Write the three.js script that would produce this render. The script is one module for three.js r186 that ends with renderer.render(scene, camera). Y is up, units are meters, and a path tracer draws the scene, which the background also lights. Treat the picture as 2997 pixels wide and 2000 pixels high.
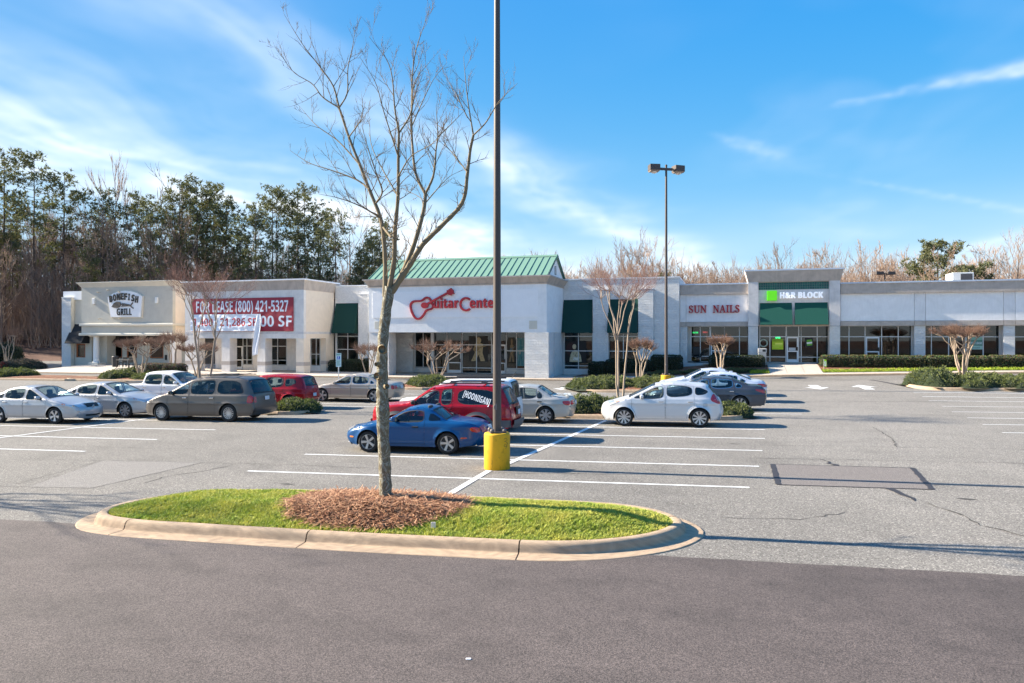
import * as THREE from 'three';
import { mergeGeometries } from 'three/addons/utils/BufferGeometryUtils.js';
import { TessellateModifier } from 'three/addons/modifiers/TessellateModifier.js';
import { RoundedBoxGeometry } from 'three/addons/geometries/RoundedBoxGeometry.js';
import { TextGeometry } from 'three/addons/geometries/TextGeometry.js';
import { FontLoader } from 'three/addons/loaders/FontLoader.js';
import { createNoise2D, createNoise3D } from 'simplex-noise';

/* ---------- camera, sky, sun, exposure ---------- */
const FOC = 2050, HOR = 981, CXP = 1498.5, CAMH = 3.3;        // lens of the photograph in its own pixels
const EXPOSURE = 3.1;
const scene = new THREE.Scene();
const camera = new THREE.PerspectiveCamera(2 * Math.atan(1000 / FOC) * 180 / Math.PI, 2997 / 2000, 0.1, 3000);
camera.position.set(0, CAMH, 0);
camera.lookAt(0, CAMH, -10);
camera.setViewOffset(2997, 2000, 0, 1000 - HOR, 2997, 2000);
const renderer = new THREE.WebGLRenderer({ antialias: true });
renderer.toneMapping = THREE.LinearToneMapping;
renderer.toneMappingExposure = EXPOSURE;
renderer.shadowMap.enabled = true;

const rad = (d) => d * Math.PI / 180;
function rng(seed) { let s = seed | 0; return () => { s = (s + 0x6d2b79f5) | 0; let t = Math.imul(s ^ (s >>> 15), 1 | s); t = (t + Math.imul(t ^ (t >>> 7), 61 | t)) ^ t; return ((t ^ (t >>> 14)) >>> 0) / 4294967296; }; }
const n2 = createNoise2D(rng(11)), n3 = createNoise3D(rng(12));
const clamp = (x, a = 0, b = 1) => Math.min(b, Math.max(a, x));
const smooth = (a, b, x) => { const t = clamp((x - a) / (b - a)); return t * t * (3 - 2 * t); };
const lerp = (a, b, t) => a + (b - a) * t;
const fbm = (x, y, o = 4) => { let s = 0, a = 0.5; for (let i = 0; i < o; i++) { s += a * n2(x, y); x *= 2.03; y *= 2.03; a *= 0.5; } return s; };

const SUN_AZ = rad(14), SUN_EL = rad(28);                    // shadows run to the right and a little towards the viewer
const sunDir = new THREE.Vector3(-Math.cos(SUN_AZ) * Math.cos(SUN_EL), Math.sin(SUN_EL), -Math.sin(SUN_AZ) * Math.cos(SUN_EL));
{
  const W = 2048, Hh = 1024, data = new Float32Array(W * Hh * 4);
  const sa = Math.sin(rad(27)), ca = Math.cos(rad(27));
  for (let j = 0; j < Hh; j++) {
    const el = (j + 0.5) / Hh * Math.PI - Math.PI / 2;
    for (let i = 0; i < W; i++) {
      const ph = ((i + 0.5) / W - 0.5) * 2 * Math.PI;
      const dx = Math.cos(el) * Math.cos(ph), dz = Math.cos(el) * Math.sin(ph), dy = Math.sin(el);
      const e = Math.max(dy, 0.0);
      // clear air: pale at the horizon, deep blue high up, paler towards the sun
      const sunCos = dx * sunDir.x + dy * sunDir.y + dz * sunDir.z;
      const t = 1 - Math.exp(-e * 4.0);
      const glow = Math.pow(clamp(sunCos * 0.5 + 0.5), 3.0);
      void t; const hz = Math.exp(-e * 9); let r = 0.9 * Math.exp(-e * 8) + 0.25 * hz, g = 0.26 + 0.74 * Math.exp(-e * 4.4) + 0.2 * hz, b = 0.86 + 0.2 * Math.exp(-e * 3) + 0.15 * hz;
      const gl = glow * 0.27;
      r = lerp(r, 0.66, gl * 0.8); g = lerp(g, 0.82, gl * 0.75); b = lerp(b, 0.98, gl * 0.7);
      // cirrus drawn out along one wind direction on a high layer
      if (dy > 0.012) {
        const k = 1 / (dy + 0.03), px = dx * k, pz = -dz * k;
        const wx = px + 0.35 * fbm(px * 0.45 + 3, pz * 0.45, 3), wz = pz + 0.35 * fbm(px * 0.45, pz * 0.45 + 9, 3);
        const c = wx * ca - wz * sa, l = wx * sa + wz * ca;
        const fib = 0.6 + 0.3 * fbm(c * 4.0 + 0.8 * l, l * 0.5, 4) + 0.35 * fbm(px * 2.2, pz * 2.2, 4);
        let d = 0;
        d += 1.0 * Math.exp(-(((c + 3.5) / 0.75) ** 2)) * clamp(0.8 + 0.9 * fbm(l * 0.33, c * 0.6, 3)) * smooth(0.5, 0.3, dy);
        d += 0.62 * Math.exp(-(((c + 1.72) / 0.3) ** 2)) * clamp(0.75 + 0.8 * fbm(l * 0.4 + 7, c, 3)) * (1 - 0.55 * smooth(0.2, 0.34, dy));
        d += 0.14 * Math.exp(-(((c + 0.2) / 0.5) ** 2)) * clamp(0.25 + 1.2 * fbm(l * 0.45 + 21, c * 0.8, 3));
        d += 0.85 * smooth(0.15, 0.75, fbm(c * 0.42 + 40, l * 0.13, 4)) * smooth(2.0, 4.6, Math.abs(c + 2.2));
        const wl = [[1.26, 2.77, 1.743, 2.387, 0.05, 0.55], [0.886, 3.12, 1.185, 3.37, 0.05, 0.22], [1.67, 3.8, 3.07, 4.48, 0.04, 0.2]];
        for (const [x0, z0, x1, z1, wd, am] of wl) {
          const ux = x1 - x0, uz = z1 - z0, q = clamp(((px - x0) * ux + (pz - z0) * uz) / (ux * ux + uz * uz), -0.1, 1.25);
          const dd = Math.hypot(px - x0 - ux * q, pz - z0 - uz * q) + 0.05 * fbm(px * 4, pz * 4, 3);
          d += am * clamp(q * 1.5 + 0.15) * Math.exp(-((dd / (wd * (0.5 + q))) ** 2)) * (0.7 + 0.5 * fbm(px * 9, pz * 9, 3));
        }
        d = clamp(d * clamp(fib) * 1.25) * smooth(0.012, 0.06, dy);
        d = clamp(d + 0.5 * smooth(0.19, 0.0, dy) * clamp(0.5 + fbm(px * 0.2, pz * 0.2, 3)));
        const cl = 1.35 + 0.3 * glow;
        r = lerp(r, cl, d); g = lerp(g, cl * 1.02, d); b = lerp(b, cl * 1.05, d);
      }
      const o = (j * W + i) * 4;
      data[o] = r / EXPOSURE; data[o + 1] = g / EXPOSURE; data[o + 2] = b / EXPOSURE; data[o + 3] = 1;
    }
  }
  const sky = new THREE.DataTexture(data, W, Hh, THREE.RGBAFormat, THREE.FloatType);
  sky.mapping = THREE.EquirectangularReflectionMapping; sky.magFilter = THREE.LinearFilter; sky.minFilter = THREE.LinearFilter; sky.needsUpdate = true;
  scene.background = sky; scene.environment = sky;
}
const sun = new THREE.DirectionalLight(new THREE.Color().setRGB(1, 0.9, 0.74), 5);
sun.position.copy(sunDir).multiplyScalar(150).add(new THREE.Vector3(0, 0, -35));
sun.target.position.set(0, 0, -35); scene.add(sun.target);
sun.castShadow = true; sun.shadow.mapSize.set(4096, 4096); sun.shadow.radius = 1;
Object.assign(sun.shadow.camera, { left: -110, right: 110, top: 70, bottom: -70, near: 1, far: 400 });
scene.add(sun);

/* ---------- helpers ---------- */
const used = new Map();
function numbered(n) { const k = used.get(n) || 0; used.set(n, k + 1); return k ? `${n}_${String(k).padStart(3, '0')}` : n; }
function shade(o) { o.castShadow = true; o.receiveShadow = true; return o; }
function thing(name, label, category, pos = [0, 0, 0], turn = 0, group) {
  const o = new THREE.Group(); o.name = numbered(name); o.position.set(...pos); o.rotation.y = turn; o.userData = { label, category };
  if (group) o.userData.group = group; scene.add(o); return o;
}
function part(name, geo, mat, parent, label) { const m = shade(new THREE.Mesh(geo, mat)); m.name = name; if (label) m.userData.label = label; parent.add(m); return m; }
function single(name, label, category, geo, mat, group) { const m = shade(new THREE.Mesh(geo, mat)); m.name = numbered(name); m.userData = { label, category }; if (group) m.userData.group = group; scene.add(m); return m; }
function structure(name, geo, mat) { const m = shade(new THREE.Mesh(geo, mat)); m.name = numbered(name); m.userData = { kind: 'structure' }; scene.add(m); return m; }
const C = (r, g, b) => new THREE.Color().setRGB(r, g, b);
function mat(r, g, b, rough = 0.85, extra = {}) { return new THREE.MeshStandardMaterial({ color: C(r, g, b), roughness: rough, ...extra }); }
// box between two corners, uv in metres
function uvMetres(g) {
  const p = g.attributes.position, n = g.attributes.normal, uv = new Float32Array(p.count * 2);
  for (let i = 0; i < p.count; i++) {
    const ax = Math.abs(n.getX(i)), ay = Math.abs(n.getY(i)), az = Math.abs(n.getZ(i));
    if (ay >= ax && ay >= az) { uv[2 * i] = p.getX(i); uv[2 * i + 1] = p.getZ(i); }
    else if (ax >= az) { uv[2 * i] = p.getZ(i); uv[2 * i + 1] = p.getY(i); }
    else { uv[2 * i] = p.getX(i); uv[2 * i + 1] = p.getY(i); }
  }
  g.setAttribute('uv', new THREE.BufferAttribute(uv, 2)); return g;
}
function bx(x0, x1, y0, y1, z0, z1) { const g = new THREE.BoxGeometry(Math.abs(x1 - x0), Math.abs(y1 - y0), Math.abs(z1 - z0)); g.translate((x0 + x1) / 2, (y0 + y1) / 2, (z0 + z1) / 2); return uvMetres(g); }
function rbx(x0, x1, y0, y1, z0, z1, r = 0.02, seg = 2) { const g = new RoundedBoxGeometry(Math.abs(x1 - x0), Math.abs(y1 - y0), Math.abs(z1 - z0), seg, r); g.translate((x0 + x1) / 2, (y0 + y1) / 2, (z0 + z1) / 2); return uvMetres(g); }
function merge(list) { const l = list.map((g) => { const q = g.index ? g.toNonIndexed() : g; for (const k of Object.keys(q.attributes)) if (!['position', 'normal', 'uv'].includes(k)) q.deleteAttribute(k); if (!q.attributes.uv) q.setAttribute('uv', new THREE.BufferAttribute(new Float32Array(q.attributes.position.count * 2), 2)); return q; }); return l.length === 1 ? l[0] : mergeGeometries(l); }
function frustum(x0, x1, z0, z1, y0, y1, f) {       // flared band: bottom rectangle grows by f at the top
  const a = [[x0, y0, z1], [x1, y0, z1], [x1, y0, z0], [x0, y0, z0]], b = [[x0 - f, y1, z1 + f], [x1 + f, y1, z1 + f], [x1 + f, y1, z0 - f], [x0 - f, y1, z0 - f]];
  const P = []; const quad = (p, q, r, s) => P.push(...p, ...q, ...r, ...p, ...r, ...s);
  for (let i = 0; i < 4; i++) quad(a[i], a[(i + 1) % 4], b[(i + 1) % 4], b[i]);
  quad(b[0], b[1], b[2], b[3]); quad(a[3], a[2], a[1], a[0]);
  const g = new THREE.BufferGeometry(); g.setAttribute('position', new THREE.BufferAttribute(new Float32Array(P), 3)); g.computeVertexNormals(); return uvMetres(g);
}
function prismZ(pts, x0, x1) {                     // profile (z, y) drawn out along x
  const s = new THREE.Shape(pts.map(([z, y]) => new THREE.Vector2(z, y)));
  const g = new THREE.ExtrudeGeometry(s, { depth: x1 - x0, bevelEnabled: false }); g.rotateY(Math.PI / 2); g.scale(1, 1, 1);
  // after the turn: local z -> x, local x -> -z ; mirror z back
  const p = g.attributes.position; for (let i = 0; i < p.count; i++) { p.setXYZ(i, p.getX(i) + x0, p.getY(i), -p.getZ(i)); }
  const q = g.index ? g.toNonIndexed() : g; const a = q.attributes.position.array;
  for (let i = 0; i < a.length; i += 9) for (let k = 0; k < 3; k++) { const t = a[i + 3 + k]; a[i + 3 + k] = a[i + 6 + k]; a[i + 6 + k] = t; }
  q.computeVertexNormals(); return uvMetres(q);
}
class MB {                                          // collects tubes, blades and quads into one geometry
  constructor(color = false) { this.p = []; this.n = []; this.i = []; this.c = color ? [] : null; this.col = [1, 1, 1]; }
  v(x, y, z, a, b, c) { this.p.push(x, y, z); this.n.push(a, b, c); if (this.c) this.c.push(...this.col); return this.p.length / 3 - 1; }
  tri(a, b, c) {
    const ux = b[0] - a[0], uy = b[1] - a[1], uz = b[2] - a[2], vx = c[0] - a[0], vy = c[1] - a[1], vz = c[2] - a[2];
    let x = uy * vz - uz * vy, y = uz * vx - ux * vz, z = ux * vy - uy * vx; const l = Math.hypot(x, y, z) || 1; x /= l; y /= l; z /= l;
    this.i.push(this.v(...a, x, y, z), this.v(...b, x, y, z), this.v(...c, x, y, z));
  }
  tube(pts, radii, sides = 5, cap = true, lump = 0) {
    let prev = -1; const V = new THREE.Vector3(), A = new THREE.Vector3(), B = new THREE.Vector3(), T = new THREE.Vector3(), up = new THREE.Vector3(0.13, 0.21, 0.97);
    for (let k = 0; k < pts.length; k++) {
      const a = pts[Math.max(0, k - 1)], b = pts[Math.min(pts.length - 1, k + 1)]; T.set(b[0] - a[0], b[1] - a[1], b[2] - a[2]).normalize();
      A.crossVectors(T, up).normalize(); B.crossVectors(T, A).normalize(); const base = this.p.length / 3;
      for (let s = 0; s < sides; s++) { const th = s / sides * 2 * Math.PI; let r = radii[k]; V.copy(A).multiplyScalar(Math.cos(th)).addScaledVector(B, Math.sin(th)); if (lump) r *= 1 + lump * n3(pts[k][0] * 3 + V.x * 1.5, pts[k][1] * 3, pts[k][2] * 3 + V.z * 1.5); this.v(pts[k][0] + V.x * r, pts[k][1] + V.y * r, pts[k][2] + V.z * r, V.x, V.y, V.z); }
      if (prev >= 0) for (let s = 0; s < sides; s++) { const s2 = (s + 1) % sides; this.i.push(prev + s, prev + s2, base + s, prev + s2, base + s2, base + s); }
      prev = base;
    }
    if (cap) { const k = pts.length - 1, c = this.v(...pts[k], T.x, T.y, T.z); for (let s = 0; s < sides; s++) this.i.push(prev + s, prev + (s + 1) % sides, c); }
  }
  geo() {
    const g = new THREE.BufferGeometry(); g.setAttribute('position', new THREE.BufferAttribute(new Float32Array(this.p), 3)); g.setAttribute('normal', new THREE.BufferAttribute(new Float32Array(this.n), 3));
    if (this.c) g.setAttribute('color', new THREE.BufferAttribute(new Float32Array(this.c), 3)); g.setIndex(this.i); return g;
  }
}
/* textures: fn gives linear colour */
const enc = (x) => { x = clamp(x); return Math.round(255 * (x <= 0.0031308 ? 12.92 * x : 1.055 * Math.pow(x, 1 / 2.4) - 0.055)); };
function colorTex(size, fn) {
  const d = new Uint8Array(size * size * 4);
  for (let j = 0; j < size; j++) for (let i = 0; i < size; i++) { const c = fn(i / size, j / size, i, j), o = 4 * (j * size + i); d[o] = enc(c[0]); d[o + 1] = enc(c[1]); d[o + 2] = enc(c[2]); d[o + 3] = 255; }
  const t = new THREE.DataTexture(d, size, size); t.colorSpace = THREE.SRGBColorSpace; t.wrapS = t.wrapT = THREE.RepeatWrapping; t.magFilter = THREE.LinearFilter; t.minFilter = THREE.LinearMipmapLinearFilter; t.generateMipmaps = true; t.needsUpdate = true; return t;
}
function valueTex(size, fn) {
  const d = new Uint8Array(size * size * 4);
  for (let j = 0; j < size; j++) for (let i = 0; i < size; i++) { const c = Math.round(255 * clamp(fn(i / size, j / size, i, j))), o = 4 * (j * size + i); d[o] = d[o + 1] = d[o + 2] = c; d[o + 3] = 255; }
  const t = new THREE.DataTexture(d, size, size); t.wrapS = t.wrapT = THREE.RepeatWrapping; t.magFilter = THREE.LinearFilter; t.needsUpdate = true; return t;
}
// noise that repeats over the unit square
const tn = (u, v, f, o = 3, s = 0) => { let r = 0, a = 0.5; for (let k = 0; k < o; k++) { const A = u * 2 * Math.PI, B = v * 2 * Math.PI, R = f / (2 * Math.PI); r += a * n3(Math.cos(A) * R + s + 3.1 * Math.sin(B) * R * 0.61, Math.sin(A) * R + Math.cos(B) * R * 0.83, Math.sin(B) * R * 1.1 - 0.37 * Math.cos(A) * R + s * 1.7); f *= 2; a *= 0.5; } return r; };
function rep(t, sx, sy = sx) { const q = t.clone(); q.repeat.set(1 / sx, 1 / sy); q.needsUpdate = true; return q; }

/* ---------- ground shape ---------- */
const RX = [-90, -30, 3, 12, 20, 34, 60], RY = [-0.1, -0.15, -0.17, 0.05, 0.33, 0.7, 1.0];
function interp(x, xs, ys) { if (x <= xs[0]) return ys[0]; for (let i = 1; i < xs.length; i++) if (x <= xs[i]) return lerp(ys[i - 1], ys[i], (x - xs[i - 1]) / (xs[i] - xs[i - 1])); return ys[ys.length - 1]; }
const nearH = (X, Z) => 0.47 + 0.008 * clamp(X, -60, 60) - 0.018 * clamp(Z, -40, 36);
function H(X, Z) { const n = nearH(X, Z); return n + (interp(X, RX, RY) - n) * smooth(31, 48, Z); }      // Z is the distance in front of the viewer
const LA = rad(12.5), LC = Math.cos(LA), LS = Math.sin(LA);                                                 // the car park's own axes: p to the right, q away
const lotXZ = (p, q) => [p * LC + q * LS, -p * LS + q * LC];
function LP(p, q, dh = 0) { const [X, Z] = lotXZ(p, q); return [X, H(X, Z) + dh, -Z]; }
function at(px, py, dh = 0) { const u = (px - CXP) / FOC, v = (py - HOR) / FOC; let lo = 2, hi = 200; for (let z = 2; z < 200; z += 0.05) { if (CAMH - v * z - H(u * z, z) - dh < 0) { hi = z; lo = z - 0.05; break; } } for (let k = 0; k < 30; k++) { const m = (lo + hi) / 2; if (CAMH - v * m - H(u * m, m) - dh < 0) hi = m; else lo = m; } return [u * lo, lo]; }
function toLot(X, Z) { return [X * LC - Z * LS, X * LS + Z * LC]; }
function ray(px, Z) { return (px - CXP) / FOC * Z; }

/* ---------- materials ---------- */
const rT = rng(5);
const stones = Array.from({ length: 256 * 256 }, () => rT()), stone = (i, j, n) => stones[(Math.floor(j / n) % 256) * 256 + (Math.floor(i / n + (Math.floor(j / n) % 2) * 0.5) % 256)];
const asphaltTex = colorTex(1024, (u, v, i, j) => { const a = rT(), b = stone(i, j, 4), s = 0.185 + (a - 0.5) * 0.1 + (b - 0.5) * 0.15 + (b > 0.93 ? 0.12 : 0) + (a > 0.955 ? 0.16 : 0) - (a < 0.05 ? 0.09 : 0); return [s * 1.07, s * 0.985, s * 0.875]; });
const newTex = colorTex(1024, (u, v, i, j) => { const a = rT(), b = stone(i, j, 3), s = 0.074 + (a - 0.5) * 0.05 + (b - 0.5) * 0.07 + (a > 0.985 ? 0.11 : 0) - (a < 0.05 ? 0.03 : 0); return [s * 1.2, s * 0.95, s * 0.86]; });
const grainTex = valueTex(512, (u, v) => 0.5 + 0.25 * (rT() - 0.5) + 0.5 * tn(u, v, 60, 2, 2));
const asphalt = new THREE.MeshStandardMaterial({ map: rep(asphaltTex, 4.6), bumpMap: rep(grainTex, 0.9), bumpScale: 0.006, roughness: 0.94, vertexColors: true });
const asphaltNew = new THREE.MeshStandardMaterial({ map: rep(newTex, 3.9), bumpMap: rep(grainTex, 0.8), bumpScale: 0.006, roughness: 0.86, vertexColors: true });
const patchMat = new THREE.MeshStandardMaterial({ map: rep(asphaltTex, 1.7), color: C(0.78, 0.74, 0.76), bumpMap: rep(grainTex, 0.6), bumpScale: 0.003, roughness: 0.95 });
const oldPatchMat = new THREE.MeshStandardMaterial({ map: rep(asphaltTex, 1.9), color: C(0.93, 0.93, 0.95), bumpMap: rep(grainTex, 0.7), bumpScale: 0.003, roughness: 0.95 });
const sealMat = mat(0.032, 0.028, 0.030, 0.7), crackMat = mat(0.055, 0.05, 0.045, 0.95);
const paintTex = colorTex(256, (u, v) => { const w = tn(u, v, 26, 4, 8), k = rT(), s = w < -0.2 ? 0.33 : 0.8 - 0.14 * k; return [s, s, s * 0.98]; });
const linePaint = new THREE.MeshStandardMaterial({ map: rep(paintTex, 0.9), roughness: 0.8 });
const bluePaint = mat(0.03, 0.14, 0.42, 0.8);
const concTex = colorTex(512, (u, v) => { const s = 1 + 0.32 * tn(u, v, 7, 5, 3) + (rT() - 0.5) * 0.12; return [0.42 * s, 0.30 * s, 0.198 * s]; });
const walkTex = colorTex(512, (u, v) => { const s = 1 + 0.16 * tn(u, v, 5, 5, 6) + (rT() - 0.5) * 0.06; return [0.46 * s, 0.405 * s, 0.35 * s]; });
const kerbMat = new THREE.MeshStandardMaterial({ map: rep(concTex, 1.6), bumpMap: rep(grainTex, 0.5), bumpScale: 0.004, roughness: 0.9 });
const walkMat = new THREE.MeshStandardMaterial({ map: rep(walkTex, 3.1), bumpMap: rep(grainTex, 0.6), bumpScale: 0.002, roughness: 0.9 });
const litterTex = colorTex(512, (u, v) => { const s = 1 + 0.6 * tn(u, v, 12, 4, 1) + (rT() - 0.5) * 0.6; return [0.13 * s, 0.062 * s, 0.04 * s]; });
const litterMat = new THREE.MeshStandardMaterial({ map: rep(litterTex, 3.5), bumpMap: rep(grainTex, 1.2), bumpScale: 0.03, roughness: 1 });
const mulchTex = colorTex(512, (u, v) => { const s = 1 + 0.5 * tn(u, v, 16, 4, 5) + (rT() - 0.5) * 0.7; return [0.22 * s, 0.095 * s, 0.05 * s]; });
const mulchMat = new THREE.MeshStandardMaterial({ map: rep(mulchTex, 1.1), bumpMap: rep(grainTex, 0.5), bumpScale: 0.03, roughness: 1 });
const turfTex = colorTex(512, (u, v) => { const s = 1 + 0.5 * tn(u, v, 14, 4, 9) + (rT() - 0.5) * 0.5; return [0.19 * s, 0.24 * s, 0.03 * s]; });
const turfMat = new THREE.MeshStandardMaterial({ map: rep(turfTex, 1.3), bumpMap: rep(grainTex, 0.4), bumpScale: 0.03, roughness: 1 });

/* ---------- ground sheets ---------- */
function grid(us, vs, fn, colorFn) {
  const P = [], U = [], K = [], I = [];
  for (const v of vs) for (const u of us) { const a = fn(u, v); P.push(...a); U.push(a[0], -a[2]); if (colorFn) K.push(...colorFn(a[0], -a[2], u, v)); }
  const n = us.length; for (let j = 0; j + 1 < vs.length; j++) for (let i = 0; i + 1 < n; i++) { const a = j * n + i, b = a + 1, c = a + n, d = c + 1; I.push(a, b, c, b, d, c); }
  const g = new THREE.BufferGeometry(); g.setAttribute('position', new THREE.BufferAttribute(new Float32Array(P), 3)); g.setAttribute('uv', new THREE.BufferAttribute(new Float32Array(U), 2));
  if (colorFn) g.setAttribute('color', new THREE.BufferAttribute(new Float32Array(K), 3)); g.setIndex(I); g.computeVertexNormals();
  if (g.attributes.normal.getY(0) < 0) { for (let i = 0; i < I.length; i += 3) { const t = I[i]; I[i] = I[i + 1]; I[i + 1] = t; } g.setIndex(I); g.computeVertexNormals(); }
  return g;
}
const range = (a, b, s) => { const n = Math.max(1, Math.round((b - a) / s)), r = []; for (let i = 0; i <= n; i++) r.push(a + (b - a) * i / n); return r; };
function earthH(X, Z) { const bank = 3.4 * smooth(91, 110, Z) * smooth(-20, -34, X) + 1.6 * smooth(70, 110, Z) * smooth(-34, -20, X); return H(X, Z) - 0.07 + bank + 0.25 * fbm(X * 0.08, Z * 0.08, 3) * smooth(92, 100, Z) + 14 * smooth(140, 420, Z); }
{
  const xs = [...range(-900, -160, 60), ...range(-150, 120, 3), ...range(130, 900, 60)], zs = [...range(-160, -20, 20), ...range(-15, 85, 4), ...range(87, 125, 2), ...range(130, 200, 8), ...range(220, 1400, 60)];
  structure('ground', grid(xs, zs, (X, Z) => [X, earthH(X, Z), -Z]), litterMat);
}
const stain = (X, Z) => { const a = fbm(X * 0.16, Z * 0.16, 4), b = fbm(X * 0.9 + 4, Z * 0.9, 4), c = smooth(0.18, 0.5, fbm(X * 0.33 + 20, Z * 0.33, 3)); return 1 + 0.12 * a + 0.10 * b - 0.13 * c; };
const lot = structure('parking_lot', grid([...range(-70, -34, 2), ...range(-33.5, 33, 0.5), ...range(34, 80, 2)], [...range(-12, 1, 1), ...range(1.5, 47, 0.5), ...range(48, 93, 1.5)], (X, Z) => [X, H(X, Z), -Z], (X, Z) => {
  const [p, q] = toLot(X, Z), s = stain(X, Z), lane = Math.abs(p + 4) < 5.6 && q > 12.5 && q < 27 ? 1 : 0;
  const k = s * (1 - 0.13 * lane * smooth(0.0, 0.4, fbm(X * 0.5, Z * 0.5 + 31, 3))) * (q > 49 ? 0.84 : 1) * (1 - 0.1 * smooth(4, 2, p + 0.6 * fbm(X * 0.4, Z * 0.4 + 7, 3))) * (1 - 0.07 * smooth(-9, -11, p)); return [k, k * 0.995, k * 0.985];
}), asphalt);
const DRIVE_Q = 9.66;
structure('drive_lane', grid([...range(-50, -14, 2), ...range(-13.5, 13, 0.1), ...range(14, 50, 2)], [...range(-14, 1, 1.5), ...range(1.25, DRIVE_Q, 0.1)], (p, q) => LP(p, q + (q >= DRIVE_Q - 1e-6 ? 0.03 * fbm(p * 1.3, 2, 3) : 0), 0.006), (X, Z, p, q) => {
  const d = smooth(0.0, 0.35, fbm(X * 0.42 + 8, Z * 0.8, 4)), e = smooth(7.6 + 0.6 * fbm(p * 0.5, 4, 4), 7.75 + 0.6 * fbm(p * 0.5, 4, 4), q) * smooth(-2, 3, p), f = fbm(X * 2.3, Z * 2.3, 3), w = fbm(p * 0.12, q * 0.9 + 5, 3);
  const sp = smooth(0.28, 0.5, fbm(X * 1.1 + 50, Z * 1.6, 5)), gr = fbm(X * 9, Z * 9, 2); const k = 1.12 - 0.14 * d - 0.17 * e + 0.1 * f + 0.12 * w - 0.13 * sp + 0.1 * gr; return [k, k, k];
}), asphaltNew);

/* painted lines, patches, cracks: thin sheets that follow the ground */
function strip(pts, w, dh) {                       // pts in lot axes, w half width (number or list)
  const L = [], R = [];
  for (let i = 0; i < pts.length; i++) { const a = pts[Math.max(0, i - 1)], b = pts[Math.min(pts.length - 1, i + 1)], dx = b[0] - a[0], dy = b[1] - a[1], l = Math.hypot(dx, dy) || 1, h = Array.isArray(w) ? w[i] : w; L.push([pts[i][0] - dy / l * h, pts[i][1] + dx / l * h]); R.push([pts[i][0] + dy / l * h, pts[i][1] - dx / l * h]); }
  return grid(range(0, pts.length - 1, 1), [0, 1], (i, s) => { const q = s ? L[i] : R[i]; return LP(q[0], q[1], dh); });
}
const seg = (a, b, step = 0.5) => { const n = Math.max(1, Math.ceil(Math.hypot(b[0] - a[0], b[1] - a[1]) / step)), r = []; for (let i = 0; i <= n; i++) r.push([lerp(a[0], b[0], i / n), lerp(a[1], b[1], i / n)]); return r; };
const stripe = (a, b, w = 0.055, m = linePaint, dh = 0.007) => part('parking_stripe', strip(seg(a, b), w, dh), m, lot);
const rowQ = [14.6, 17.2, 19.8, 22.4, 24.75];
rowQ.forEach((q, i) => stripe([-9.55 + 0.02 * i, q], [[1.6, 2.1, 2.5, 2.9, 3.2][i], q + 0.05]));
part('centre_line', strip(seg([-4.14, 12.35], [-4.0, 15.6]), 0.075, 0.011), linePaint, lot);
part('centre_line', strip(seg([-3.82, 16.35], [-2.3, 27.0]), 0.075, 0.011), linePaint, lot);
[16.65, 19.25, 21.9, 24.5].forEach((q, i) => stripe([-27.5, q], [[-16.0, -15.8, -15.6, -15.5][i], q]));
part('centre_line', strip(seg([-21.7, 12.5], [-20.9, 27]), 0.07, 0.011), linePaint, lot);
[[25.1, 10.4], [27.55, 10.8], [29.9, 11.2], [32.5, 11.6], [35.3, 12.2], [38.2, 12.6], [40.3, 13.0], [42.3, 13.2]].forEach(([q, p]) => stripe([p, q], [p + 11.2, q]));
[[30.6], [33.2], [35.9], [38.5], [41.1]].forEach(([q]) => stripe([-2.2, q], [5.4, q]));
[31.8, 33.2, 36.4, 39].forEach((q) => stripe([-19.5, q], [-13.6, q]));
for (let i = 0; i < 4; i++) stripe([-13.6 + i * 0.7, 36.6], [-13.0 + i * 0.7, 38.8], 0.05, i % 2 ? bluePaint : linePaint);
[41.4, 43.6].forEach((q) => stripe([-11, q], [-3.5, q]));
function arrow(px, py, dir) {                      // direction arrow painted on the lane by the shops
  const [X, Z] = at(px, py), [p, q] = toLot(X, Z), sh = [[-1.2, -0.22], [0.1, -0.22], [0.1, -0.55], [1.25, 0], [0.1, 0.55], [0.1, 0.22], [-1.2, 0.22]];
  const g = new THREE.ShapeGeometry(new THREE.Shape(sh.map(([a, b]) => new THREE.Vector2(a, b)))); const P = g.attributes.position;
  for (let i = 0; i < P.count; i++) { const a = P.getX(i) * dir, b = P.getY(i), q2 = LP(p + b * 1.25, q + a, 0.008); P.setXYZ(i, ...q2); }
  part('lane_arrow', fixUp(g), linePaint, lot);
}
arrow(2390, 1134, -1); arrow(2530, 1134, 1); arrow(1650, 1137, -1);
// repaired patch with tar round it
const quadPatch = (c, m, dh) => { const g = grid(range(0, 1, 0.1), range(0, 1, 0.1), (u, v) => { const p = lerp(lerp(c[0][0], c[1][0], u), lerp(c[3][0], c[2][0], u), v), q = lerp(lerp(c[0][1], c[1][1], u), lerp(c[3][1], c[2][1], u), v); return LP(p, q, dh); }); return part('asphalt_patch', g, m, lot); };
const pc = [[2.45, 17.62], [5.47, 17.62], [5.03, 15.06], [2.2, 15.04]];
quadPatch(pc, patchMat, 0.004);
const wob = (pts, am, sd) => pts.map(([a, b], i) => [a + am * fbm(i * 0.45 + sd, 3, 3), b + am * fbm(i * 0.45, sd + 9, 3)]);
for (let k = 0; k < 4; k++) { const a = pc[k], b = pc[(k + 1) % 4], side = k % 2; const s = wob(seg(a, b, 0.15), 0.02, k); part('tar_seal', strip(s, s.map((_, i) => (side ? 0.055 : 0.018) * (1 + 0.5 * fbm(i * 0.5, k, 2))), 0.009 + 0.001 * k), sealMat, lot); }
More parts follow.
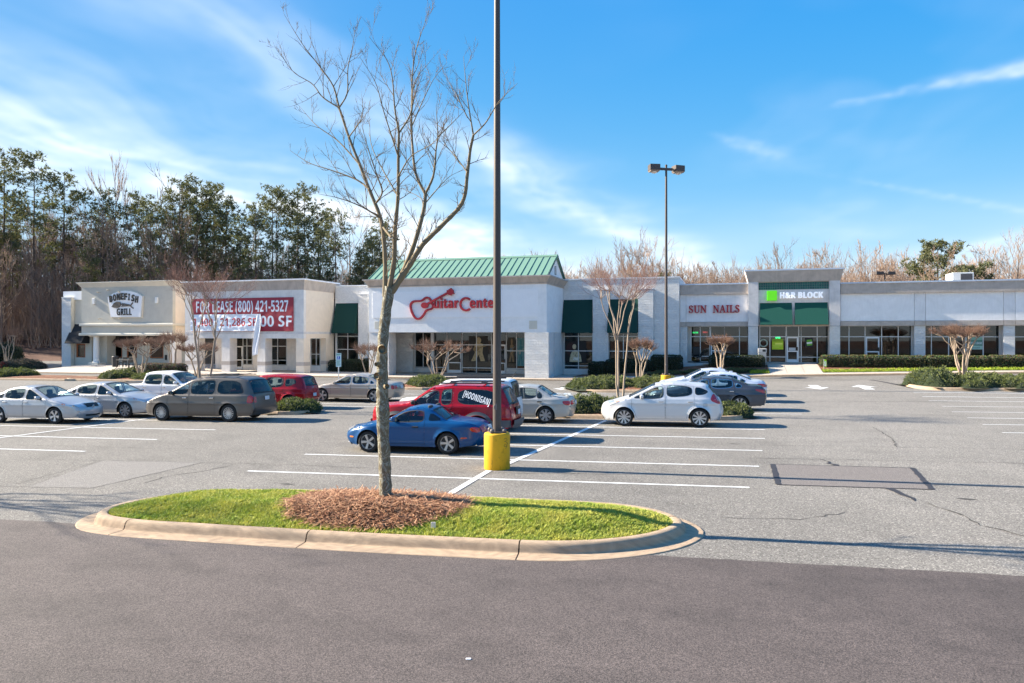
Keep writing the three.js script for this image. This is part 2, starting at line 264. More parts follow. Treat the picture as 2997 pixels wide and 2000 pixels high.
part('tar_seal', strip([[3.85, 17.65], [3.9, 17.8], [3.75, 17.95], [3.84, 18.2], [3.7, 18.6]], [0.08, 0.05, 0.04, 0.025, 0.01], 0.009), sealMat, lot);
part('tar_seal', strip([[4.25, 15.05], [4.3, 14.8], [4.32, 14.5], [4.4, 14.15], [4.36, 13.9]], [0.09, 0.07, 0.06, 0.045, 0.01], 0.009), sealMat, lot);
quadPatch([[-18.5, 16.0], [-11.4, 15.55], [-11.6, 12.2], [-13.0, 12.05]].map((q, i) => (i === 0 ? [-14.2, 15.35] : q)), oldPatchMat, 0.003);
function crack(pts, w, sd) { const s = []; for (let i = 0; i + 1 < pts.length; i++) s.push(...seg(pts[i], pts[i + 1], 0.18)); const q = wob(s, 0.09, sd); part('crack', strip(q, q.map((_, i) => w * clamp(0.75 + 1.1 * fbm(i * 0.31 + sd, sd, 3), 0.15, 1.8)), 0.005), crackMat, lot); }
crack([[-16.5, 15.2], [-9, 15.6], [-4.5, 15.3], [2.2, 16.0]], 0.011, 1); crack([[-10.4, 15.4], [-10.6, 14.4], [-11.0, 13.6], [-10.9, 12.9]], 0.018, 2); crack([[5.2, 15.6], [9, 15.6], [14, 15.2]], 0.012, 3);
crack([[-22, 17.4], [-12, 17.6], [-9, 17.5]], 0.009, 4); crack([[4.5, 13.8], [4.75, 13.0], [4.8, 12.2], [5.2, 11.6]], 0.02, 5); crack([[2.0, 18.5], [6, 18.7], [14, 18.9]], 0.012, 6); crack([[0.6, 12.0], [2.1, 12.1], [3.0, 12.8]], 0.01, 7);
crack([[2.6, 21.0], [8, 21.2], [15, 21.0]], 0.012, 8); crack([[-14.2, 15.35], [-13.6, 12.3]], 0.008, 9); crack([[-11.4, 15.55], [-11.6, 12.2], [-14, 12.0]], 0.009, 10); crack([[6.2, 21.2], [6.6, 23], [6.9, 26.2]], 0.02, 11); crack([[-12, 28], [0, 31.3], [12, 36]], 0.012, 12); crack([[2, 36.4], [24, 39.5]], 0.03, 13);
{ const [X, Z] = at(2614, 1124), [p, q] = toLot(X, Z); part('tar_seal', strip([[p - 0.6, q + 2.6], [p - 0.3, q + 1.6], [p, q], [p + 0.35, q - 2.4]], [0.1, 0.1, 0.12, 0.08], 0.006), sealMat, lot); }
for (const [px, py] of [[840, 1418], [1160, 1700], [2150, 1300], [2830, 1462]]) { const [X, Z] = at(px, py), [p, q] = toLot(X, Z); if (q > DRIVE_Q) part('oil_spot', strip([[p - 0.16, q], [p - 0.05, q + 0.02], [p + 0.06, q - 0.01], [p + 0.17, q]], [0.01, 0.07, 0.06, 0.01], 0.004), crackMat, lot); }
// bits of paper on the road
{ const [X, Z] = at(1371, 1933); single('paper_scrap', 'small white scrap of paper lying on the dark drive lane', 'litter', rbx(X - 0.024, X + 0.024, H(X, Z) + 0.008, H(X, Z) + 0.016, -Z - 0.014, -Z + 0.014, 0.004), mat(0.8, 0.8, 0.82)); }

/* ---------- kerbed islands ---------- */
function closedCurve(pts, n) { const c = new THREE.CatmullRomCurve3(pts.map(([a, b]) => new THREE.Vector3(a, 0, b)), true, 'centripetal'); return c.getSpacedPoints(n).slice(0, n).map((v) => [v.x, v.z]); }
function inside(p, q, poly) { let r = false; for (let i = 0, j = poly.length - 1; i < poly.length; j = i++) { const [a, b] = poly[i], [c, d] = poly[j]; if ((b > q) !== (d > q) && p < (c - a) * (q - b) / (d - b) + a) r = !r; } return r; }
function edgeDist(p, q, poly) { let m = 1e9; for (let i = 0, j = poly.length - 1; i < poly.length; j = i++) { const [a, b] = poly[j], [c, d] = poly[i], ux = c - a, uy = d - b, t = clamp(((p - a) * ux + (q - b) * uy) / (ux * ux + uy * uy)); m = Math.min(m, Math.hypot(p - a - ux * t, q - b - uy * t)); } return m; }
function outward(poly) { let A = 0; for (let i = 0; i < poly.length; i++) { const [a, b] = poly[i], [c, d] = poly[(i + 1) % poly.length]; A += a * d - c * b; } const s = A > 0 ? 1 : -1; return poly.map((_, i) => { const a = poly[(i + poly.length - 1) % poly.length], b = poly[(i + 1) % poly.length], x = b[0] - a[0], y = b[1] - a[1], l = Math.hypot(x, y); return [s * y / l, -s * x / l]; }); }
function kerbRun(parent, poly, profile, joint) {   // kerb stones: the profile swept round the outline, with an open joint every few metres
  const N = outward(poly), n = poly.length; let run = [], len = 0; const cut = [];
  for (let i = 0; i <= n; i++) { const a = poly[i % n]; run.push(i % n); if (i) len += Math.hypot(a[0] - poly[(i - 1) % n][0], a[1] - poly[(i - 1) % n][1]); if (len > joint || i === n) { cut.push(run); run = [i % n]; len = 0; } }
  for (const r of cut) { if (r.length < 2) continue;
    const G = grid(range(0, r.length - 1, 1), range(0, profile.length - 1, 1), (i, k) => { let [a, b] = poly[r[i]]; if (i === 0 || i === r.length - 1) { const o = poly[r[i === 0 ? 1 : r.length - 2]], l = Math.hypot(o[0] - a, o[1] - b); a += (o[0] - a) / l * 0.009; b += (o[1] - b) / l * 0.009; } const m = N[r[i]]; return LP(a + m[0] * profile[k][0], b + m[1] * profile[k][0], profile[k][1]); });
    part('kerb_stone', G.index ? fixUp(G) : G, kerbMat, parent); }
}
function fixUp(g) { g.computeVertexNormals(); const n = g.attributes.normal; let s = 0; for (let i = 0; i < n.count; i++) s += n.getY(i); if (s < 0) { const I = g.index.array; for (let i = 0; i < I.length; i += 3) { const t = I[i]; I[i] = I[i + 1]; I[i + 1] = t; } g.computeVertexNormals(); } const P = g.attributes.position, U = g.attributes.uv; for (let i = 0; i < P.count; i++) U.setXY(i, P.getX(i) + P.getY(i), -P.getZ(i) + P.getY(i)); return g; }
const simpleKerb = [[0.15, -0.02], [0.12, 0.06], [0.1, 0.13], [0.06, 0.155], [0, 0.16], [-0.1, 0.155], [-0.12, 0.05]];
const gutterKerb = [[0.4, -0.02], [0.39, 0.01], [0.37, 0.014], [0.15, 0.022], [0.13, 0.025], [0.118, 0.038], [0.108, 0.075], [0.092, 0.12], [0.07, 0.146], [0.04, 0.158], [0.01, 0.161], [-0.045, 0.16], [-0.07, 0.152], [-0.08, 0.12], [-0.085, 0.02]];
function bed(poly, rise, matl, dens = 18) {         // mounded surface inside an outline (fan of shrunken rings)
  let cx = 0, cq = 0; for (const [a, b] of poly) { cx += a / poly.length; cq += b / poly.length; }
  return grid([...range(0, poly.length, 1)], range(0, 1, 1 / dens), (i, v) => { const [a, b] = poly[i % poly.length], s = 1 - v * 0.9999, p = cx + (a - cx) * s, q = cq + (b - cq) * s; return LP(p, q, rise(p, q, 1 - s)); });
}
const islandPoly = (p0, p1, q0, q1, r = 1.2) => { const m = (q0 + q1) / 2, h = (q1 - q0) / 2, P = []; const e = Math.min(r, h); for (let i = 0; i <= 8; i++) { const t = -Math.PI / 2 + i / 8 * Math.PI; P.push([p1 - e + Math.cos(t) * e, m + Math.sin(t) * h]); } for (let i = 0; i <= 8; i++) { const t = Math.PI / 2 + i / 8 * Math.PI; P.push([p0 + e + Math.cos(t) * e, m + Math.sin(t) * h]); } const R = []; for (let i = 0; i < P.length; i++) { const a = P[i], b = P[(i + 1) % P.length], n = Math.max(1, Math.ceil(Math.hypot(b[0] - a[0], b[1] - a[1]) / 0.5)); for (let k = 0; k < n; k++) R.push([lerp(a[0], b[0], k / n), lerp(a[1], b[1], k / n)]); } return R; };
function lotIsland(label, poly, surface = mulchMat, joint = 3.2) {
  const g = new THREE.Group(); g.name = numbered('kerbed_island'); g.userData = { kind: 'structure', label }; scene.add(g);
  kerbRun(g, poly, simpleKerb, joint); const N = outward(poly), inn = poly.map(([a, b], i) => [a - N[i][0] * 0.06, b - N[i][1] * 0.06]);
  part('mulch_bed', bed(inn, (p, q, s) => 0.11 + 0.12 * smooth(0, 0.5, s) + 0.015 * fbm(p * 3, q * 3, 2), surface), surface, g); return g;
}

/* ---------- the grassed island in front ---------- */
const nearPoly = closedCurve([[-8.3, 9.52], [-6.9, 9.46], [-4.6, 9.43], [-3.1, 9.45], [-1.4, 9.55], [-0.62, 9.88], [-0.06, 10.4], [0.16, 11.0], [-0.12, 11.6], [-0.8, 12.0], [-2.4, 12.12], [-5, 12.14], [-7.2, 12.1], [-8.5, 11.7], [-9.15, 11.0], [-9.32, 10.3], [-9.02, 9.75]], 150);
const mulchR = (p, q) => Math.hypot((p + 4.62) / 1.5, (q - 10.72) / 1.02) + 0.05 * fbm(p * 2.2, q * 2.2, 3);
function moundH(p, q) { const d = edgeDist(p, q, nearPoly), m = clamp(1 - mulchR(p, q) ** 2); return 0.13 + 0.17 * smooth(0.03, 1.0, d) + 0.055 * m + 0.02 * fbm(p * 1.1, q * 1.1, 2) * smooth(0.1, 0.6, d); }
function makeGrassIsland(poly, withPlants, shift) {
  const g = new THREE.Group(); g.name = numbered('grass_island'); g.userData = { kind: 'structure' }; scene.add(g);
  kerbRun(g, poly, gutterKerb, 3.05);
  const N = outward(poly), inn = poly.map(([a, b], i) => [a - N[i][0] * 0.065, b - N[i][1] * 0.065]);
  part('turf', bed(inn, (p, q) => moundH(p - shift[0], q - shift[1]), turfMat, 34), turfMat, g); return g;
}
const nearIsland = makeGrassIsland(nearPoly, true, [0, 0]);
{
  const r = rng(77), dummy = new THREE.Object3D(), col = new THREE.Color();
  const tuft = () => { const mb = new MB(); for (let k = 0; k < 7; k++) { const a = r() * 6.28, l = 0.035 + 0.04 * r(), w = 0.004 + 0.003 * r(), o = [(r() - 0.5) * 0.05, 0, (r() - 0.5) * 0.05], t = 0.25 + 0.5 * r(), dx = Math.cos(a), dz = Math.sin(a); const m = [o[0] + dx * l * t * 0.35, l * 0.6, o[2] + dz * l * t * 0.35], e = [o[0] + dx * l * t, l, o[2] + dz * l * t], s = [-dz * w, 0, dx * w]; const A = [o[0] - s[0], -0.01, o[2] - s[2]], B = [o[0] + s[0], -0.01, o[2] + s[2]], D = [m[0] - s[0] * 0.8, m[1], m[2] - s[2] * 0.8], E = [m[0] + s[0] * 0.8, m[1], m[2] + s[2] * 0.8]; mb.tri(A, B, D); mb.tri(B, E, D); mb.tri(D, E, e); } return mb.geo(); };
  const blade = new THREE.MeshPhysicalMaterial({ color: C(1, 1, 1), roughness: 0.95, transmission: 0.3, thickness: 0, side: THREE.DoubleSide });
  const pts = []; while (pts.length < 21000) { const p = -9.4 + r() * 9.7, q = 9.4 + r() * 2.8; if (inside(p, q, nearPoly) && edgeDist(p, q, nearPoly) > 0.085 && mulchR(p, q) > 0.97 + 0.05 * r()) pts.push([p, q]); }
  for (let v = 0; v < 3; v++) { const sub = pts.filter((_, i) => i % 3 === v), im = new THREE.InstancedMesh(tuft(), blade, sub.length); im.name = 'grass'; im.userData = { kind: 'stuff' }; shade(im);
    sub.forEach(([p, q], i) => { const b = LP(p, q, moundH(p, q)); dummy.position.set(b[0], b[1], b[2]); dummy.rotation.set(0, r() * 6.28, 0); const s = 0.8 + 0.4 * r(); dummy.scale.set(s, s * (0.66 + 0.25 * fbm(p * 1.5, q * 1.5, 2)), s); dummy.updateMatrix(); im.setMatrixAt(i, dummy.matrix); const y = clamp(0.5 + 0.6 * fbm(p * 1.2, q * 1.2 + 5, 3) + 0.45 * (r() - 0.5)); col.setRGB(lerp(0.27, 0.62, y), lerp(0.38, 0.56, y), lerp(0.024, 0.1, y)); im.setColorAt(i, col); });
    nearIsland.add(im); }
  // pine straw round the trunk
  const straw = () => { const mb = new MB(), l = 0.1 + 0.09 * r(), c = 0.03 * (r() - 0.5), w = 0.0045; const P = [[-l, 0, 0], [0, 0.006, c], [l, 0, 0]]; for (let k = 0; k < 2; k++) { const a = P[k], b = P[k + 1]; mb.tri([a[0], a[1], a[2] - w], [b[0], b[1], b[2] - w], [a[0], a[1], a[2] + w]); mb.tri([b[0], b[1], b[2] - w], [b[0], b[1], b[2] + w], [a[0], a[1], a[2] + w]); } return mb.geo(); };
  part('pine_straw_mound', grid(range(0, 64, 1), range(0.02, 1, 0.07), (i, v) => { const t = i / 64 * 2 * Math.PI, p = -4.62 + Math.cos(t) * 1.46 * v, q = 10.72 + Math.sin(t) * 1.0 * v; return LP(p, q, moundH(p, q) + 0.012); }), mulchMat, nearIsland);
  const sm = new THREE.MeshStandardMaterial({ color: C(1, 1, 1), roughness: 0.9, side: THREE.DoubleSide });
  for (let v = 0; v < 3; v++) { const n = 3600, im = new THREE.InstancedMesh(straw(), sm, n); im.name = 'pine_straw'; im.userData = { kind: 'stuff' }; shade(im);
    for (let i = 0; i < n; i++) { const t = r() * 6.28, d = Math.sqrt(r()) * 1.04, p = -4.62 + Math.cos(t) * 1.5 * d, q = 10.72 + Math.sin(t) * 1.02 * d, b = LP(p, q, moundH(p, q) + 0.016 + 0.03 * r() * r()); dummy.position.set(b[0], b[1], b[2]); dummy.rotation.set((r() - 0.5) * 0.5, r() * 6.28, (r() - 0.5) * 0.35); dummy.scale.setScalar(0.7 + 0.7 * r()); dummy.updateMatrix(); im.setMatrixAt(i, dummy.matrix); const y = r() ** 1.6; col.setRGB(lerp(0.18, 0.66, y), lerp(0.062, 0.37, y), lerp(0.026, 0.2, y)); im.setColorAt(i, col); }
    nearIsland.add(im); }
  const a = LP(-3.35, 9.78, moundH(-3.35, 9.78) + 0.02); single('paper_scrap', 'torn white paper scrap at the edge of the straw mound', 'litter', rbx(a[0] - 0.035, a[0] + 0.035, a[1], a[1] + 0.09, a[2] - 0.004, a[2] + 0.012, 0.004), mat(0.72, 0.62, 0.55));
}

/* ---------- the bare tree in front ---------- */
const barkTex = colorTex(512, (u, v) => { const a = tn(u, v, 9, 4, 2), l = tn(u, v, 6, 3, 13), m = tn(u, v, 14, 3, 21); let c = [0.20 + 0.09 * a, 0.165 + 0.08 * a, 0.115 + 0.05 * a]; if (l > 0.1) c = [lerp(c[0], 0.42, 0.75), lerp(c[1], 0.42, 0.75), lerp(c[2], 0.35, 0.75)]; if (m > 0.2) c = [lerp(c[0], 0.25, 0.45), lerp(c[1], 0.21, 0.45), lerp(c[2], 0.08, 0.45)]; const k = 0.8 + 0.4 * rT(); return c.map((x) => x * k); });
const barkBump = valueTex(512, (u, v) => 0.5 + 0.9 * tn(u, v * 0.35, 22, 4, 7) * 1);
const barkMat = new THREE.MeshStandardMaterial({ map: rep(barkTex, 0.42, 0.6), bumpMap: rep(barkBump, 0.5, 1.2), bumpScale: 0.02, roughness: 0.95 });
const limbMat = mat(0.21, 0.165, 0.10, 0.9), twigMat = mat(0.17, 0.125, 0.085, 0.9);
const V3 = (a) => new THREE.Vector3(...a);
function curvePts(pts, n) { const c = new THREE.CatmullRomCurve3(pts.map(V3), false, 'centripetal'); return c.getSpacedPoints(n).map((v) => [v.x, v.y, v.z]); }
function twigs(mb, p, d, len, r, r0, depth, up = 0.5) {
  const n = 4, P = [p.clone()], q = p.clone(), dir = d.clone();
  for (let k = 0; k < n; k++) { dir.x += (r() - 0.5) * 0.34; dir.z += (r() - 0.5) * 0.34; dir.y += (r() - 0.5) * 0.3 + up * 0.16; dir.normalize(); q.addScaledVector(dir, len / n); P.push(q.clone()); }
  mb.tube(P.map((v) => [v.x, v.y, v.z]), P.map((_, k) => r0 * (1 - 0.75 * k / n)), 4);
  if (depth > 0) { const m = depth > 1 ? 5 : 4; for (let k = 0; k < m; k++) { const t = 0.25 + 0.72 * (k + r() * 0.7) / m, i = Math.min(n - 1, Math.floor(t * n)), b = P[i].clone().lerp(P[i + 1], t * n - i), dd = P[i + 1].clone().sub(P[i]).normalize(), a = new THREE.Vector3(r() - 0.5, r() - 0.35, r() - 0.5).normalize(); dd.lerp(a, 0.42).normalize(); twigs(mb, b, dd, len * (0.32 + 0.26 * r()), r, Math.max(0.0022, r0 * 0.52), depth - 1, up); } }
}
function bareTree() {
  const g = thing('bare_tree', 'leafless young tree with lichened trunk on the grassed island in front', 'tree', [0, 0, 0]);
  const Z0 = 11.64, cp = (x, y, dz) => { const Z = Z0 + dz; return [(800 + x / 1.7425 - CXP) / FOC * Z, CAMH - (y / 1.7425 - HOR) / FOC * Z, -Z]; };
  const base = cp(571.5, 2509, 0); g.position.set(base[0], base[1] - 0.02, base[2]); const off = (a) => [a[0] - g.position.x, a[1] - g.position.y, a[2] - g.position.z];
  const src = (x, y) => off(cp((x - 800) * 1.7425, y * 1.7425, 0));
  const tk = curvePts([[src(1128, 1440)[0], -0.25, 0], src(1128, 1438), src(1127, 1380), src(1122, 1290), src(1120, 1190), src(1118, 1110), src(1119, 1030), src(1124, 960), src(1133, 890), src(1141, 840)], 40);
  const rr = tk.map((q, k) => { const t = k / 40; return 0.101 * (1 - 0.17 * t) * (1 + 0.25 * Math.exp(-k / 2.0)) * (1 + 0.05 * Math.sin(k * 1.9)) * (t > 0.36 && t < 0.5 ? 1.13 : 1); });
  const tm = new MB(); tm.tube(tk, rr, 22, true, 0.09); const tg = tm.geo(), pp = tg.attributes.position, uv = []; for (let i = 0; i < pp.count; i++) uv.push(Math.atan2(pp.getX(i), pp.getZ(i)) * 0.13, pp.getY(i)); tg.setAttribute('uv', new THREE.Float32BufferAttribute(uv, 2)); tg.computeVertexNormals(); part('trunk', tg, barkMat, g);
  for (const [x, y, R, sx] of [[1107, 1100, 0.075, -0.8], [1122, 1022, 0.085, 0.1], [1106, 1066, 0.045, -0.7], [1135, 1130, 0.05, 0.8]]) { const c = src(x, y), k = new MB(); const d = [sx * 0.55, 0, 0.8], l = Math.hypot(...d), c0 = [c[0] - d[0] * 0.04, c[1], c[2] + 0.075]; const e = [c0[0] + d[0] / l * 0.055, c[1], c0[2] + d[2] / l * 0.055]; k.tube([c0, e], [R, R * 0.78], 12, false); const f = [e[0] - d[0] * 0.025, e[1], e[2] - d[2] * 0.025]; k.tube([e, f], [R * 0.78, R * 0.5], 12, true); part('branch_scar', k.geo(), limbMat, g); }
  const limbs = [
    [[[568, 1515], [570, 1340], [560, 1200], [545, 1110], [490, 970], [440, 840], [385, 700], [335, 550]], 0.4, 0.05, 0.02], [[[335, 550], [305, 440], [240, 345], [155, 235], [55, 75]], 0.5, 0.018, 0.003, 0.4], [[[335, 550], [375, 480], [380, 350], [405, 230], [415, 152]], 0.1, 0.016, 0.003, 0.4], [[[335, 550], [250, 495], [200, 430], [100, 365], [20, 245]], 0.9, 0.016, 0.003, 0.4],
    [[[590, 1480], [615, 1330], [620, 1180], [635, 1000], [637, 800], [640, 680]], -0.45, 0.052, 0.022], [[[640, 680], [620, 560], [590, 330], [490, 190]], -0.9, 0.018, 0.003, -0.45], [[[640, 680], [700, 580], [720, 420], [810, 300]], -0.3, 0.017, 0.003, -0.45], [[[637, 800], [560, 560], [520, 420], [440, 290]], -1.0, 0.015, 0.003, -0.36],
    [[[600, 1485], [640, 1430], [720, 1240], [770, 1050], [775, 990]], 0.35, 0.056, 0.034], [[[775, 990], [730, 900], [710, 760], [705, 540], [720, 290], [800, 40]], 0.8, 0.03, 0.003, 0.35], [[[775, 990], [815, 900], [830, 760], [838, 700], [830, 540]], 0.1, 0.026, 0.004, 0.35], [[[838, 700], [900, 640], [980, 560]], 0.5, 0.014, 0.003, 0.12], [[[708, 640], [760, 520], [820, 400], [885, 320]], 1.1, 0.013, 0.003, 0.68],
    [[[605, 1490], [690, 1360], [760, 1250], [860, 1150], [965, 1030], [990, 880], [1005, 760], [1020, 690]], -0.35, 0.062, 0.024], [[[1020, 690], [990, 500], [970, 290]], -0.1, 0.016, 0.003, -0.35], [[[1020, 690], [1080, 630], [1150, 520], [1245, 425]], -0.9, 0.016, 0.003, -0.35], [[[990, 880], [930, 800], [870, 720], [890, 640]], 0.4, 0.014, 0.003, -0.3], [[[990, 600], [930, 480], [880, 400]], 0.3, 0.011, 0.002, -0.2],
    [[[488, 965], [430, 920], [300, 870], [180, 830], [85, 768]], 1.0, 0.02, 0.003, 0.2], [[[545, 1110], [440, 1050], [330, 1010], [232, 990]], -0.6, 0.018, 0.003, 0.1], [[[545, 1110], [480, 1105], [410, 1110]], -0.3, 0.011, 0.002, 0.1], [[[440, 840], [330, 720], [220, 640], [135, 545]], 1.2, 0.017, 0.003, 0.25], [[[385, 700], [450, 600], [455, 500]], -0.5, 0.014, 0.003, 0.3], [[[520, 1040], [555, 980], [530, 900], [490, 780], [450, 640]], -0.6, 0.02, 0.003, 0.2],
    [[[635, 1000], [560, 870], [500, 740], [490, 600]], 0.9, 0.016, 0.003, -0.3], [[[637, 900], [700, 800], [800, 740], [850, 700]], -1.2, 0.015, 0.003, -0.36], [[[765, 1060], [750, 1010], [650, 960]], 0.9, 0.012, 0.003, 0.3], [[[772, 1040], [840, 960], [900, 900], [960, 870]], 1.1, 0.014, 0.003, 0.3], [[[560, 1160], [600, 1210]], -0.2, 0.02, 0.024, 0.1],
  ];
  const r = rng(91), lm = new MB(), tw = new MB();
  for (const [q, dz, r0, r1, dz0 = 0] of limbs) { const pts = curvePts(q.map(([x, y], k) => off(cp(x, y, lerp(dz0, dz, k / (q.length - 1))))), Math.max(6, q.length * 4)), n = pts.length;
    lm.tube(pts, pts.map((_, k) => 0.86 * lerp(r0, r1, k / (n - 1)) * (1 + 0.07 * Math.sin(k * 2.3))), r0 > 0.03 ? 9 : 6);
    let acc = 0; for (let k = 1; k < n; k++) { const a = V3(pts[k - 1]), b = V3(pts[k]), d = b.clone().sub(a); acc += d.length(); const hgt = pts[k][1]; if (hgt < 3.5 || acc < 0.14) continue; acc = 0; d.normalize(); const s = new THREE.Vector3(r() - 0.5, (r() - 0.25) * 0.7, r() - 0.5).normalize(); d.lerp(s, 0.55).normalize(); const t = k / n; twigs(tw, b, d, (0.22 + 0.5 * r()) * (1.15 - 0.6 * t), r, Math.min(0.008, lerp(r0, r1, t) * 0.55), r() < 0.45 ? 2 : 1, 0.45); } }
  part('limbs', lm.geo(), limbMat, g); part('twigs', tw.geo(), twigMat, g); return g;
}
const frontTree = bareTree();
{ // its neighbour on the next island, outside the frame on the left, throws the branch shadows that reach in
  const sh = [-16.6, 0], poly2 = nearPoly.map(([a, b]) => [a + sh[0], b + sh[1]]); makeGrassIsland(poly2, false, sh);
  const t = frontTree.clone(); t.name = numbered('bare_tree'); t.userData = { label: 'leafless young tree outside the left edge, branch shadows only in view', category: 'tree' }; scene.add(t); const [X, Z] = lotXZ(-4.57 + sh[0], 10.91 + sh[1]); t.position.set(X, H(X, Z) + 0.38, -Z); t.rotation.y = 2.4;
}

/* ---------- pruned crape myrtles ---------- */
const myrtleBark = mat(0.35, 0.27, 0.2, 0.85), myrtleTwig = mat(0.20, 0.115, 0.08, 0.9), redTwig = mat(0.24, 0.125, 0.095, 0.9);
function myrtle(label, X, Z, y, h, spread, o = {}) {
  const g = thing(o.name || 'crape_myrtle', label, 'tree', [X, y, -Z]); const r = rng(o.seed || 1), st = new MB(), tw = new MB(), n = o.stems || 5, fork = o.fork || 0.5, top = o.top || 0.78, rb = o.rb || 0.075;
  const bend = (a, b, k, w) => { const P = []; for (let i = 0; i <= k; i++) { const t = i / k, q = a.clone().lerp(b, t); if (i && i < k) { q.x += (r() - 0.5) * w; q.z += (r() - 0.5) * w; q.y += (r() - 0.5) * w * 0.6; } P.push([q.x, q.y, q.z]); } return P; };
  const knuckle = (p, rad0) => { const m = o.shoots || 12; for (let k = 0; k < m; k++) { const a = r() * 6.28, e = 0.35 + r() * 0.9, d = new THREE.Vector3(Math.cos(a) * Math.cos(e) + p.x / spread * 1.1, Math.sin(e), Math.sin(a) * Math.cos(e) + p.z / spread * 1.1).normalize(); twigs(tw, p, d, (o.tl || 0.42) * (0.6 + 0.8 * r()), r, o.tr || 0.0095, o.td ?? 1, 0.5); } };
  for (let i = 0; i < n; i++) { const a = (i + 0.6 * r()) / n * 6.28, s0 = 0.06 + 0.08 * r(), f = fork * (0.85 + 0.3 * r()), s1 = spread * (0.26 + 0.24 * r());
    const A = new THREE.Vector3(Math.cos(a) * s0, -0.06, Math.sin(a) * s0), B = new THREE.Vector3(Math.cos(a) * s1, h * f, Math.sin(a) * s1); st.tube(bend(A, B, 5, 0.07), [rb, rb * 0.85, rb * 0.75, rb * 0.68, rb * 0.62, rb * 0.58], 7);
    const m = 2 + Math.floor(r() * 2.2); for (let k = 0; k < m; k++) { const b = a + (k - (m - 1) / 2) * (0.75 + 0.4 * r()), s2 = spread * (0.4 + 0.52 * r()), D = new THREE.Vector3(Math.cos(b) * s2, h * (top + (r() - 0.5) * 0.1 - (o.dome ? 0.12 * (s2 / spread) ** 2 : 0)), Math.sin(b) * s2); st.tube(bend(B, D, 4, 0.09), [rb * 0.56, rb * 0.48, rb * 0.42, rb * 0.38, rb * 0.36], 6);
      const kk = 2 + Math.floor(r() * 2); for (let j = 0; j < kk; j++) { const E = D.clone().add(new THREE.Vector3((r() - 0.5) * spread * 0.55, h * 0.05 * r() + 0.04, (r() - 0.5) * spread * 0.55)); st.tube(bend(D, E, 2, 0.03), [rb * 0.36, rb * 0.3, rb * 0.34], 5); knuckle(E); } knuckle(D); } }
  part('stems', st.geo(), myrtleBark, g); part('twigs', tw.geo(), o.twig || myrtleTwig, g); return g;
}
/* ---------- low evergreen shrubs and hedges ---------- */
const leafMat = new THREE.MeshPhysicalMaterial({ color: C(1, 1, 1), roughness: 0.95, transmission: 0.3, thickness: 0, vertexColors: true, side: THREE.DoubleSide });
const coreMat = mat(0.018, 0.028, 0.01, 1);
function spray(mb, r, p, nrm, l, w, c) { const d = new THREE.Vector3(nrm[0] + (r() - 0.5) * 1.1, nrm[1] + (r() - 0.5) * 1.1, nrm[2] + (r() - 0.5) * 1.1).normalize(), s = new THREE.Vector3(r() - 0.5, r() - 0.5, r() - 0.5).cross(d).normalize(); mb.col = c; const e = [p[0] + d.x * l, p[1] + d.y * l, p[2] + d.z * l], m = [p[0] + d.x * l * 0.45, p[1] + d.y * l * 0.45, p[2] + d.z * l * 0.45]; mb.tri([m[0] - s.x * w, m[1] - s.y * w, m[2] - s.z * w], [m[0] + s.x * w, m[1] + s.y * w, m[2] + s.z * w], e); mb.tri([m[0] + s.x * w, m[1] + s.y * w, m[2] + s.z * w], [m[0] - s.x * w, m[1] - s.y * w, m[2] - s.z * w], p); }
const greens = { juniper: [[0.06, 0.085, 0.016], [0.21, 0.23, 0.055]], hedge: [[0.045, 0.058, 0.014], [0.17, 0.18, 0.06]], dark: [[0.02, 0.032, 0.012], [0.06, 0.075, 0.026]], brown: [[0.10, 0.075, 0.045], [0.24, 0.2, 0.14]], lime: [[0.08, 0.16, 0.03], [0.2, 0.32, 0.07]], red: [[0.12, 0.02, 0.015], [0.3, 0.05, 0.03]] };
function juniper(label, c, rp, rq, h, o = {}) {       // spreading shrub: bumpy mound covered in sprays; c in lot axes
  const [X, Z] = lotXZ(c[0], c[1]), y0 = (o.y ?? H(X, Z) + 0.12), g = thing(o.name || 'juniper', label, 'shrub', [X, y0, -Z], LA), r = rng(o.seed || 3), mb = new MB(true), pal = greens[o.pal || 'juniper'], sd = (o.seed || 3) * 7.3;
  const hh = (a, b) => { const d = Math.hypot(a / rp, b / rq) + 0.18 * fbm(a * 0.9 + sd, b * 0.9, 2); return h * Math.sqrt(clamp(1 - d ** 3)) * (0.72 + 0.5 * fbm(a * 1.4, b * 1.4 + sd, 3)); };
  part('core', grid(range(-rp, rp, rp / 14), range(-rq, rq, rq / 8), (a, b) => [a, Math.max(-0.05, hh(a, b) - 0.1), -b]), coreMat, g);
  const area = rp * rq * 3.1, n = Math.round(clamp(area * (o.dens || 800), 300, 12000)); let k = 0, guard = 0;
  while (k < n && guard++ < n * 6) { const a = (r() * 2 - 1) * rp * 1.04, b = (r() * 2 - 1) * rq * 1.04, y = hh(a, b); if (y < 0.05) continue; k++; const t = Math.pow(r(), 1.3), e = 0.05, nx = (hh(a - e, b) - hh(a + e, b)) / (2 * e), nz = -(hh(a, b - e) - hh(a, b + e)) / (2 * e); const f = r() < 0.75 ? 1 : r(); spray(mb, r, [a, Math.max(0.02, (y - 0.07) * f), -b], [nx, 1.3, nz], (o.leaf || 0.1) * (0.7 + 0.8 * r()), (o.leaf || 0.1) * 0.2, [0, 1, 2].map((i) => lerp(pal[0][i], pal[1][i], t))); }
  part('foliage', mb.geo(), leafMat, g); return g;
}
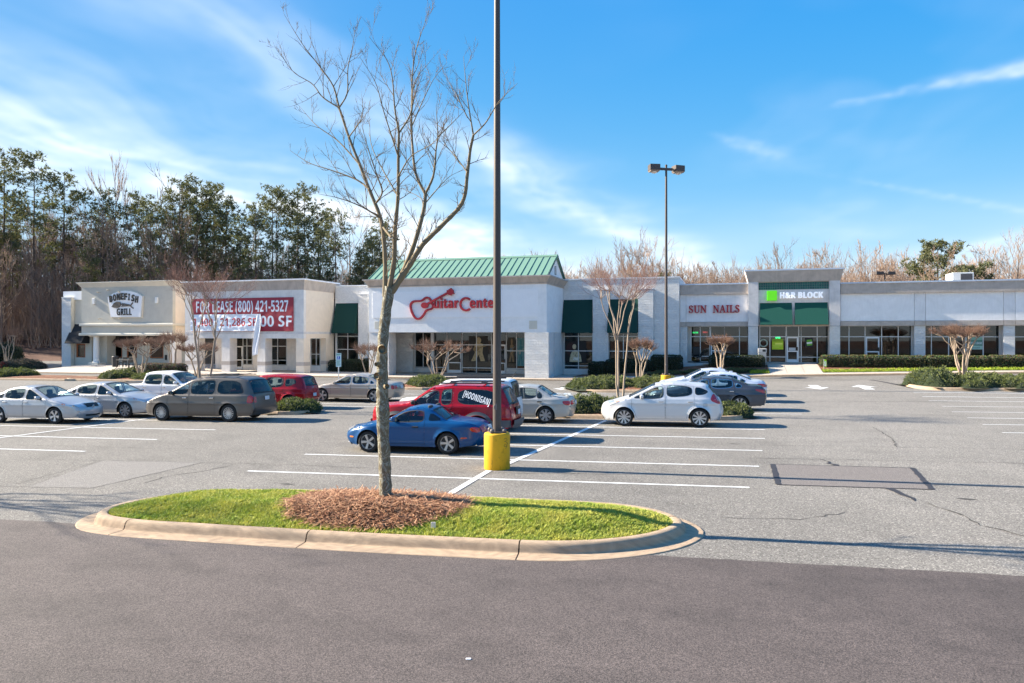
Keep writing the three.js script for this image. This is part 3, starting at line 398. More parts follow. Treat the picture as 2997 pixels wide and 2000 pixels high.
function hedge(label, pos, turn, L, D, h, o = {}) {   // clipped hedge: rounded block with leafy skin
  const g = thing('hedge', label, 'hedge', pos, turn), r = rng(o.seed || 9), mb = new MB(true), pal = greens[o.pal || 'hedge'], sd = (o.seed || 9) * 3.1;
  const core = new RoundedBoxGeometry(L - 0.12, h - 0.06, D - 0.12, 4, Math.min(0.2, D * 0.3)); core.translate(0, (h - 0.06) / 2, 0); part('core', core, coreMat, g);
  const n = Math.round((L * h * 2 + L * D + D * h * 2) * (o.dens || 330)), rc = 0.22;
  for (let k = 0; k < n; k++) { const pick = r() * (L * h * 2 + L * D + 2 * D * h); let p, nn; if (pick < L * D) { p = [(r() - 0.5) * L, h, (r() - 0.5) * D]; nn = [0, 1, 0]; } else if (pick < L * D + L * h * 1.6) { p = [(r() - 0.5) * L, r() * h, D / 2]; nn = [0, 0.15, 1]; } else if (pick < L * D + L * h * 2) { p = [(r() - 0.5) * L, r() * h, -D / 2]; nn = [0, 0.15, -1]; } else { const s = r() < 0.5 ? -1 : 1; p = [s * L / 2, r() * h, (r() - 0.5) * D]; nn = [s, 0.15, 0]; }
    const cx = clamp(p[0], -L / 2 + rc, L / 2 - rc), cy = Math.min(p[1], h - rc), cz = clamp(p[2], -D / 2 + rc, D / 2 - rc), v = [p[0] - cx, p[1] - cy, p[2] - cz], l = Math.hypot(...v); if (l > rc) for (let i = 0; i < 3; i++) p[i] = [cx, cy, cz][i] + v[i] / l * rc;
    const b = 0.05 * fbm(p[0] * 1.1 + sd, p[2] + p[1] * 1.5, 3); p = p.map((x, i) => x + nn[i] * b); spray(mb, r, p, nn, (o.leaf || 0.1) * (0.7 + 0.7 * r()), (o.leaf || 0.1) * 0.34, [0, 1, 2].map((i) => lerp(pal[0][i], pal[1][i], Math.pow(r(), 1.4)))); }
  part('foliage', mb.geo(), leafMat, g); return g;
}

/* ---------- the wood behind: pines and leafless hardwoods ---------- */
const pineBark = mat(0.10, 0.075, 0.06, 0.95), woodBark = mat(0.19, 0.145, 0.115, 0.95), paleBark = mat(0.34, 0.27, 0.21, 0.95), woodTwig = mat(0.27, 0.19, 0.145, 0.95), paleTwig = mat(0.36, 0.25, 0.18, 0.95);
const needleMat = new THREE.MeshPhysicalMaterial({ color: C(1, 1, 1), roughness: 0.95, transmission: 0.4, thickness: 0, vertexColors: true, side: THREE.DoubleSide });
function pineProto(seed, h, crown, dense, wid = 1) {
  const r = rng(seed), tb = new MB(), fo = new MB(true), lean = (r() - 0.5) * 0.7; const P = [], R = []; for (let k = 0; k <= 10; k++) { const t = k / 10; P.push([lean * t * t + (r() - 0.5) * 0.12, h * t, (r() - 0.5) * 0.12]); R.push(0.23 * (1 - t) + 0.03); } P[0] = [0, -0.5, 0]; tb.tube(P, R, 6);
  const nb = Math.round(crown * h * 3.4); for (let k = 0; k < nb; k++) { const t = 1 - crown + crown * Math.pow(k / nb, 0.85) * (1 - 0.02), y = h * t, a = r() * 6.28, u = (t - (1 - crown)) / crown, len = wid * (1.1 + 3.2 * Math.pow(1 - u, 0.6) * (0.35 + 0.65 * smooth(0, 0.22, u))) * (0.55 + 0.6 * r()), up = lerp(-0.05, 0.55, u) + (r() - 0.5) * 0.25, q = [lean * t * t + Math.cos(a) * len, y + len * up, Math.sin(a) * len], s = [lean * t * t, y, 0]; const mid = [lerp(s[0], q[0], 0.55), lerp(s[1], q[1], 0.45) - 0.08 * len, lerp(s[2], q[2], 0.55)]; tb.tube([s, mid, q], [0.05, 0.035, 0.015], 3, false);
    const cl = Math.round((4 + len * 4.5) * dense); for (let c = 0; c < cl; c++) { const w = 0.28 + 0.76 * Math.sqrt(r()), jt = 0.35 + 0.35 * len, o = [lerp(s[0], q[0], w) + (r() - 0.5) * jt, lerp(s[1], q[1], w) + (r() - 0.4) * jt * 0.8, lerp(s[2], q[2], w) + (r() - 0.5) * jt], sh = r(), col = [lerp(0.07, 0.2, sh), lerp(0.085, 0.2, sh), lerp(0.024, 0.065, sh)]; fo.col = col; for (let j = 0; j < 7; j++) { const d = new THREE.Vector3(r() - 0.5, r() - 0.36, r() - 0.5).normalize(), l = 0.3 + 0.3 * r(), e = new THREE.Vector3(r() - 0.5, r() - 0.5, r() - 0.5).cross(d).normalize().multiplyScalar(0.05 + 0.035 * r()); fo.tri([o[0] - e.x, o[1] - e.y, o[2] - e.z], [o[0] + e.x, o[1] + e.y, o[2] + e.z], [o[0] + d.x * l, o[1] + d.y * l, o[2] + d.z * l]); } } }
  for (let k = 0; k < 9; k++) { const y = h * (0.25 + 0.3 * r()), a = r() * 6.28, l = 0.5 + 1.1 * r(); tb.tube([[0, y, 0], [Math.cos(a) * l, y + l * 0.1, Math.sin(a) * l]], [0.035, 0.012], 3, false); }
  return { trunk: tb.geo(), crown: fo.geo() };
}
function hardwoodProto(seed, h, spread, low = 0.35, fine = 1) {
  const r = rng(seed), tb = new MB(), tw = new MB();
  const br = (p, d, len, rad0, depth) => { const n = depth > 2 ? 5 : 3, P = [[p.x, p.y, p.z]], R = [rad0], q = p.clone(), dir = d.clone(), nodes = []; for (let k = 0; k < n; k++) { dir.x += (r() - 0.5) * 0.3; dir.z += (r() - 0.5) * 0.3; dir.y += 0.10; dir.normalize(); q.addScaledVector(dir, len / n); P.push([q.x, q.y, q.z]); R.push(rad0 * (1 - 0.55 * (k + 1) / n)); nodes.push([q.clone(), dir.clone()]); } (depth > 1 ? tb : tw).tube(P, R, depth > 2 ? 5 : 3, false);
    if (depth > 0) { const m = depth > 2 ? 5 : depth > 1 ? 5 : Math.round(5 * fine); for (let k = 0; k < m; k++) { const [b, dd] = nodes[Math.min(n - 1, Math.floor((0.2 + 0.8 * (k + r()) / m) * n))], s = new THREE.Vector3(r() - 0.5, r() - 0.2, r() - 0.5).normalize(), e = dd.clone().lerp(s, 0.45 * spread).normalize(); br(b, e, len * (0.42 + 0.22 * r()), Math.max(0.026, rad0 * 0.45), depth - 1); } } };
  const P = [], R = []; let x = 0, z = 0; for (let k = 0; k <= 8; k++) { const t = k / 8; x += (r() - 0.5) * 0.28; z += (r() - 0.5) * 0.28; P.push([x, h * 0.86 * t - (k ? 0 : 0.5), z]); R.push(0.21 * (1 - t) ** 0.8 + 0.025); } tb.tube(P, R, 6);
  const nb = 13; for (let k = 0; k < nb; k++) { const t = low + (0.98 - low) * (k + r()) / nb, i = Math.min(7, Math.floor(t * 8)), w = t * 8 - i, b = new THREE.Vector3(lerp(P[i][0], P[i + 1][0], w), lerp(P[i][1], P[i + 1][1], w), lerp(P[i][2], P[i + 1][2], w)), a = r() * 6.28; br(b, new THREE.Vector3(Math.cos(a) * spread, 0.75 + 0.5 * t, Math.sin(a) * spread).normalize(), h * (0.34 - 0.19 * t) * (0.75 + 0.5 * r()), 0.085 * (1.1 - 0.6 * t), 2); }
  return { trunk: tb.geo(), crown: tw.geo() };
}
const protos = { pine: [pineProto(1, 27, 0.5, 1.0), pineProto(2, 24, 0.6, 1.15, 1.1), pineProto(3, 29, 0.4, 1.0, 1.15), pineProto(4, 20, 0.82, 1.0, 1.05), pineProto(6, 14, 0.92, 2.4, 1.45)], wood: [hardwoodProto(21, 21, 0.8), hardwoodProto(22, 19, 1.0, 0.3), hardwoodProto(23, 24, 0.6, 0.45), hardwoodProto(24, 17, 1.1, 0.25)], pale: [hardwoodProto(31, 14, 1.1, 0.2, 1.6), hardwoodProto(32, 15.5, 1.25, 0.25, 1.6), hardwoodProto(33, 12.5, 1.0, 0.15, 1.6)] };
const treeMeta = { pine: ['pine_tree', pineBark, needleMat], wood: ['hardwood_tree', woodBark, woodTwig], pale: ['hardwood_tree', paleBark, paleTwig] };
const treeMasters = {};
function forestTree(kind, v, X, Z, sc, turn, label, group) {
  const key = kind + v, [nm, a, b] = treeMeta[kind]; let g;
  if (!treeMasters[key]) { g = thing(nm, label, 'tree'); part('trunk', protos[kind][v].trunk, a, g); part('crown', protos[kind][v].crown, b, g); treeMasters[key] = g; }
  else { g = treeMasters[key].clone(); g.name = numbered(nm); scene.add(g); }
  g.userData = { label, category: 'tree' }; if (group) g.userData.group = group; g.position.set(X, earthH(X, Z), -Z); g.rotation.y = turn; g.scale.setScalar(sc); return g;
}
{
  const r = rng(404), put = (kind, v, px, Z, sc, label, group) => forestTree(kind, v, ray(px, Z), Z, sc, r() * 6.28, label, group);
  // tall ones whose tops stand out against the sky
  const top = (kind, v, px, py, Z, label) => { const X = ray(px, Z), h = CAMH - (py - HOR) / FOC * Z - earthH(X, Z), base = { pine: [27.6, 24.6, 29.4, 20.6, 14.5], wood: [22, 20, 24.5, 18], pale: [14.5, 16, 13] }[kind][v]; put(kind, v, px, Z, h / base, label); };
  top('pine', 0, 12, 425, 104, 'tallest pine at the far left edge of the wood'); top('pine', 2, 98, 445, 106, 'tall pine with layered crown, second from the left edge'); top('pine', 1, 185, 505, 108, 'broad pine between the layered pine and the bare treetops'); top('wood', 2, 340, 490, 110, 'bare hardwood rising behind the pines left of the restaurant sign');
  top('pine', 0, 300, 550, 108, 'narrow pine above the left corner of the restaurant'); top('wood', 0, 510, 515, 112, 'bare twin-topped hardwood above the red and white lease banner'); top('pine', 1, 405, 560, 109, 'dull pine left of the twin-topped bare hardwood'); top('pine', 1, 605, 545, 106, 'dark pine with round top right of the twin-topped bare hardwood'); top('pine', 3, 660, 575, 110, 'bushy pine between two taller dark pines behind the banner store');
  top('pine', 2, 797, 540, 104, 'tallest dark pine behind the banner store'); top('pine', 0, 872, 563, 105, 'pine with clear trunk right of the tallest dark pine'); top('pine', 3, 935, 605, 107, 'bright green bushy pine left of the two-storey gable roof'); top('wood', 1, 1020, 605, 112, 'bare spreading hardwood behind the link wall'); top('pine', 3, 1120, 655, 112, 'lower pine behind the left end of the green roof'); top('pine', 3, 1085, 690, 109, 'small pine left of the green metal roof');
  // the body of the wood
  for (let k = 0; k < 215; k++) { const px = -110 + 1230 * (k + r()) / 215, Z = 99 + 36 * r(), kind = r() < 0.16 ? 'pine' : 'wood', v = px < 430 && kind === 'pine' ? Math.floor(r() * 3) : Math.floor(r() * 4), fall = 1 - 0.34 * smooth(150, 1150, px); put(kind, v, px, Z, (kind === 'pine' ? 0.7 : 0.84) * fall * (0.72 + 0.42 * r()), kind === 'pine' ? 'pine among many in the wood behind the left shops' : 'leafless hardwood among many in the wood behind the left shops', kind === 'pine' ? 'pines inside the wood' : 'bare hardwoods inside the wood'); }
  // the lower, paler line of bare trees behind the right-hand shops
  for (let k = 0; k < 190; k++) { const px = 1100 + 2000 * (k + r()) / 190, Z = 114 + 50 * r(); put('pale', Math.floor(r() * 3), px, Z, 0.96 * (0.72 + 0.4 * r()), 'pale leafless tree in the line behind the right-hand shops', 'bare trees behind the right shops'); }
  top('wood', 3, 1850, 690, 125, 'dark bare tree left of the far lamp post'); top('wood', 1, 1910, 690, 126, 'dark bare forked tree just left of the far lamp pole head'); top('wood', 0, 2290, 705, 128, 'dark bare tree above the tax office tower'); top('wood', 3, 2425, 720, 130, 'round bare tree right of the tax office tower'); top('wood', 3, 2540, 742, 126, 'small round bare tree left of the lattice mast'); top('wood', 3, 2635, 736, 128, 'round bare tree right of the lattice mast'); top('wood', 1, 2975, 672, 95, 'large bare tree at the right edge above the shops'); top('wood', 3, 2880, 730, 100, 'spreading bare tree left of the right edge');
  top('pine', 4, 2745, 708, 96, 'green pine behind the rooftop air conditioner'); top('pine', 4, 2850, 775, 90, 'small green pine right of the rooftop air conditioner'); top('pine', 3, 1940, 795, 92, 'small evergreen top showing over the white parapet'); top('pale', 0, 2760, 735, 92, 'pale bare tree in front of the green pine behind the roof');
  for (let k = 0; k < 16; k++) { const px = 430 + 720 * (k + r()) / 16; put('pine', r() < 0.4 ? 3 : Math.floor(r() * 3), px, 99 + 14 * r(), (0.66 + 0.3 * r()) * (1 - 0.25 * smooth(600, 1150, px)), 'pine among many in the wood behind the left shops', 'pines inside the wood'); }
  for (let k = 0; k < 16; k++) { const X = -72 - 24 * r(), Z = 66 + 24 * r(); forestTree(r() < 0.5 ? 'pine' : 'wood', Math.floor(r() * 3), X, Z, 0.8 + 0.25 * r(), r() * 6.28, 'tree of the wood outside the left edge, shadows only in view', 'trees left of the frame'); }
  // brush between the trunks
  const tw = new MB(); const rr = rng(55); for (let k = 0; k < 5; k++) twigs(tw, new THREE.Vector3((rr() - 0.5) * 0.6, 0, (rr() - 0.5) * 0.6), new THREE.Vector3(rr() - 0.5, 1.2, rr() - 0.5).normalize(), 2.4 + 1.8 * rr(), rr, 0.03, 2, 0.3);
  const im = new THREE.InstancedMesh(tw.geo(), woodTwig, 2200), d = new THREE.Object3D(); im.name = 'undergrowth'; im.userData = { kind: 'stuff', label: 'leafless brush and saplings filling the wood', category: 'undergrowth' }; shade(im);
  for (let i = 0; i < 2200; i++) { const left = i < 1300, px = left ? -120 + 1300 * r() : 1150 + 1950 * r(), Z = left ? 99 + 36 * r() : 112 + 40 * r(), X = ray(px, Z); d.position.set(X, earthH(X, Z), -Z); d.rotation.y = r() * 6.28; d.scale.setScalar(left ? 0.8 + 1.3 * r() : 1.7 + 1.5 * r()); d.updateMatrix(); im.setMatrixAt(i, d.matrix); } scene.add(im);
}

/* ---------- the shops: one frame along the fronts (s to the right, t towards the viewer) ---------- */
const BA = rad(17), BC = Math.cos(BA), BS = Math.sin(BA), BO = [2.67, 54];
const S = (px, t) => { const u = (px - CXP) / FOC; return (u * (BO[1] - t * BC) - BO[0] + t * BS) / (BC + u * BS); };
const Yp = (py, s, t) => CAMH - (py - HOR) / FOC * (BO[1] - s * BS - t * BC);
const BW = (s, y, t) => [BO[0] + s * BC - t * BS, y, -(BO[1] - s * BS - t * BC)];
const shop = (name, label, cat = 'building') => thing(name, label, cat, [BO[0], 0, -BO[1]], -BA);
const cmuBump = valueTex(512, (u, v) => { const row = Math.floor(v * 8), x = (u * 4 + (row % 2) * 0.5) % 1, y = (v * 8) % 1, j = Math.min(x, 1 - x) * 0.4 < 0.008 || Math.min(y, 1 - y) * 0.2 < 0.008; return j ? 0.05 : 0.55 + 0.7 * tn(u, v, 26, 4, 3); });
const cmuTex = colorTex(512, (u, v) => { const s = 1 + 0.10 * tn(u, v, 6, 4, 8) + (rT() - 0.5) * 0.08; return [0.86 * s, 0.845 * s, 0.82 * s]; });
const cmu = new THREE.MeshStandardMaterial({ map: rep(cmuTex, 1.6), bumpMap: rep(cmuBump, 1.6), bumpScale: 0.045, roughness: 0.9 });
const stucco = (r, g, b, am = 0.07, sd = 1) => { const tx = colorTex(256, (u, v) => { const s = 1 + am * tn(u, v, 4, 5, sd) + am * 0.6 * tn(u, v * 0.1, 20, 3, sd + 5) + (rT() - 0.5) * 0.06; return [r * s, g * s, b * s]; }); return new THREE.MeshStandardMaterial({ map: rep(tx, 4.3), bumpMap: rep(grainTex, 0.5), bumpScale: 0.003, roughness: 0.92 }); };
const wallWhite = stucco(0.86, 0.85, 0.84), panelWhite = stucco(0.9, 0.89, 0.89, 0.03, 3), beige = stucco(0.56, 0.525, 0.45, 0.07, 5), beigeLight = stucco(0.66, 0.62, 0.53, 0.05, 6), bandGrey = stucco(0.48, 0.415, 0.365, 0.2, 7), greyWall = stucco(0.66, 0.625, 0.605, 0.16, 9), tanWall = stucco(0.82, 0.70, 0.56, 0.06, 11), tanBand = stucco(0.58, 0.47, 0.38, 0.08, 12), leaseWall = stucco(0.79, 0.74, 0.69, 0.12, 14);
const coping = mat(0.82, 0.83, 0.85, 0.45), copingBlue = mat(0.55, 0.62, 0.72, 0.4), whiteTrim = mat(0.8, 0.79, 0.76, 0.6), alu = mat(0.62, 0.63, 0.63, 0.4, { metalness: 0.25 }), doorWhite = mat(0.78, 0.78, 0.78, 0.5);
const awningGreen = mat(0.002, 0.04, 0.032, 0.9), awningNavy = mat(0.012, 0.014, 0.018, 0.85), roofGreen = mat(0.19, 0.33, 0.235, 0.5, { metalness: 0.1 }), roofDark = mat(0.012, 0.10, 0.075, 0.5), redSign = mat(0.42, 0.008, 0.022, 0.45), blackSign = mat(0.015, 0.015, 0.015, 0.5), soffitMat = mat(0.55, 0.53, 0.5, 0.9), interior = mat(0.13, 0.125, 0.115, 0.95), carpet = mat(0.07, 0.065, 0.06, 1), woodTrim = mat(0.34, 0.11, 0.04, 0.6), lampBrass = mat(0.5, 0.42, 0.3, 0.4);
const shopGlass = new THREE.MeshPhysicalMaterial({ color: C(0.56, 0.62, 0.62), transmission: 1, thickness: 0, roughness: 0.015, ior: 1.5 });
const font = await new FontLoader().loadAsync('fonts/droid/droid_sans_bold.typeface.json'), fontSerif = await new FontLoader().loadAsync('fonts/droid/droid_serif_bold.typeface.json');
function charGeo(ch, f, depth, bold = 0) { const g = new TextGeometry(ch, { font: f, size: 1, depth, curveSegments: 4, bevelEnabled: bold > 0, bevelSize: bold, bevelThickness: 0.02, bevelSegments: 1 }); return g; }
function letters(g, str, s0, s1, y0, h, t, depth, f, m, name = 'letter', hx = 0, bold = 0) { if (hx < 0.8) { const q = charGeo('H', f, 1); q.computeBoundingBox(); hx = q.boundingBox.max.y; }     // each letter a part; s0..s1 is the run, h the capital height
  const adv = [...str].map((c) => ((f.data.glyphs[c] || f.data.glyphs['n']).ha) / f.data.resolution), tot = adv.reduce((a, b) => a + b, 0); const k = (s1 - s0) / tot, ky = h / hx; let x = 0;
  [...str].forEach((c, i) => { if (c !== ' ') { const q = charGeo(c, f, 1, bold); q.scale(k, ky, depth); q.translate(s0 + x * k, y0, t); part(name, q, m, g); } x += adv[i]; });
}
const capH = (() => { const q = charGeo('H', font, 1); q.computeBoundingBox(); return q.boundingBox.max.y; })();
function strokeGeo(pts, w, depth, t, closed = false, n = 60) { const c = new THREE.CatmullRomCurve3(pts.map(([a, b]) => new THREE.Vector3(a, b, 0)), closed, 'centripetal'), P = c.getSpacedPoints(n), L = [], R = []; for (let i = 0; i <= n; i++) { const a = P[Math.max(0, i - 1)], b = P[Math.min(n, i + 1)], d = b.clone().sub(a).normalize(); L.push(new THREE.Vector2(P[i].x - d.y * w, P[i].y + d.x * w)); R.push(new THREE.Vector2(P[i].x + d.y * w, P[i].y - d.x * w)); } const list = []; for (let i = 0; i < n; i++) { const q = new THREE.ExtrudeGeometry(new THREE.Shape([L[i], L[i + 1], R[i + 1], R[i]]), { depth, bevelEnabled: false }); q.translate(0, 0, t); list.push(q); } return merge(list); }
function storefront(g, t, xs, ys, o = {}) {            // metal bars and a pane of glass in every opening
  const b = o.bar || 0.03, m = o.mat || alu, skip = o.skip || (() => false);
  for (const x of xs) part('mullion', bx(x - b, x + b, ys[0], ys[ys.length - 1], t - 0.06, t + 0.06), m, g);
  for (let i = 0; i + 1 < xs.length; i++) { for (let j = 0; j < ys.length; j++) if (!(skip(i, j) && j < ys.length - 1 && (j === 0 || skip(i, j - 1)))) part('transom', bx(xs[i] + b, xs[i + 1] - b, ys[j] - b * (j ? 1 : 0), ys[j] + b * (j + 1 < ys.length ? 1 : 0), t - 0.05, t + 0.05), m, g); for (let j = 0; j + 1 < ys.length; j++) if (!skip(i, j)) part('window_pane', bx(xs[i] + b, xs[i + 1] - b, ys[j] + b, ys[j + 1] - b, t - 0.006, t + 0.006), shopGlass, g); }
}
function shopDoor(g, t, s0, s1, y0, y1, m = doorWhite) { const d = new THREE.Group(); d.name = 'door'; g.add(d); const w = 0.09; part('stile', bx(s0, s0 + w, y0 + 0.01, y1, t - 0.03, t + 0.07), m, d); part('stile', bx(s1 - w, s1, y0 + 0.01, y1, t - 0.03, t + 0.07), m, d); part('rail', bx(s0 + w, s1 - w, y1 - 0.1, y1, t - 0.025, t + 0.065), m, d); part('rail', bx(s0 + w, s1 - w, y0 + 0.01, y0 + 0.26, t - 0.025, t + 0.065), m, d); part('rail', bx(s0 + w, s1 - w, y0 + 0.86, y0 + 0.95, t - 0.025, t + 0.065), m, d); part('window_pane', bx(s0 + w, s1 - w, y0 + 0.95, y1 - 0.1, t - 0.006, t + 0.006), shopGlass, d); part('window_pane', bx(s0 + w, s1 - w, y0 + 0.26, y0 + 0.86, t - 0.006, t + 0.006), shopGlass, d); part('door_handle', rbx(s1 - w - 0.02, s1 - 0.02, y0 + 0.95, y0 + 1.25, t + 0.09, t + 0.13, 0.012), blackSign, d); return d; }
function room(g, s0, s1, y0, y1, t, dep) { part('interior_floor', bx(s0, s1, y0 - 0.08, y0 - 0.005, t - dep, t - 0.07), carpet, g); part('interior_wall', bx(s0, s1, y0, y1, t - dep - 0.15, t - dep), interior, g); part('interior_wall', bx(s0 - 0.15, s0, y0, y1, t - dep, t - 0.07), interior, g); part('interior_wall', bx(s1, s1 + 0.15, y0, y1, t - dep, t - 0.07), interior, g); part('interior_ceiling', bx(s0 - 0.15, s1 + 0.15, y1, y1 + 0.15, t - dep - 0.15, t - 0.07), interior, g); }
function awning(g, s0, s1, y0, y1, t, out, m, drop = 0.0) { return part('awning', merge([prismZ([[t, y1], [t + out, y0 + drop], [t + out, y0], [t, y0]], s0, s1)]), m, g); }
const posterMat = (w, h, draw) => { const c = document.createElement('canvas'); c.width = w; c.height = h; const x = c.getContext('2d'); draw(x, w, h); const t = new THREE.CanvasTexture(c); t.colorSpace = THREE.SRGBColorSpace; return new THREE.MeshStandardMaterial({ map: t, roughness: 0.6 }); };
function poster(g, name, s0, s1, y0, y1, t, m) { const q = new THREE.BoxGeometry(s1 - s0, y1 - y0, 0.004); q.translate((s0 + s1) / 2, (y0 + y1) / 2, t); return part(name, q, m, g); }

const FLOOR = -0.03, T_LINK = -5.8, T_WING = -6.8;
/* music shop with the green roof */
{
  const g = shop('music_shop', 'white music shop with green standing-seam roof and deep portico'), sL = S(1079, 0), yS = Yp(972.6, 0, 0), yW = Yp(829.6, 0, 0), yC = Yp(805.7, 0, 0), tS = -5;
  part('upper_wall', merge([bx(sL, 0, yS, yW, -0.35, 0), bx(sL, sL + 0.3, yS, yW, T_LINK - 0.2, -0.35), bx(-0.3, 0, yS, yW, T_LINK - 0.2, -0.35)]), wallWhite, g);
  part('soffit', bx(sL + 0.3, -0.3, yS, yS + 0.12, T_LINK, -0.352), soffitMat, g);
  part('sign_panel', bx(S(1091, 0), S(1575, 0), Yp(929, -7, 0), Yp(851, -7, 0), 0.001, 0.05), panelWhite, g);
  part('wall_vent', bx(S(1097, 0), S(1112, 0), Yp(963, -14, 0), Yp(941, -14, 0), 0.001, 0.03), beigeLight, g); part('wall_vent', bx(S(1549, 0), S(1572, 0), Yp(963, -1, 0), Yp(939, -1, 0), 0.001, 0.03), beigeLight, g);
  part('cornice', merge([frustum(sL, 0, T_LINK - 0.2, 0, yW + 0.03, yC - 0.1, 0.34), bx(sL - 0.4, 0.4, yC - 0.1, yC, T_LINK - 0.6, 0.4)]), bandGrey, g); part('cornice_lip', bx(sL - 0.06, 0.06, yW - 0.03, yW + 0.03, T_LINK - 0.2, 0.06), tanBand, g);
  // roof: one panel and one seam at a time
  const r0 = sL + 0.05, r1 = 0.1, tr = -3.05, yR = Yp(747.7, 0.05, tr), ye = yC + 0.02, n = 28, w = (r1 - r0) / n, sl = Math.hypot(yR - ye, 0.15 - tr), roof = new THREE.Group(); roof.name = 'roof'; g.add(roof);
  const pan = prismZ([[0.15, ye], [tr, yR], [tr, yR - 0.05], [0.15, ye - 0.05]], 0.03, w - 0.03), seam = prismZ([[0.17, ye + 0.05], [tr, yR + 0.05], [tr, yR - 0.04], [0.17, ye - 0.04]], -0.022, 0.022), back = prismZ([[tr, yR - 0.001], [2 * tr - 0.15, ye], [2 * tr - 0.15, ye - 0.05], [tr, yR - 0.051]], 0, r1 - r0);
  for (let k = 0; k < n; k++) { const m = part('roof_panel', pan, roofGreen, roof); m.position.x = r0 + k * w; } for (let k = 0; k <= n; k++) { const m = part('roof_seam', seam, roofGreen, roof); m.position.x = r0 + k * w; }
  part('roof_back', back, roofGreen, roof).position.x = r0; part('ridge_cap', prismZ([[tr + 0.25, yR - 0.1], [tr, yR + 0.075], [tr - 0.25, yR - 0.1], [tr, yR + 0.02]], r0 - 0.03, r1 + 0.03), roofGreen, roof); part('eave_trim', bx(r0 - 0.03, r1 + 0.03, ye - 0.13, ye - 0.055, 0.03, 0.2), roofDark, roof); for (const s of [r1 + 0.035, r0 - 0.075]) part('gable_trim', prismZ([[0.18, ye - 0.1], [tr, yR + 0.06], [2 * tr - 0.18, ye - 0.1], [2 * tr - 0.18, ye - 0.22], [tr, yR - 0.08], [0.18, ye - 0.22]], s, s + 0.045), roofDark, roof);
  for (const s of [-0.15, r0 + 0.02]) part('gable_wall', prismZ([[0.0, ye - 0.06], [tr, yR - 0.06], [2 * tr, ye - 0.06]], s, s + 0.12), wallWhite, g);
  const lou = new THREE.Group(); lou.name = 'louver'; g.add(lou); part('frame', bx(-0.029, -0.012, ye + 0.25, ye + 0.95, tr - 0.28, tr + 0.28), blackSign, lou); for (let k = 0; k < 6; k++) part('slat', bx(-0.011, 0.02, ye + 0.3 + k * 0.105, ye + 0.36 + k * 0.105, tr - 0.25, tr + 0.25), alu, lou);
  // columns and the walls inside the portico
  const col = (a, b, t0, t1) => part('column', bx(a, b, FLOOR - 0.1, yS - 0.004, t0, t1), cmu, g); col(sL + 0.02, S(1137, 0), -1.35, -0.03); col(S(1536, 0), 0.16, -1.7, 0.03);
  part('portico_wall', bx(-0.3, -0.02, FLOOR, yS - 0.004, T_LINK, -2.6), cmu, g); part('portico_wall', bx(sL + 0.04, sL + 0.3, FLOOR, yS - 0.004, T_LINK, -2.6), cmu, g);
  const X = (px) => S(px, tS), yTop = yS - 0.01, yD = Yp(1010, -6, tS), yM = Yp(1027, -6, tS), yB = Yp(1078, -6, tS), f = FLOOR + 0.0;
  storefront(g, tS, [X(1145), X(1159.5)], [f + 0.3, yB, yD, yTop]); part('sill_wall', bx(X(1144), X(1160), f, f + 0.26, tS - 0.1, tS + 0.08), cmu, g);
  part('pier', bx(X(1160), X(1215), f, yTop, tS - 0.1, tS + 0.5), cmu, g);
  storefront(g, tS, [X(1216), X(1239), X(1262)], [f + 0.42, yB, yD, yTop]); part('sill_wall', bx(X(1215) + 0.01, X(1263), f, f + 0.39, tS - 0.1, tS + 0.08), cmu, g); part('pier', bx(X(1262) + 0.04, X(1269), f, yTop, tS - 0.05, tS + 0.1), doorWhite, g);
  storefront(g, tS, [X(1270), X(1309)], [f, yB, yD, yTop]); shopDoor(g, tS, X(1311), X(1350), f, yD); part('window_pane', bx(X(1311), X(1350), yD + 0.04, yTop, tS - 0.006, tS + 0.006), shopGlass, g); part('transom', bx(X(1310), X(1351), yD + 0.004, yD + 0.04, tS - 0.05, tS + 0.05), doorWhite, g);
  storefront(g, tS, [X(1353), X(1395), X(1439)], [f, yB, yD, yTop], { mat: doorWhite }); shopDoor(g, tS, X(1442), X(1480), f, yD); part('window_pane', bx(X(1442), X(1480), yD + 0.04, yTop, tS - 0.006, tS + 0.006), shopGlass, g); part('transom', bx(X(1441), X(1481), yD + 0.004, yD + 0.04, tS - 0.05, tS + 0.05), doorWhite, g);
  storefront(g, tS, [X(1482.5), X(1512.5), X(1536), X(1560)], [f + 0.42, yB, yM, yTop]); part('sill_wall', bx(X(1481.5), X(1561), f, f + 0.39, tS - 0.1, tS + 0.08), cmu, g); part('portico_wall', bx(X(1560) + 0.05, -0.32, f, yTop, tS - 0.1, tS + 0.06), cmu, g); part('portico_wall', bx(sL + 0.32, X(1145) - 0.04, f, yTop, tS - 0.1, tS + 0.06), cmu, g);
  room(g, sL + 0.4, -0.5, FLOOR, yS, tS, 6); part('roof_deck', bx(sL + 0.1, -0.1, yC - 0.35, yC - 0.12, -24, T_LINK - 0.21), greyWall, g); part('rear_wall', bx(sL, 0, FLOOR, yC - 0.1, -24.3, -24.001), cmu, g); part('side_wall', bx(-0.3, -0.001, FLOOR, yC - 0.36, -24, T_LINK - 0.21), cmu, g); part('side_wall', bx(sL + 0.001, sL + 0.3, FLOOR, yC - 0.36, -24, T_LINK - 0.21), cmu, g);
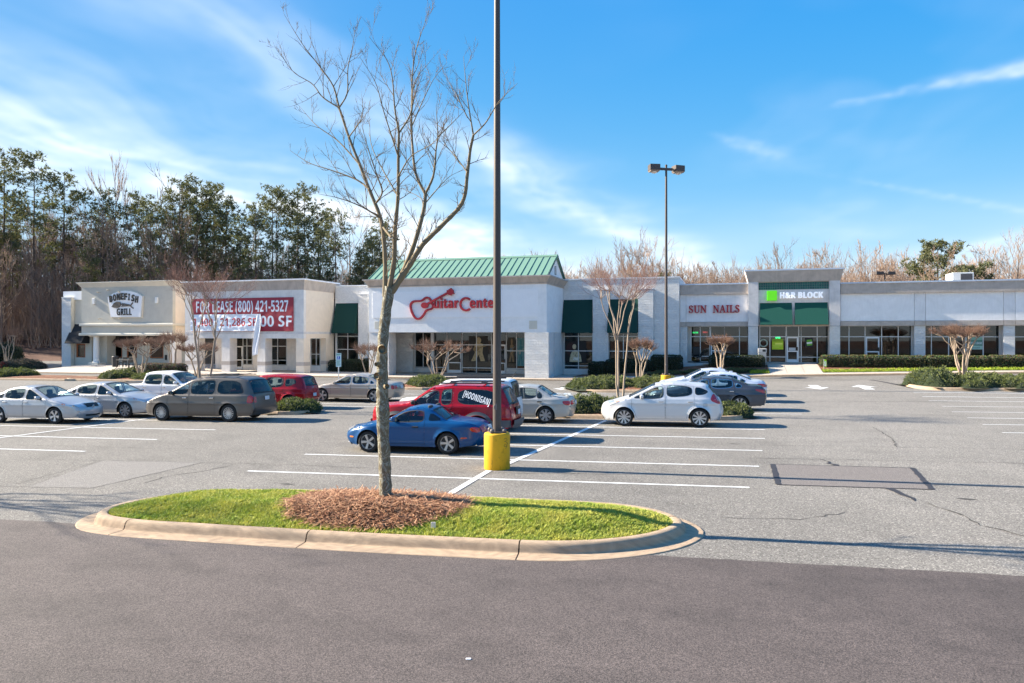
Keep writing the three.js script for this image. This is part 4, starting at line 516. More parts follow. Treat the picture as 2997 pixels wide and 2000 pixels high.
  // pictures of players behind the glass: plain figures
  const figure = (tone, bg, guitar) => posterMat(256, 384, (x, w, h) => { x.fillStyle = bg; x.fillRect(0, 0, w, h); x.fillStyle = tone; x.beginPath(); x.ellipse(w * 0.52, h * 0.17, 34, 46, 0, 0, 7); x.fill(); x.beginPath(); x.moveTo(w * 0.3, h * 0.32); x.quadraticCurveTo(w * 0.52, h * 0.22, w * 0.76, h * 0.32); x.lineTo(w * 0.72, h * 0.66); x.lineTo(w * 0.86, h * 0.98); x.lineTo(w * 0.62, h * 0.98); x.lineTo(w * 0.52, h * 0.72); x.lineTo(w * 0.36, h * 0.98); x.lineTo(w * 0.12, h * 0.98); x.lineTo(w * 0.32, h * 0.66); x.fill(); x.fillStyle = guitar; x.beginPath(); x.ellipse(w * 0.4, h * 0.5, 46, 34, -0.3, 0, 7); x.fill(); x.lineWidth = 12; x.strokeStyle = guitar; x.beginPath(); x.moveTo(w * 0.45, h * 0.48); x.lineTo(w * 0.97, h * 0.36); x.stroke(); for (let k = 0; k < 260; k++) { x.fillStyle = `rgba(0,0,0,${0.05 + 0.12 * rT()})`; x.fillRect(rT() * w, rT() * h, 18 * rT(), 30 * rT()); } });
  poster(g, 'window_poster', X(1372), X(1428), Yp(1060, -5, tS), Yp(984, -5, tS), tS + 0.012, figure('#b8a47c', '#2a2622', '#8f7850')); poster(g, 'window_poster', X(1487), X(1508), Yp(1062, -3, tS), Yp(988, -3, tS), tS + 0.012, figure('#8a7250', '#3a3428', '#5f7078')); poster(g, 'window_poster', X(1514), X(1534), Yp(1072, -3, tS), Yp(990, -3, tS), tS + 0.012, figure('#3a7f8a', '#5e8f94', '#8a9894'));
}
/* music sign */
{
  const t = 0.06, k = 7.8333, g = shop('music_shop_sign', 'red wall sign with guitar outline above the portico', 'sign'), P = (x, y) => { const s = S(1200 + x / k, 0.15); return [s, Yp(830 + y / k, s, 0.15)]; }, w = 0.075;
  const body = [[475, 385], [440, 340], [390, 322], [340, 340], [285, 385], [230, 402], [120, 405], [50, 430], [14, 482], [20, 580], [58, 690], [108, 775], [170, 815], [232, 800], [288, 750], [330, 690], [362, 632], [420, 602], [490, 582], [528, 530], [512, 472], [470, 440]].map(([x, y]) => P(x, y));
  part('guitar_outline', strokeGeo(body, w, 0.16, t, false, 80), redSign, g); part('guitar_neck', strokeGeo([P(345, 498), P(600, 360), P(870, 215)], w * 1.05, 0.16, t + 0.02, false, 6), redSign, g);
  const blob = (pts, name, dz) => { const q = new THREE.ExtrudeGeometry(new THREE.Shape(pts.map(([x, y]) => new THREE.Vector2(...P(x, y)))), { depth: 0.16, bevelEnabled: false }); q.translate(0, 0, t + dz); part(name, q, redSign, g); }; const el = []; for (let i = 0; i < 28; i++) { const a = i / 28 * 6.283; el.push([340 + 82 * Math.cos(a), 503 + 68 * Math.sin(a)]); } blob(el, 'sound_hole', 0.03);
  blob([[850, 150], [885, 155], [900, 130], [925, 128], [940, 105], [962, 112], [965, 135], [985, 140], [1000, 160], [1003, 205], [1025, 232], [1005, 245], [975, 240], [950, 278], [925, 272], [900, 262], [865, 240], [850, 205]], 'guitar_head', 0.04);
  const run = (str, x0, x1, base, cap, dz = 0) => { const a = P(x0, base), b = P(x1, base); letters(g, str, a[0], b[0], a[1], P(x0, base - cap)[1] - a[1], t + dz, 0.16, font, redSign, 'letter', 0.72, 0.012); };
  run('uitar', 530, 1110, 565, 215); run('enter', 1362, 2035, 560, 222); const c = []; for (let i = 0; i <= 16; i++) { const a = 0.85 + i / 16 * (6.283 - 1.7); c.push(P(1285 + 130 * Math.cos(a), 476 + 142 * Math.sin(a))); } part('letter', strokeGeo(c, w * 1.05, 0.16, t, false, 40), redSign, g);
}
/* white link walls with awnings */
function linkWall(label, sA, sB, yTop0, wins, piers) {
  const g = shop('link_wall', label), t = T_LINK, y1 = yTop0; const yT = Yp(974, 3, t), yB = Yp(1082, 3, t); let x = sA; const xs = [...wins].sort((a, b) => a[0] - b[0]);
  for (const [a, b] of xs) { part('wall', bx(x, a, FLOOR - 0.1, y1, t - 0.35, t), cmu, g); part('spandrel', bx(a, b, yT, y1, t - 0.35, t), cmu, g); part('sill_wall', bx(a, b, FLOOR - 0.1, yB, t - 0.35, t), cmu, g); storefront(g, t - 0.15, [a, (a + b) / 2, b], [yB, Yp(1072, 3, t), Yp(1028, 3, t), Yp(985, 3, t), yT]); room(g, a + 0.1, b - 0.1, FLOOR, yT, t - 0.2, 3); awning(g, a - 0.02, b + 0.02, yT - 0.03, Yp(877, 3, t), t + 0.003, 0.85, awningGreen, 0.04); x = b; }
  part('wall', bx(x, sB, FLOOR - 0.1, y1, t - 0.35, t), cmu, g); for (const [a, b, y] of piers) { part('pier', bx(a, b, FLOOR - 0.1, y, t + 0.001, t + 0.35), cmu, g); part('pier_cap', bx(a - 0.02, b + 0.02, y, y + 0.06, t - 0.0, t + 0.38), coping, g); }
  part('coping', bx(sA - 0.02, sB + 0.03, y1, y1 + 0.09, t - 0.42, t + 0.05), coping, g); part('roof_deck', bx(sA, sB - 0.36, y1 - 0.6, y1 - 0.4, -24, t - 0.36), greyWall, g); return g;
}
{
  const t = T_LINK, y1 = Yp(818, 3, t), pc = Yp(849, 5, t), g = linkWall('white block wall with two green awnings right of the green-roofed shop', 0.01, S(1988, t), y1, [[S(1651, t), S(1734, t)], [S(1782, t), S(1867, t)]], [[S(1735, t + 0.3), S(1781, t + 0.3), pc], [S(1868, t + 0.3), S(1912, t + 0.3), pc]]);
  part('side_wall', bx(S(1988, t) - 0.35, S(1988, t), 1.0, y1, -20, t - 0.36), cmu, g); part('coping', bx(S(1988, t) - 0.4, S(1988, t) + 0.05, y1, y1 + 0.09, -20, t - 0.43), coping, g);
  const figure = posterMat(256, 256, (x, w, h) => { x.fillStyle = '#17110f'; x.fillRect(0, 0, w, h); x.fillStyle = '#3a1512'; x.beginPath(); x.ellipse(70, 100, 60, 80, 0, 0, 7); x.fill(); x.fillStyle = '#cdbb97'; x.beginPath(); x.ellipse(110, 70, 24, 30, 0, 0, 7); x.fill(); x.beginPath(); x.moveTo(50, 250); x.quadraticCurveTo(60, 110, 120, 110); x.quadraticCurveTo(190, 110, 200, 250); x.fill(); x.fillStyle = '#e8e2d6'; x.fillRect(96, 196, 60, 34); for (let k = 0; k < 120; k++) { x.fillStyle = `rgba(0,0,0,${0.2 * rT()})`; x.fillRect(rT() * w, rT() * h, 16, 26 * rT()); } });
  poster(g, 'window_poster', S(1655, t - 0.15), S(1716, t - 0.15), Yp(1062, 3, t), Yp(998, 3, t), t - 0.138, figure);
  const tt = T_LINK, g2 = linkWall('short white block wall with one green awning beside the banner store', S(981, tt), S(1079, tt) + 1.2, Yp(836, -17, tt), [[S(984, tt), S(1048, tt)]], [[S(1049, tt + 0.3), S(1077, tt + 0.3), Yp(861, -16, tt)]]); void g2;
}
/* the empty store with the banner */
const T_LEASE = -0.85;
{
  const t = T_LEASE, g = shop('vacant_store', 'pale colonnaded store with tan right side, empty and for lease'), sL = S(541, t), sR = S(888.6, t), yS = Yp(991, sR, t), yW = Yp(848, sR, t), yC = Yp(816, sR, t), tB = T_LINK + 0.002, tS = -4.5, f = FLOOR;
  part('upper_wall', bx(sL, sR, yS, yW, t - 0.35, t), leaseWall, g); part('side_wall', bx(sR - 0.35, sR - 0.001, yS, yW, tB, t - 0.351), tanWall, g); part('side_wall', bx(sL, sL + 0.35, yS, yW, tB, t - 0.351), tanWall, g); part('soffit', bx(sL + 0.35, sR - 0.35, yS, yS + 0.1, tB, t - 0.352), soffitMat, g);
  part('cornice', frustum(sL, sR, tB - 0.5, t, yW, yC - 0.12, 0.2), bandGrey, g); part('cornice_return', bx(sR + 0.002, sR + 0.02, yW - 0.02, yW + 0.02, tB, t), tanBand, g); part('coping', bx(sL - 0.3, sR + 0.3, yC - 0.12, yC, tB - 0.6, t + 0.3), coping, g); part('belt_course', bx(sL - 0.01, sR + 0.012, Yp(970, sR, t) - 0.24, Yp(970, sR, t) - 0.04, tB, t + 0.012), greyWall, g);
  const col = (a, b) => { part('column', bx(S(a, t), S(b, t), f - 0.1, yS - 0.002, t - 1.0, t - 0.005), leaseWall, g); part('column_band', bx(S(a, t) - 0.01, S(b, t) + 0.01, f + 0.62, f + 0.95, t - 1.01, t + 0.005), bandGrey, g); }; col(541, 577); col(648, 671.5); col(752.5, 775.5); part('column', bx(S(866, t), sR - 0.004, f - 0.1, yS - 0.002, t - 1.0, t - 0.005), tanWall, g); part('column_band', bx(S(866, t) - 0.01, sR + 0.008, f + 0.62, f + 0.95, t - 1.01, t + 0.005), bandGrey, g); part('column', bx(sR - 0.6, sR - 0.004, f - 0.1, yS - 0.002, tB + 0.01, tB + 1.35), tanWall, g); part('column_band', bx(sR - 0.61, sR + 0.008, f + 0.62, f + 0.95, tB, tB + 1.36), bandGrey, g);
  const X = (px) => S(px, tS), y0 = f + 0.02, yt = yS - 0.005, h1 = f + 2.25; part('back_wall', bx(sL + 0.36, X(690), f, yt, tS - 0.2, tS + 0.05), leaseWall, g); shopDoor(g, tS, X(690) + 0.03, X(710), y0, h1); part('window_pane', bx(X(690) + 0.03, X(710), h1 + 0.05, yt, tS - 0.006, tS + 0.006), shopGlass, g); storefront(g, tS, [X(711.5), X(723), X(739)], [f + 0.5, f + 0.95, h1 + 0.02, yt]); part('sill_wall', bx(X(711), X(740), f, f + 0.47, tS - 0.1, tS + 0.05), leaseWall, g); part('back_wall', bx(X(740) + 0.03, X(794), f, yt, tS - 0.2, tS + 0.05), leaseWall, g);
  storefront(g, tS, [X(794.5), X(813), X(839)], [f + 0.5, f + 0.95, h1 + 0.02, yt]); part('sill_wall', bx(X(794), X(840), f, f + 0.47, tS - 0.1, tS + 0.05), leaseWall, g); part('back_wall', bx(X(840) + 0.03, X(910), f, yt, tS - 0.2, tS + 0.05), leaseWall, g); const xr = Math.min(X(942), sR - 0.65); storefront(g, tS, [X(910.5), X(926), xr], [f + 0.5, h1 - 0.7, yt]); part('sill_wall', bx(X(910), xr + 0.03, f, f + 0.47, tS - 0.1, tS + 0.05), leaseWall, g);
  room(g, sL + 0.5, sR - 0.8, f, yS, tS - 0.21, 5); part('roof_deck', bx(sL, sR, yC - 0.6, yC - 0.4, -22, tB - 0.61), greyWall, g); part('side_wall', bx(sR - 0.3, sR, 4, yC - 0.1, -22, tB - 0.62), cmu, g); part('side_wall', bx(sL, sL + 0.3, f, yC - 0.1, -22, tB - 0.62), cmu, g);
}
{ // the two vinyl banners: red one, and a shorter white one come half loose in front of it
  const t = T_LEASE + 0.03, sm = (S(561, t) + S(859.6, t)) / 2, s0 = S(561, t), s1 = S(859.6, t), y0 = Yp(970, s1, t), y1 = Yp(870, s1, t);
  const sheet = (a, b, c, d, z, wave, nx = 60, ny = 16) => { const g = new THREE.PlaneGeometry(b - a, d - c, nx, ny); g.translate((a + b) / 2, (c + d) / 2, z); const p = g.attributes.position; for (let i = 0; i < p.count; i++) { const x = p.getX(i), y = p.getY(i); p.setZ(i, z + 0.02 + wave * (0.5 + fbm(x * 0.9 + y * 1.6, y * 1.1 - x * 0.4, 3))); } g.computeVertexNormals(); return g; };
  const vin = (w, h, draw) => { const m = posterMat(w, h, draw); m.side = THREE.DoubleSide; m.roughness = 0.5; return m; };
  const txt = (x, s, cx, cy, wd, ht, col) => { x.save(); x.fillStyle = col; x.font = 'bold 200px sans-serif'; const m = x.measureText(s).width; x.translate(cx, cy); x.scale(wd / m, ht / 146); x.fillText(s, 0, 0); x.restore(); };
  const red = shop('lease_banner', 'dark red vinyl banner with white lease lettering on the pale store', 'banner'); part('vinyl', sheet(s0, s1, y0, y1, t, 0.03), vin(1536, 512, (x, w, h) => { x.fillStyle = '#9a2338'; x.fillRect(0, 0, w, h); txt(x, 'FOR LEASE (800) 421-5327', 62, 215, 1400, 175, '#e4ecf4'); txt(x, '00 SF', 1040, 440, 480, 165, '#e4ecf4'); }), red);
  const wh = shop('white_banner', 'white vinyl banner with red figures hanging half loose over the red one', 'banner'), e = S(760, t), yb = y0 + 0.03, yt = Yp(918.5, s1, t); part('vinyl', sheet(s0 - 0.05, e - 0.15, yb, yt, t + 0.06, 0.07, 70, 18), vin(1536, 384, (x, w, h) => { x.fillStyle = '#eef2fa'; x.fillRect(0, 0, w, h); txt(x, '1,400 - 21,286 SF', 50, 270, 1470, 185, '#c02a35'); }), wh);
  const tail = new THREE.PlaneGeometry(1, 1, 10, 40), p = tail.attributes.position, yl = Yp(1042, s1, t); for (let i = 0; i < p.count; i++) { const u = p.getX(i) + 0.5, v = 0.5 - p.getY(i), y = lerp(yt, yl, v), wd = lerp(0.42, 0.62, smooth(0.05, 0.35, v)) * lerp(1, 0.85, v), xc = e - 0.02 - 0.3 * smooth(0.3, 1, v); p.setXYZ(i, xc + (u - 0.5) * wd, y + 0.1 * u * v, t + 0.14 + 0.13 * Math.sin(u * 7 + v * 3) * smooth(0, 0.3, v) + 0.1 * v); } tail.computeVertexNormals(); const vm = mat(0.85, 0.86, 0.9, 0.5, { side: THREE.DoubleSide }); part('loose_end', tail, vm, wh);
  const fold = new THREE.Group(); void fold; void sm;
}
/* restaurant at the left end */
const T_REST = -3.6;
{
  const t = T_REST, g = shop('restaurant_building', 'beige stucco restaurant with white cornice at the left end of the row'), sL = S(238, t), sR = S(505, t), f = Yp(1074, (sL + sR) / 2, t), yS = Yp(981, sR, t), yW = Yp(836, sR, t), yC = Yp(821, sR, t), dep = 7;
  part('upper_wall', merge([bx(sL, sR, yS, yW, t - 0.35, t)]), beige, g); part('side_wall', bx(sR - 0.35, sR - 0.001, yS, yW, t - dep, t - 0.351), tanWall, g); part('side_wall', bx(sL, sL + 0.35, yS, yW, t - dep, t - 0.351), beige, g); part('soffit', bx(sL + 0.35, sR - 0.35, yS, yS + 0.1, t - dep, t - 0.352), soffitMat, g);
  part('cornice', merge([frustum(sL, sR, t - dep, t, yW, yC - 0.06, 0.3), bx(sL - 0.36, sR + 0.36, yC - 0.06, yC + 0.02, t - dep - 0.3, t + 0.36)]), beigeLight, g);
  const ledge = (y, o) => part('ledge', merge([rbx(sL - o, sR + o, y - 0.17, y + 0.1, t - 0.1, t + o, 0.08, 3), bx(sR - 0.05, sR + o - 0.02, y - 0.15, y + 0.08, t - dep, t - 0.11)]), beigeLight, g); ledge(Yp(949, sR, t), 0.18); ledge(Yp(980, sR, t) + 0.06, 0.2);
  const cs = S(269, t), lath = new THREE.LatheGeometry([[0.34, 0], [0.34, 0.12], [0.3, 0.16], [0.29, 0.3], [0.29, 1.2], [0.26, yS - f - 0.5], [0.3, yS - f - 0.45], [0.42, yS - f - 0.3], [0.46, yS - f - 0.12], [0.46, yS - f - 0.1]].map(([a, b]) => new THREE.Vector2(a, b)), 24); lath.translate(cs, f + 0.35, t - 0.5); part('round_column', lath, whiteTrim, g); part('column_plinth', rbx(cs - 0.55, cs + 0.75, f - 0.1, f + 0.36, t - 1.0, t + 0.05, 0.03), beigeLight, g); part('column_plinth', rbx(cs - 0.5, cs + 0.5, yS - 0.16, yS - 0.005, t - 1.0, t - 0.02, 0.02), beigeLight, g);
  const tb = t - 2.6, X = (px) => S(px, tb); part('pier', bx(S(282, t - 1.2), S(312, t - 1.2), f - 0.1, yS - 0.004, t - 2.3, t - 1.2), beige, g); part('pier', bx(sR - 0.6, sR - 0.01, f - 0.1, yS - 0.004, t - 1.2, t - 0.36), leaseWall, g);
  const wy0 = Yp(1048, sL, tb), wy1 = yS - 0.35, wins = [[X(322), X(357)], [X(370), X(400)], [X(438), X(478)]]; let x = sL - 2.4; for (const [a, b] of wins) { part('back_wall', bx(x, a, f - 0.1, yS - 0.004, tb - 0.25, tb), beige, g); part('back_wall', bx(a, b, wy1, yS - 0.004, tb - 0.25, tb), beige, g); part('back_wall', bx(a, b, f - 0.1, wy0, tb - 0.25, tb), beige, g); storefront(g, tb - 0.1, [a + 0.05, b - 0.05], [wy0 + 0.05, wy1], { bar: 0.09, mat: woodTrim }); part('awning', prismZ([[tb + 0.002, yS - 0.02], [tb + 0.8, wy1 - 0.42], [tb + 0.8, wy1 - 0.46], [tb + 0.002, wy1 - 0.46]], a - 0.3, b + 0.3), awningNavy, g); x = b; } part('back_wall', bx(x, sR - 0.36, f - 0.1, yS - 0.004, tb - 0.25, tb), beige, g); room(g, sL + 0.2, sR - 0.6, f, yS, tb - 0.26, 4); part('wall_box', rbx(X(484), X(488), Yp(1055, sR, tb), Yp(1040, sR, tb), tb + 0.002, tb + 0.12, 0.02), blackSign, g);
  // low wing on the left: block pier, recessed wall with wooden window and navy awning
  const tl = t - 0.4, yP = Yp(871, sL, tl); part('pier', bx(S(180, tl), S(206, tl), f - 0.2, yP, tl - 0.4, tl), cmu, g); part('pier', bx(S(206, tl) + 0.001, S(206, tl) + 0.06, f - 0.2, yP - 0.01, tl - 0.4, tl - 0.02), beigeLight, g); part('pier_cap', bx(S(180, tl) - 0.03, S(206, tl) + 0.09, yP, yP + 0.07, tl - 0.45, tl + 0.04), whiteTrim, g);
  const tw = tl - 0.45, a = S(222, tw), b = S(249, tw), a0 = S(188, tw), yTop = Yp(852, sL, tw), v0 = Yp(1047, sL, tw), v1 = Yp(1007, sL, tw); part('wing_wall', bx(a0, a, f - 0.2, yTop - 0.9, tw - 0.3, tw), beige, g); part('wing_wall', bx(b, sL + 0.4, f - 0.2, yTop - 0.9, tw - 0.3, tw), beige, g); part('wing_wall', bx(a, b, v1, yTop - 0.9, tw - 0.3, tw), beige, g); part('wing_wall', bx(a, b, f - 0.2, v0, tw - 0.3, tw), beige, g); storefront(g, tw - 0.1, [a + 0.05, b - 0.05], [v0, v1], { bar: 0.1, mat: woodTrim }); part('interior_wall', bx(a - 0.3, b + 0.3, v0 - 0.5, v1 + 0.5, tw - 1.6, tw - 1.5), interior, g); part('parapet', bx(a0 - 0.05, sL - 0.002, yTop - 0.9, yTop, tw - 0.6, tw + 0.1), coping, g); part('awning', prismZ([[tw + 0.002, Yp(949, sL, tw)], [tw + 1.0, v1 + 0.12], [tw + 1.0, v1 + 0.06], [tw + 0.002, v1 + 0.06]], S(213, tw), S(262, tw)), awningNavy, g); part('wing_side', bx(a0, a0 + 0.3, f - 0.2, yTop - 0.01, t - 18, tw - 0.61), cmu, g); part('roof_deck', bx(a0, sR, yTop - 0.7, yTop - 0.5, t - 18, t - dep + 0.1), greyWall, g);
  const sconce = (px) => { const c = S(px, t), y = Yp(878, sR, t); part('wall_light', rbx(c - 0.16, c + 0.16, y - 0.3, y + 0.3, t + 0.002, t + 0.16, 0.03), whiteTrim, g); }; sconce(275.5); sconce(459.7);
  for (const [px, py] of [[294, 852], [324, 846], [356, 852], [298, 932], [357, 932]]) { const c = S(px, t), y = Yp(py, sR, t); part('sign_lamp', merge([rbx(c - 0.1, c + 0.1, y - 0.05, y + 0.05, t + 0.28, t + 0.45, 0.02), bx(c - 0.015, c + 0.015, y - 0.015, y + 0.015, t + 0.002, t + 0.28)]), lampBrass, g); }
  // sign
  const sg = shop('restaurant_sign', 'white arched plaque with fish skeleton and black lettering on the restaurant', 'sign'), k = 5.6, Q = (x, y) => { const s = S(180 + x / k, t + 0.1); return [s, Yp(820 + y / k, s, t + 0.1)]; }, V = ([x, y]) => new THREE.Vector2(x, y);
  const ol = [[818, 606], [1300, 606], [1328, 270], [1240, 215], [1140, 185], [1045, 178], [950, 190], [850, 225], [765, 285]].map(([x, y]) => V(Q(x, y))); const pl = (o, d, z) => { const q = new THREE.ExtrudeGeometry(new THREE.Shape(o), { depth: d, bevelEnabled: false }); q.translate(0, 0, z); return q; }; const cx = Q(1045, 400); const grow = ol.map((v) => new THREE.Vector2(cx[0] + (v.x - cx[0]) * 1.05, cx[1] + (v.y - cx[1]) * 1.055)); part('plaque_rim', pl(grow, 0.14, t + 0.01), beigeLight, sg); part('plaque', pl(ol, 0.05, t + 0.152), panelWhite, sg);
  const tz = t + 0.21; [...'BONEFISH'].forEach((c, i) => { const u = (i + 0.5) / 8, x0 = 800 + 470 * (i / 8) + 4, q = charGeo(c, font, 1, 0.04), a = Q(x0, 345 - 90 * Math.sin(Math.PI * (0.12 + 0.76 * u)) + 70), b = Q(x0 + (c === 'I' ? 26 : 50), 0); q.computeBoundingBox(); const bb = q.boundingBox; q.translate(-bb.min.x, 0, 0); const hh = (Q(0, 0)[1] - Q(0, 98)[1]); q.scale((b[0] - a[0]) / (bb.max.x - bb.min.x), hh / capH, 0.05); q.rotateZ((0.5 - u) * 0.32); q.translate(a[0] + (c === 'I' ? 0.05 : 0), a[1] + 0.03, tz); part('letter', q, blackSign, sg); });
  { const a = Q(915, 578), b = Q(1165, 578); letters(sg, 'GRILL', a[0], b[0], a[1], Q(0, 0)[1] - Q(0, 105)[1], tz, 0.05, font, blackSign); }
  const fish = mat(0.09, 0.075, 0.06, 0.5); const head = [[843, 440], [880, 380], [930, 355], [975, 360], [992, 395], [975, 440], [930, 458], [880, 455]].map(([x, y]) => V(Q(x, y))); part('fish_head', pl(head, 0.1, tz), fish, sg); part('fish_spine', strokeGeo([Q(985, 405), Q(1060, 405), Q(1150, 428)], 0.035, 0.06, tz, false, 8), fish, sg); for (let i = 0; i < 7; i++) part('fish_rib', strokeGeo([Q(1005 + i * 20, 375 + i * 4), Q(1018 + i * 20, 408 + i * 2), Q(1000 + i * 20, 440 - i * 2)], 0.022, 0.06, tz + 0.005, false, 6), fish, sg); part('fish_tail', strokeGeo([Q(1185, 370), Q(1150, 425), Q(1195, 465)], 0.05, 0.06, tz + 0.008, false, 8), fish, sg);
}
/* right-hand wing: nail salon, tax office, empty units */
const W_S = (px) => S(px, T_WING), t = T_WING, wingFloor = Yp(1062, S(2320, T_WING - 0.5), T_WING - 0.5), W_Y = (py, px) => Yp(py, W_S(px), T_WING);
const wingSoffit = W_Y(954, 2500);
function unitFascia(g, s0, s1, yC, joints = []) {        // parapet in bands: coping, grey band, pale panel, lower grey band
  const yB = yC - (W_Y(829, 2500) - W_Y(861, 2500)), yP = W_Y(940, 2500); part('cornice', bx(s0, s1, yB, yC - 0.06, t - 0.45, t + 0.16), bandGrey, g); part('coping', bx(s0 - 0.01, s1 + 0.01, yC - 0.06, yC + 0.05, t - 0.5, t + 0.22), copingBlue, g);
  const xs = [s0, ...joints, s1]; for (let i = 0; i + 1 < xs.length; i++) { part('fascia_panel', bx(xs[i] + (i ? 0.012 : 0), xs[i + 1] - 0.012, yP, yB - 0.002, t - 0.3, t), i % 2 ? greyPanel : greyPanel2, g); part('belt_course', bx(xs[i] + (i ? 0.012 : 0), xs[i + 1] - 0.012, wingSoffit, yP - 0.02, t - 0.3, t + 0.06), bandGrey, g); }
  part('fascia_core', bx(s0 + 0.001, s1 - 0.001, wingSoffit + 0.01, yC - 0.1, t - 0.36, t - 0.301), bandGrey, g); part('soffit', bx(s0, s1, wingSoffit - 0.0, wingSoffit + 0.06, t - 1.4, t - 0.361), soffitMat, g); part('roof_deck', bx(s0, s1, yC - 0.6, yC - 0.4, t - 20, t - 0.451), greyWall, g);
}
const greyPanel = stucco(0.8, 0.785, 0.785, 0.10, 31), greyPanel2 = stucco(0.86, 0.845, 0.84, 0.08, 33);
const ySt = W_Y(986, 2400), yLow = W_Y(1047, 2400), tG = t - 0.75, G = (px) => S(px, tG);
{
  const g = shop('nail_salon', 'nail salon unit between the white block wall and the tax office tower'), s0 = S(1988, T_LINK) + 0.02, s1 = W_S(2190), yC = W_Y(832, 2090), f = wingFloor;
  unitFascia(g, s0, s1, yC, [W_S(2008)]); part('pier', bx(s0, W_S(2012), f - 0.5, wingSoffit - 0.003, t - 0.7, t - 0.02), cmu, g); storefront(g, tG, [G(2023), G(2050), G(2078)], [f, yLow, ySt, wingSoffit]); part('pier', bx(W_S(2012) + 0.002, G(2023) - 0.03, f, wingSoffit - 0.003, tG - 0.1, tG + 0.05), soffitMat, g);
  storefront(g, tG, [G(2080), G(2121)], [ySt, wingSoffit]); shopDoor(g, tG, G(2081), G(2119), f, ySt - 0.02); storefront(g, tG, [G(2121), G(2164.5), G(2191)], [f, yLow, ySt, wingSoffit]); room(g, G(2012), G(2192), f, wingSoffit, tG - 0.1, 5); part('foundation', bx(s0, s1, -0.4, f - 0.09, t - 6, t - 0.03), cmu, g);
  const neon = (c, px0, px1, py) => { const tt = tG - 0.15, a = S(px0, tt), b = S(px1, tt), y = Yp(py, a, tt), m = new THREE.MeshStandardMaterial({ color: C(0.05, 0.05, 0.05), emissive: c, emissiveIntensity: 1.6 }); letters(g, px0 < 2040 ? 'WELCOME' : 'NAILS', a, b, y - 0.06, 0.13, tt, 0.02, font, m, 'neon_letter'); }; neon(C(0.02, 0.75, 0.18), 2028, 2044, 974); neon(C(0.5, 0.05, 0.05), 2057, 2071, 973);
  const sg = shop('nail_salon_sign', 'red slab letters on the white fascia of the nail salon', 'sign'), a = W_S(2015.5), b = W_S(2069), c = W_S(2086), d = W_S(2166), y = W_Y(916, 2090), hh = W_Y(894, 2090) - y; letters(sg, 'SUN', a, b, y, hh, t + 0.015, 0.11, fontSerif, redSign); letters(sg, 'NAILS', c, d, y, hh, t + 0.015, 0.11, fontSerif, redSign);
}
